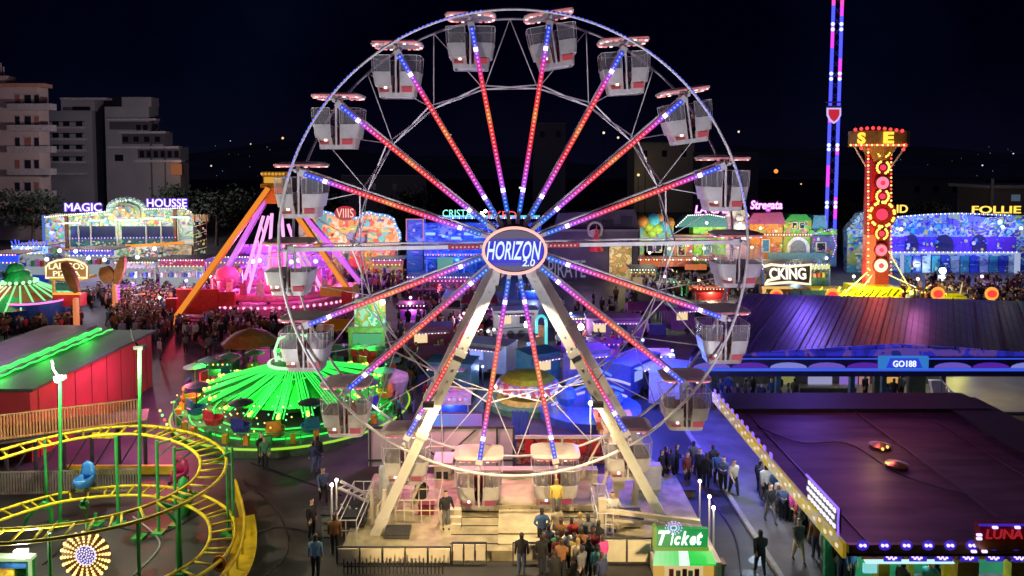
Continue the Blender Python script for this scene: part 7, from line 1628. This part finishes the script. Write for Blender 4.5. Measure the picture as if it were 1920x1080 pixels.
# far dense crowds nobody could count
LOWM = sk_person('stand', True)
CM_ = MB()
def mass(poly, n):
    xs = [p[0] for p in poly]; ys = [p[1] for p in poly]; k = 0
    while k < n:
        p = (RND.uniform(min(xs), max(xs)), RND.uniform(min(ys), max(ys)))
        if not inside(p, poly): continue
        k += 1; q = G(*p); a = RND.uniform(0, 6.28); ca, sa_ = math.cos(a), math.sin(a); s_ = RND.uniform(.92, 1.08); o = len(CM_.v); tp = 2 + RND.randrange(6)
        CM_.v += [(q.x + (v.x * ca - v.y * sa_) * s_, q.y + (v.x * sa_ + v.y * ca) * s_, v.z * s_) for v in bvs]
        for f, mi in bfs: CM_.f.append([i + o for i in f]); CM_.m.append(mi if mi < 2 else (tp if mi == 2 else 8)); CM_.c.append(None)
bvs = [v.co.copy() for v in LOWM.vertices]; bfs = [(list(f.vertices), f.material_index) for f in LOWM.polygons]
mass([(1690, 575), (1690, 535), (1930, 535), (1930, 600)], 260)
mass([(1205, 560), (1205, 530), (1400, 530), (1430, 560)], 150)
mass([(420, 545), (430, 525), (760, 525), (770, 560), (690, 560)], 130)
mass([(150, 575), (200, 545), (400, 535), (400, 560), (230, 590)], 150)
mass([(205, 620), (210, 570), (318, 552), (325, 620), (300, 650)], 190)
mass([(330, 640), (335, 618), (430, 606), (640, 612), (660, 640)], 90)
mass([(745, 700), (745, 600), (800, 560), (930, 552), (935, 640), (880, 720)], 150)
mass([(1040, 680), (1050, 580), (1180, 560), (1240, 590), (1200, 660)], 60)
mass([(-10, 630), (0, 606), (140, 600), (160, 625)], 60)
tag(CM_.build('crowd', [SKIN[0], HAIR[0], CM['black'], CM['navy'], CM['grey'], CM['maroon'], CM['brown'], CM['white'], CM['black']]), 'dense dark far crowd filling the ground before the lit facades', 'crowd', None, 'stuff')

cols = ('black', 'navy', 'grey', 'maroon', 'blue', 'brown', 'denim', 'teal', 'white', 'green', 'cream', 'red')
for k in range(30):
    px = 1424 + 170 * (k / 29) + RND.uniform(-10, 10); py = 905 + (px - 1424) * 1.05 + RND.uniform(-8, 30); q = G(px, py); tp = cols[k % 12]
    person(('stand', 'walk', 'hold', 'hips')[k % 4], Vector((q.x, q.y, .12)), RND.uniform(0, 6.28), tp, ('black', 'denim', 'grey')[k % 3], '%s clothed visitor in the line along the yellow roof edge, %s' % (tp, ('far end', 'middle', 'near end')[min(2, k * 3 // 30)] + ' of it'), 'line of visitors along the dodgem edge', RND.uniform(.95, 1.06), k % 3 if k % 4 == 0 else k % 2)
# ------------------------------------------------------------------ more small kit between the rides
def small_stall(px, py, wpx, hpx, colr, lights, lab, lamp_c=None, lp=160):
    b = G(px, py); b.z = 0; k = b.y / F; w_, h_ = wpx * k, hpx * k; t = thing('game_stall', lab, 'stall', b)
    m = MB(); m.box(b + Vector((0, 0, .5)), (w_, 1.2, 1.0)); m.build('counter', colr[0], t)
    m = MB(); m.box(b + Vector((0, .9, h_ * .5)), (w_, .1, h_)); bk = m.build('rear_panel', colr[1], t)
    m = MB(); m.box(b + Vector((0, 0, h_)), (w_ + .4, 2.2, .12)); m.box(b + Vector((0, -1.08, h_ - .2)), (w_ + .4, .06, .45)); m.build('canopy', colr[2], t)
    m = MB()
    for s_ in (-1, 1): m.tube([b + Vector((s_ * w_ / 2, -.9, 0)), b + Vector((s_ * w_ / 2, -.9, h_))], .05, 5)
    m.each('post', GREYP, t)
    m = MB(); n = max(4, int(w_ / .35))
    for i in range(n): m.ball(b + Vector((-w_ / 2 + w_ * (i + .5) / n, -1.14, h_ - .05)), .07, i % len(lights), 5)
    m.build('bulb_row', lights, t)
    m = MB(); sp_ = palette('stall', [(0, 0, 0)])
    for i in range(int(w_ * 5)): m.box(b + Vector((RND.uniform(-.45, .45) * w_, RND.uniform(-.3, .75), 1.0 + RND.uniform(.1, max(.2, h_ - 1.6)))), (RND.uniform(.15, .4), .1, RND.uniform(.15, .45)), i % len(sp_))
    m.build('goods', sp_, t)
    if lamp_c: lamp(b + Vector((0, -.7, h_ - .4)), lamp_c, lp, .2)
SC = {'a': (BLUEP, mat('stall_back_blue', (.1, .15, .5)), mat('awning_white', (.5, .5, .55))), 'b': (RED, mat('stall_back_cream', (.5, .4, .25)), RED), 'c': (PURPLE, mat('stall_back_violet', (.3, .12, .45)), mat('awning_plum', (.2, .05, .2))), 'd': (YELLOW, mat('stall_back_amber', (.5, .3, .08)), ORANGE), 'e': (GREEN, mat('stall_back_mint', (.15, .45, .3)), GREEN)}
for a in ((775, 598, 52, 30, SC['c'], [BP_, BW_], 'violet stall under the wheel spoke left of the hub', (.9, .4, 1), 220), (880, 640, 44, 26, SC['b'], [BY_, BW_], 'red roofed stall left of the wheel leg in the crowd', (1, .7, .4), 200), (1130, 668, 60, 30, SC['c'], [BP_, BB_], 'plum roofed stall right of the wheel leg', (.6, .3, 1), 220), (1230, 690, 50, 30, SC['a'], [BB_, BW_], 'blue stall on the blue lit ground beside the right gondola', (.3, .4, 1), 260),
          (845, 770, 70, 34, SC['a'], [BB_, BP_], 'white roofed stall between the left wheel leg and the hoarding', (.5, .5, 1), 130), (1150, 810, 60, 30, SC['d'], [BY_, BR_], 'amber stall behind the right wheel leg', (1, .6, .3), 120), (715, 672, 40, 24, SC['d'], [BY_, BW_], 'orange roofed stall right of the jungle picture booth', (1, .7, .4), 130), (420, 700, 44, 26, SC['e'], [BG_, BY_], 'green stall at the back left of the octopus ride', (.5, 1, .5), 110),
          (1330, 560, 60, 22, SC['b'], [BY_, BW_], 'red awning stall in front of the haunted house crowd', (1, .8, .5), 420), (1265, 545, 50, 20, SC['e'], [BG_, BW_], 'green awning stall before the orange house fronts', (.5, 1, .7), 420), (1000, 560, 60, 26, SC['a'], [BB_, BW_], 'blue stall just under the oval wheel sign', (.4, .5, 1), 420), (940, 600, 56, 26, SC['c'], [BP_, BW_], 'violet stall behind the hub of the wheel', (.9, .4, .9), 260), (230, 558, 46, 22, SC['c'], [BP_, BW_], 'violet stall behind the brown paddles', (.8, .5, 1), 320), (275, 575, 40, 22, SC['d'], [BY_, BW_], 'amber stall in the crowd right of the brown paddles', (1, .7, .4), 300)): small_stall(*a)
# globe lamps on poles, added to raise the coloured light over the crowds
for k, (px, py, c) in enumerate(((255, 520, 'lilac'), (300, 560, 'white'), (350, 528, 'lilac'), (395, 520, 'white'), (770, 560, 'pink'), (810, 610, 'white'), (870, 590, 'pink'), (905, 690, 'blue'), (1070, 590, 'blue'), (1150, 600, 'pink'), (1205, 640, 'blue'), (1260, 660, 'blue'), (1245, 520, 'white'), (1310, 528, 'amber'), (1370, 525, 'white'), (1600, 520, 'white'), (1720, 525, 'white'), (1840, 520, 'lilac'))):
    q = G(px, py + 34); q = Vector((q.x, q.y, 0)); h_ = 34 * q.y / F; t = thing('globe_lamp', '%s added globe lamp on a thin pole, %s' % (c, ('behind the brown paddles', 'over the crowd left of the orange leg', 'before the maroon stall', 'beside the orange leg', 'left of the violet stall under the spokes', 'over the violet ground', 'over the middle crowd', 'beside the children ride', 'behind the right wheel leg', 'by the low dark stall', 'over the plum stall', 'on the blue lit ground', 'by the orange house fronts', 'by the green house front', 'by the mauve house front', 'left of the target tower', 'before the blue funhouse', 'at the right end of the blue funhouse')[k]), 'lamp', q, 0, 'added globe lamps over the crowd')
    m = MB(); m.tube([q, q + Vector((0, 0, h_))], .05, 5); m.build('pole', DSTEEL, t); cc = {'lilac': (.7, .5, 1), 'white': (1, .95, .9), 'pink': (1, .4, .7), 'blue': (.3, .4, 1), 'amber': (1, .7, .3)}[c]
    m = MB(); m.ball(q + Vector((0, 0, h_ + .15)), .0022 * q.y, 0, 8); m.build('globe', emi('globe_' + c, cc, 3.5), t, smooth=True); lamp(q + Vector((0, -.5, h_ + .2)), cc, 130, .2)

# cables on the ground
for k, (pts, lab) in enumerate((([(455, 900), (520, 960), (540, 1030), (500, 1080)], 'black cable snaking over the bare ground left of the platform'), ([(450, 1010), (520, 990), (590, 1000)], 'black cable running from the coaster skirting towards the platform'), ([(80, 1060), (180, 990), (300, 1000), (380, 960)], 'black cable on the ground under the coaster loop'), ([(250, 1080), (300, 1020), (250, 970)], 'grey cable on the ground under the coaster by the tall post'), ([(1390, 1080), (1375, 1000), (1330, 930), (1290, 850)], 'black cable along the blue lit road'), ([(640, 930), (560, 900), (470, 868)], 'black cable from the octopus ride to the platform'))):
    q = catmull([G(*p) + Vector((0, 0, .03)) for p in pts], 8); t = thing('power_cable', lab, 'cable', q[0]); m = MB(); m.tube(q, .04, 5); m.build('cable', BLACK if 'grey' not in lab else GREYP, t)
g = MB()
for k in range(26):
    c = G(RND.uniform(430, 620), RND.uniform(880, 1080)) if k < 12 else G(RND.uniform(0, 420), RND.uniform(960, 1080)) if k < 19 else G(RND.uniform(1300, 1440), RND.uniform(820, 1080)); n = RND.randrange(7, 11); r = RND.uniform(.3, 1.3)
    g.add([(c.x + r * RND.uniform(.6, 1.2) * math.cos(6.283 * j / n), c.y + r * .8 * RND.uniform(.6, 1.2) * math.sin(6.283 * j / n), .004 + .0004 * k) for j in range(n)], [tuple(range(n))])
tag(g.build('asphalt_patches', mat('patched_asphalt', (.022, .021, .022), .35, 0, .5, 1.5, .2)), 'darker damp patches scattered over the asphalt ground', 'patches', None, 'stuff')

def trailer(px, py, L, rz, colr, lit, lab):
    b = G(px, py); b.z = 0; t = thing('trailer', lab, 'trailer', b, rz)
    m = MB(); m.box((0, 0, 1.45), (L, 2.2, 2.1), 0); m.box((0, 0, 2.54), (L + .1, 2.3, .1), 0); m.build('trailer_body', colr, t, world=False)
    for k in range(max(1, int(L / 2))):
        m = MB(); m.box((-L / 2 + 1.1 + 1.9 * k, -1.12, 1.7), (1.1, .04, .7)); m.build('window', lit if k % 2 == 0 else mat('dark_glass', 0), t, world=False)
    for s_ in (-.5, .5):
        m = MB(); m.lathe((s_, -1.0, .36), [(.36, -.1), (.36, .1)], 12, 0, axis='y'); m.build('wheel', BLACK, t, world=False)
    m = MB(); m.box((0, -1.5, 2.3), (L * .8, .9, .06)); m.build('awning', mat('awning_white', 0), t, world=False)
    m = MB()
    for k in range(int(L * 3)): m.ball((-L * .4 + L * .8 * k / (L * 3), -1.96, 2.3), .05, k % 2, 4)
    m.build('bulb_row', [BW_, BP_], t, world=False)
PALE = mat('pale_trailer', (.5, .5, .52), .4, 0, .12); TWN = emi('trailer_window', (1, .75, .4), .8); TWB = emi('trailer_window_blue', (.3, .4, 1), .8)
for a in ((965, 628, 4.2, .1, PALE, TWN, 'pale trailer with amber window between the upper parts of the wheel legs'), (920, 700, 3.6, -.4, PALE, TWB, 'pale trailer with blue window beside the left wheel leg'), (1090, 715, 3.8, .3, mat('mauve_trailer', (.35, .25, .4), .4), TWN, 'mauve trailer right of the violet light pole'), (1185, 735, 4.4, .9, mat('navy_trailer', (.08, .1, .3), .4), TWB, 'navy trailer on the blue lit ground behind the right gondolas'), (1150, 645, 5, 0, mat('plum_trailer', (.2, .08, .2), .4), TWN, 'plum trailer behind the long indigo stall'), (1255, 755, 3.5, 1.2, PALE, TWB, 'pale trailer on the blue road beside the lower right gondola'), (805, 665, 3.8, .2, mat('wine_trailer', (.3, .06, .12), .4), TWN, 'wine red trailer in the violet lit crowd left of the wheel leg'), (850, 740, 3.2, -.2, mat('teal_trailer', (.06, .22, .26), .4), TWB, 'teal trailer in front of the left wheel leg top half'), (1290, 620, 4.5, .2, mat('plum_trailer', 0), TWN, 'plum trailer left of the purple pavilion roof'), (1010, 720, 2.6, .5, mat('teal_trailer', 0), TWN, 'small teal trailer just behind the children ride')): trailer(*a)
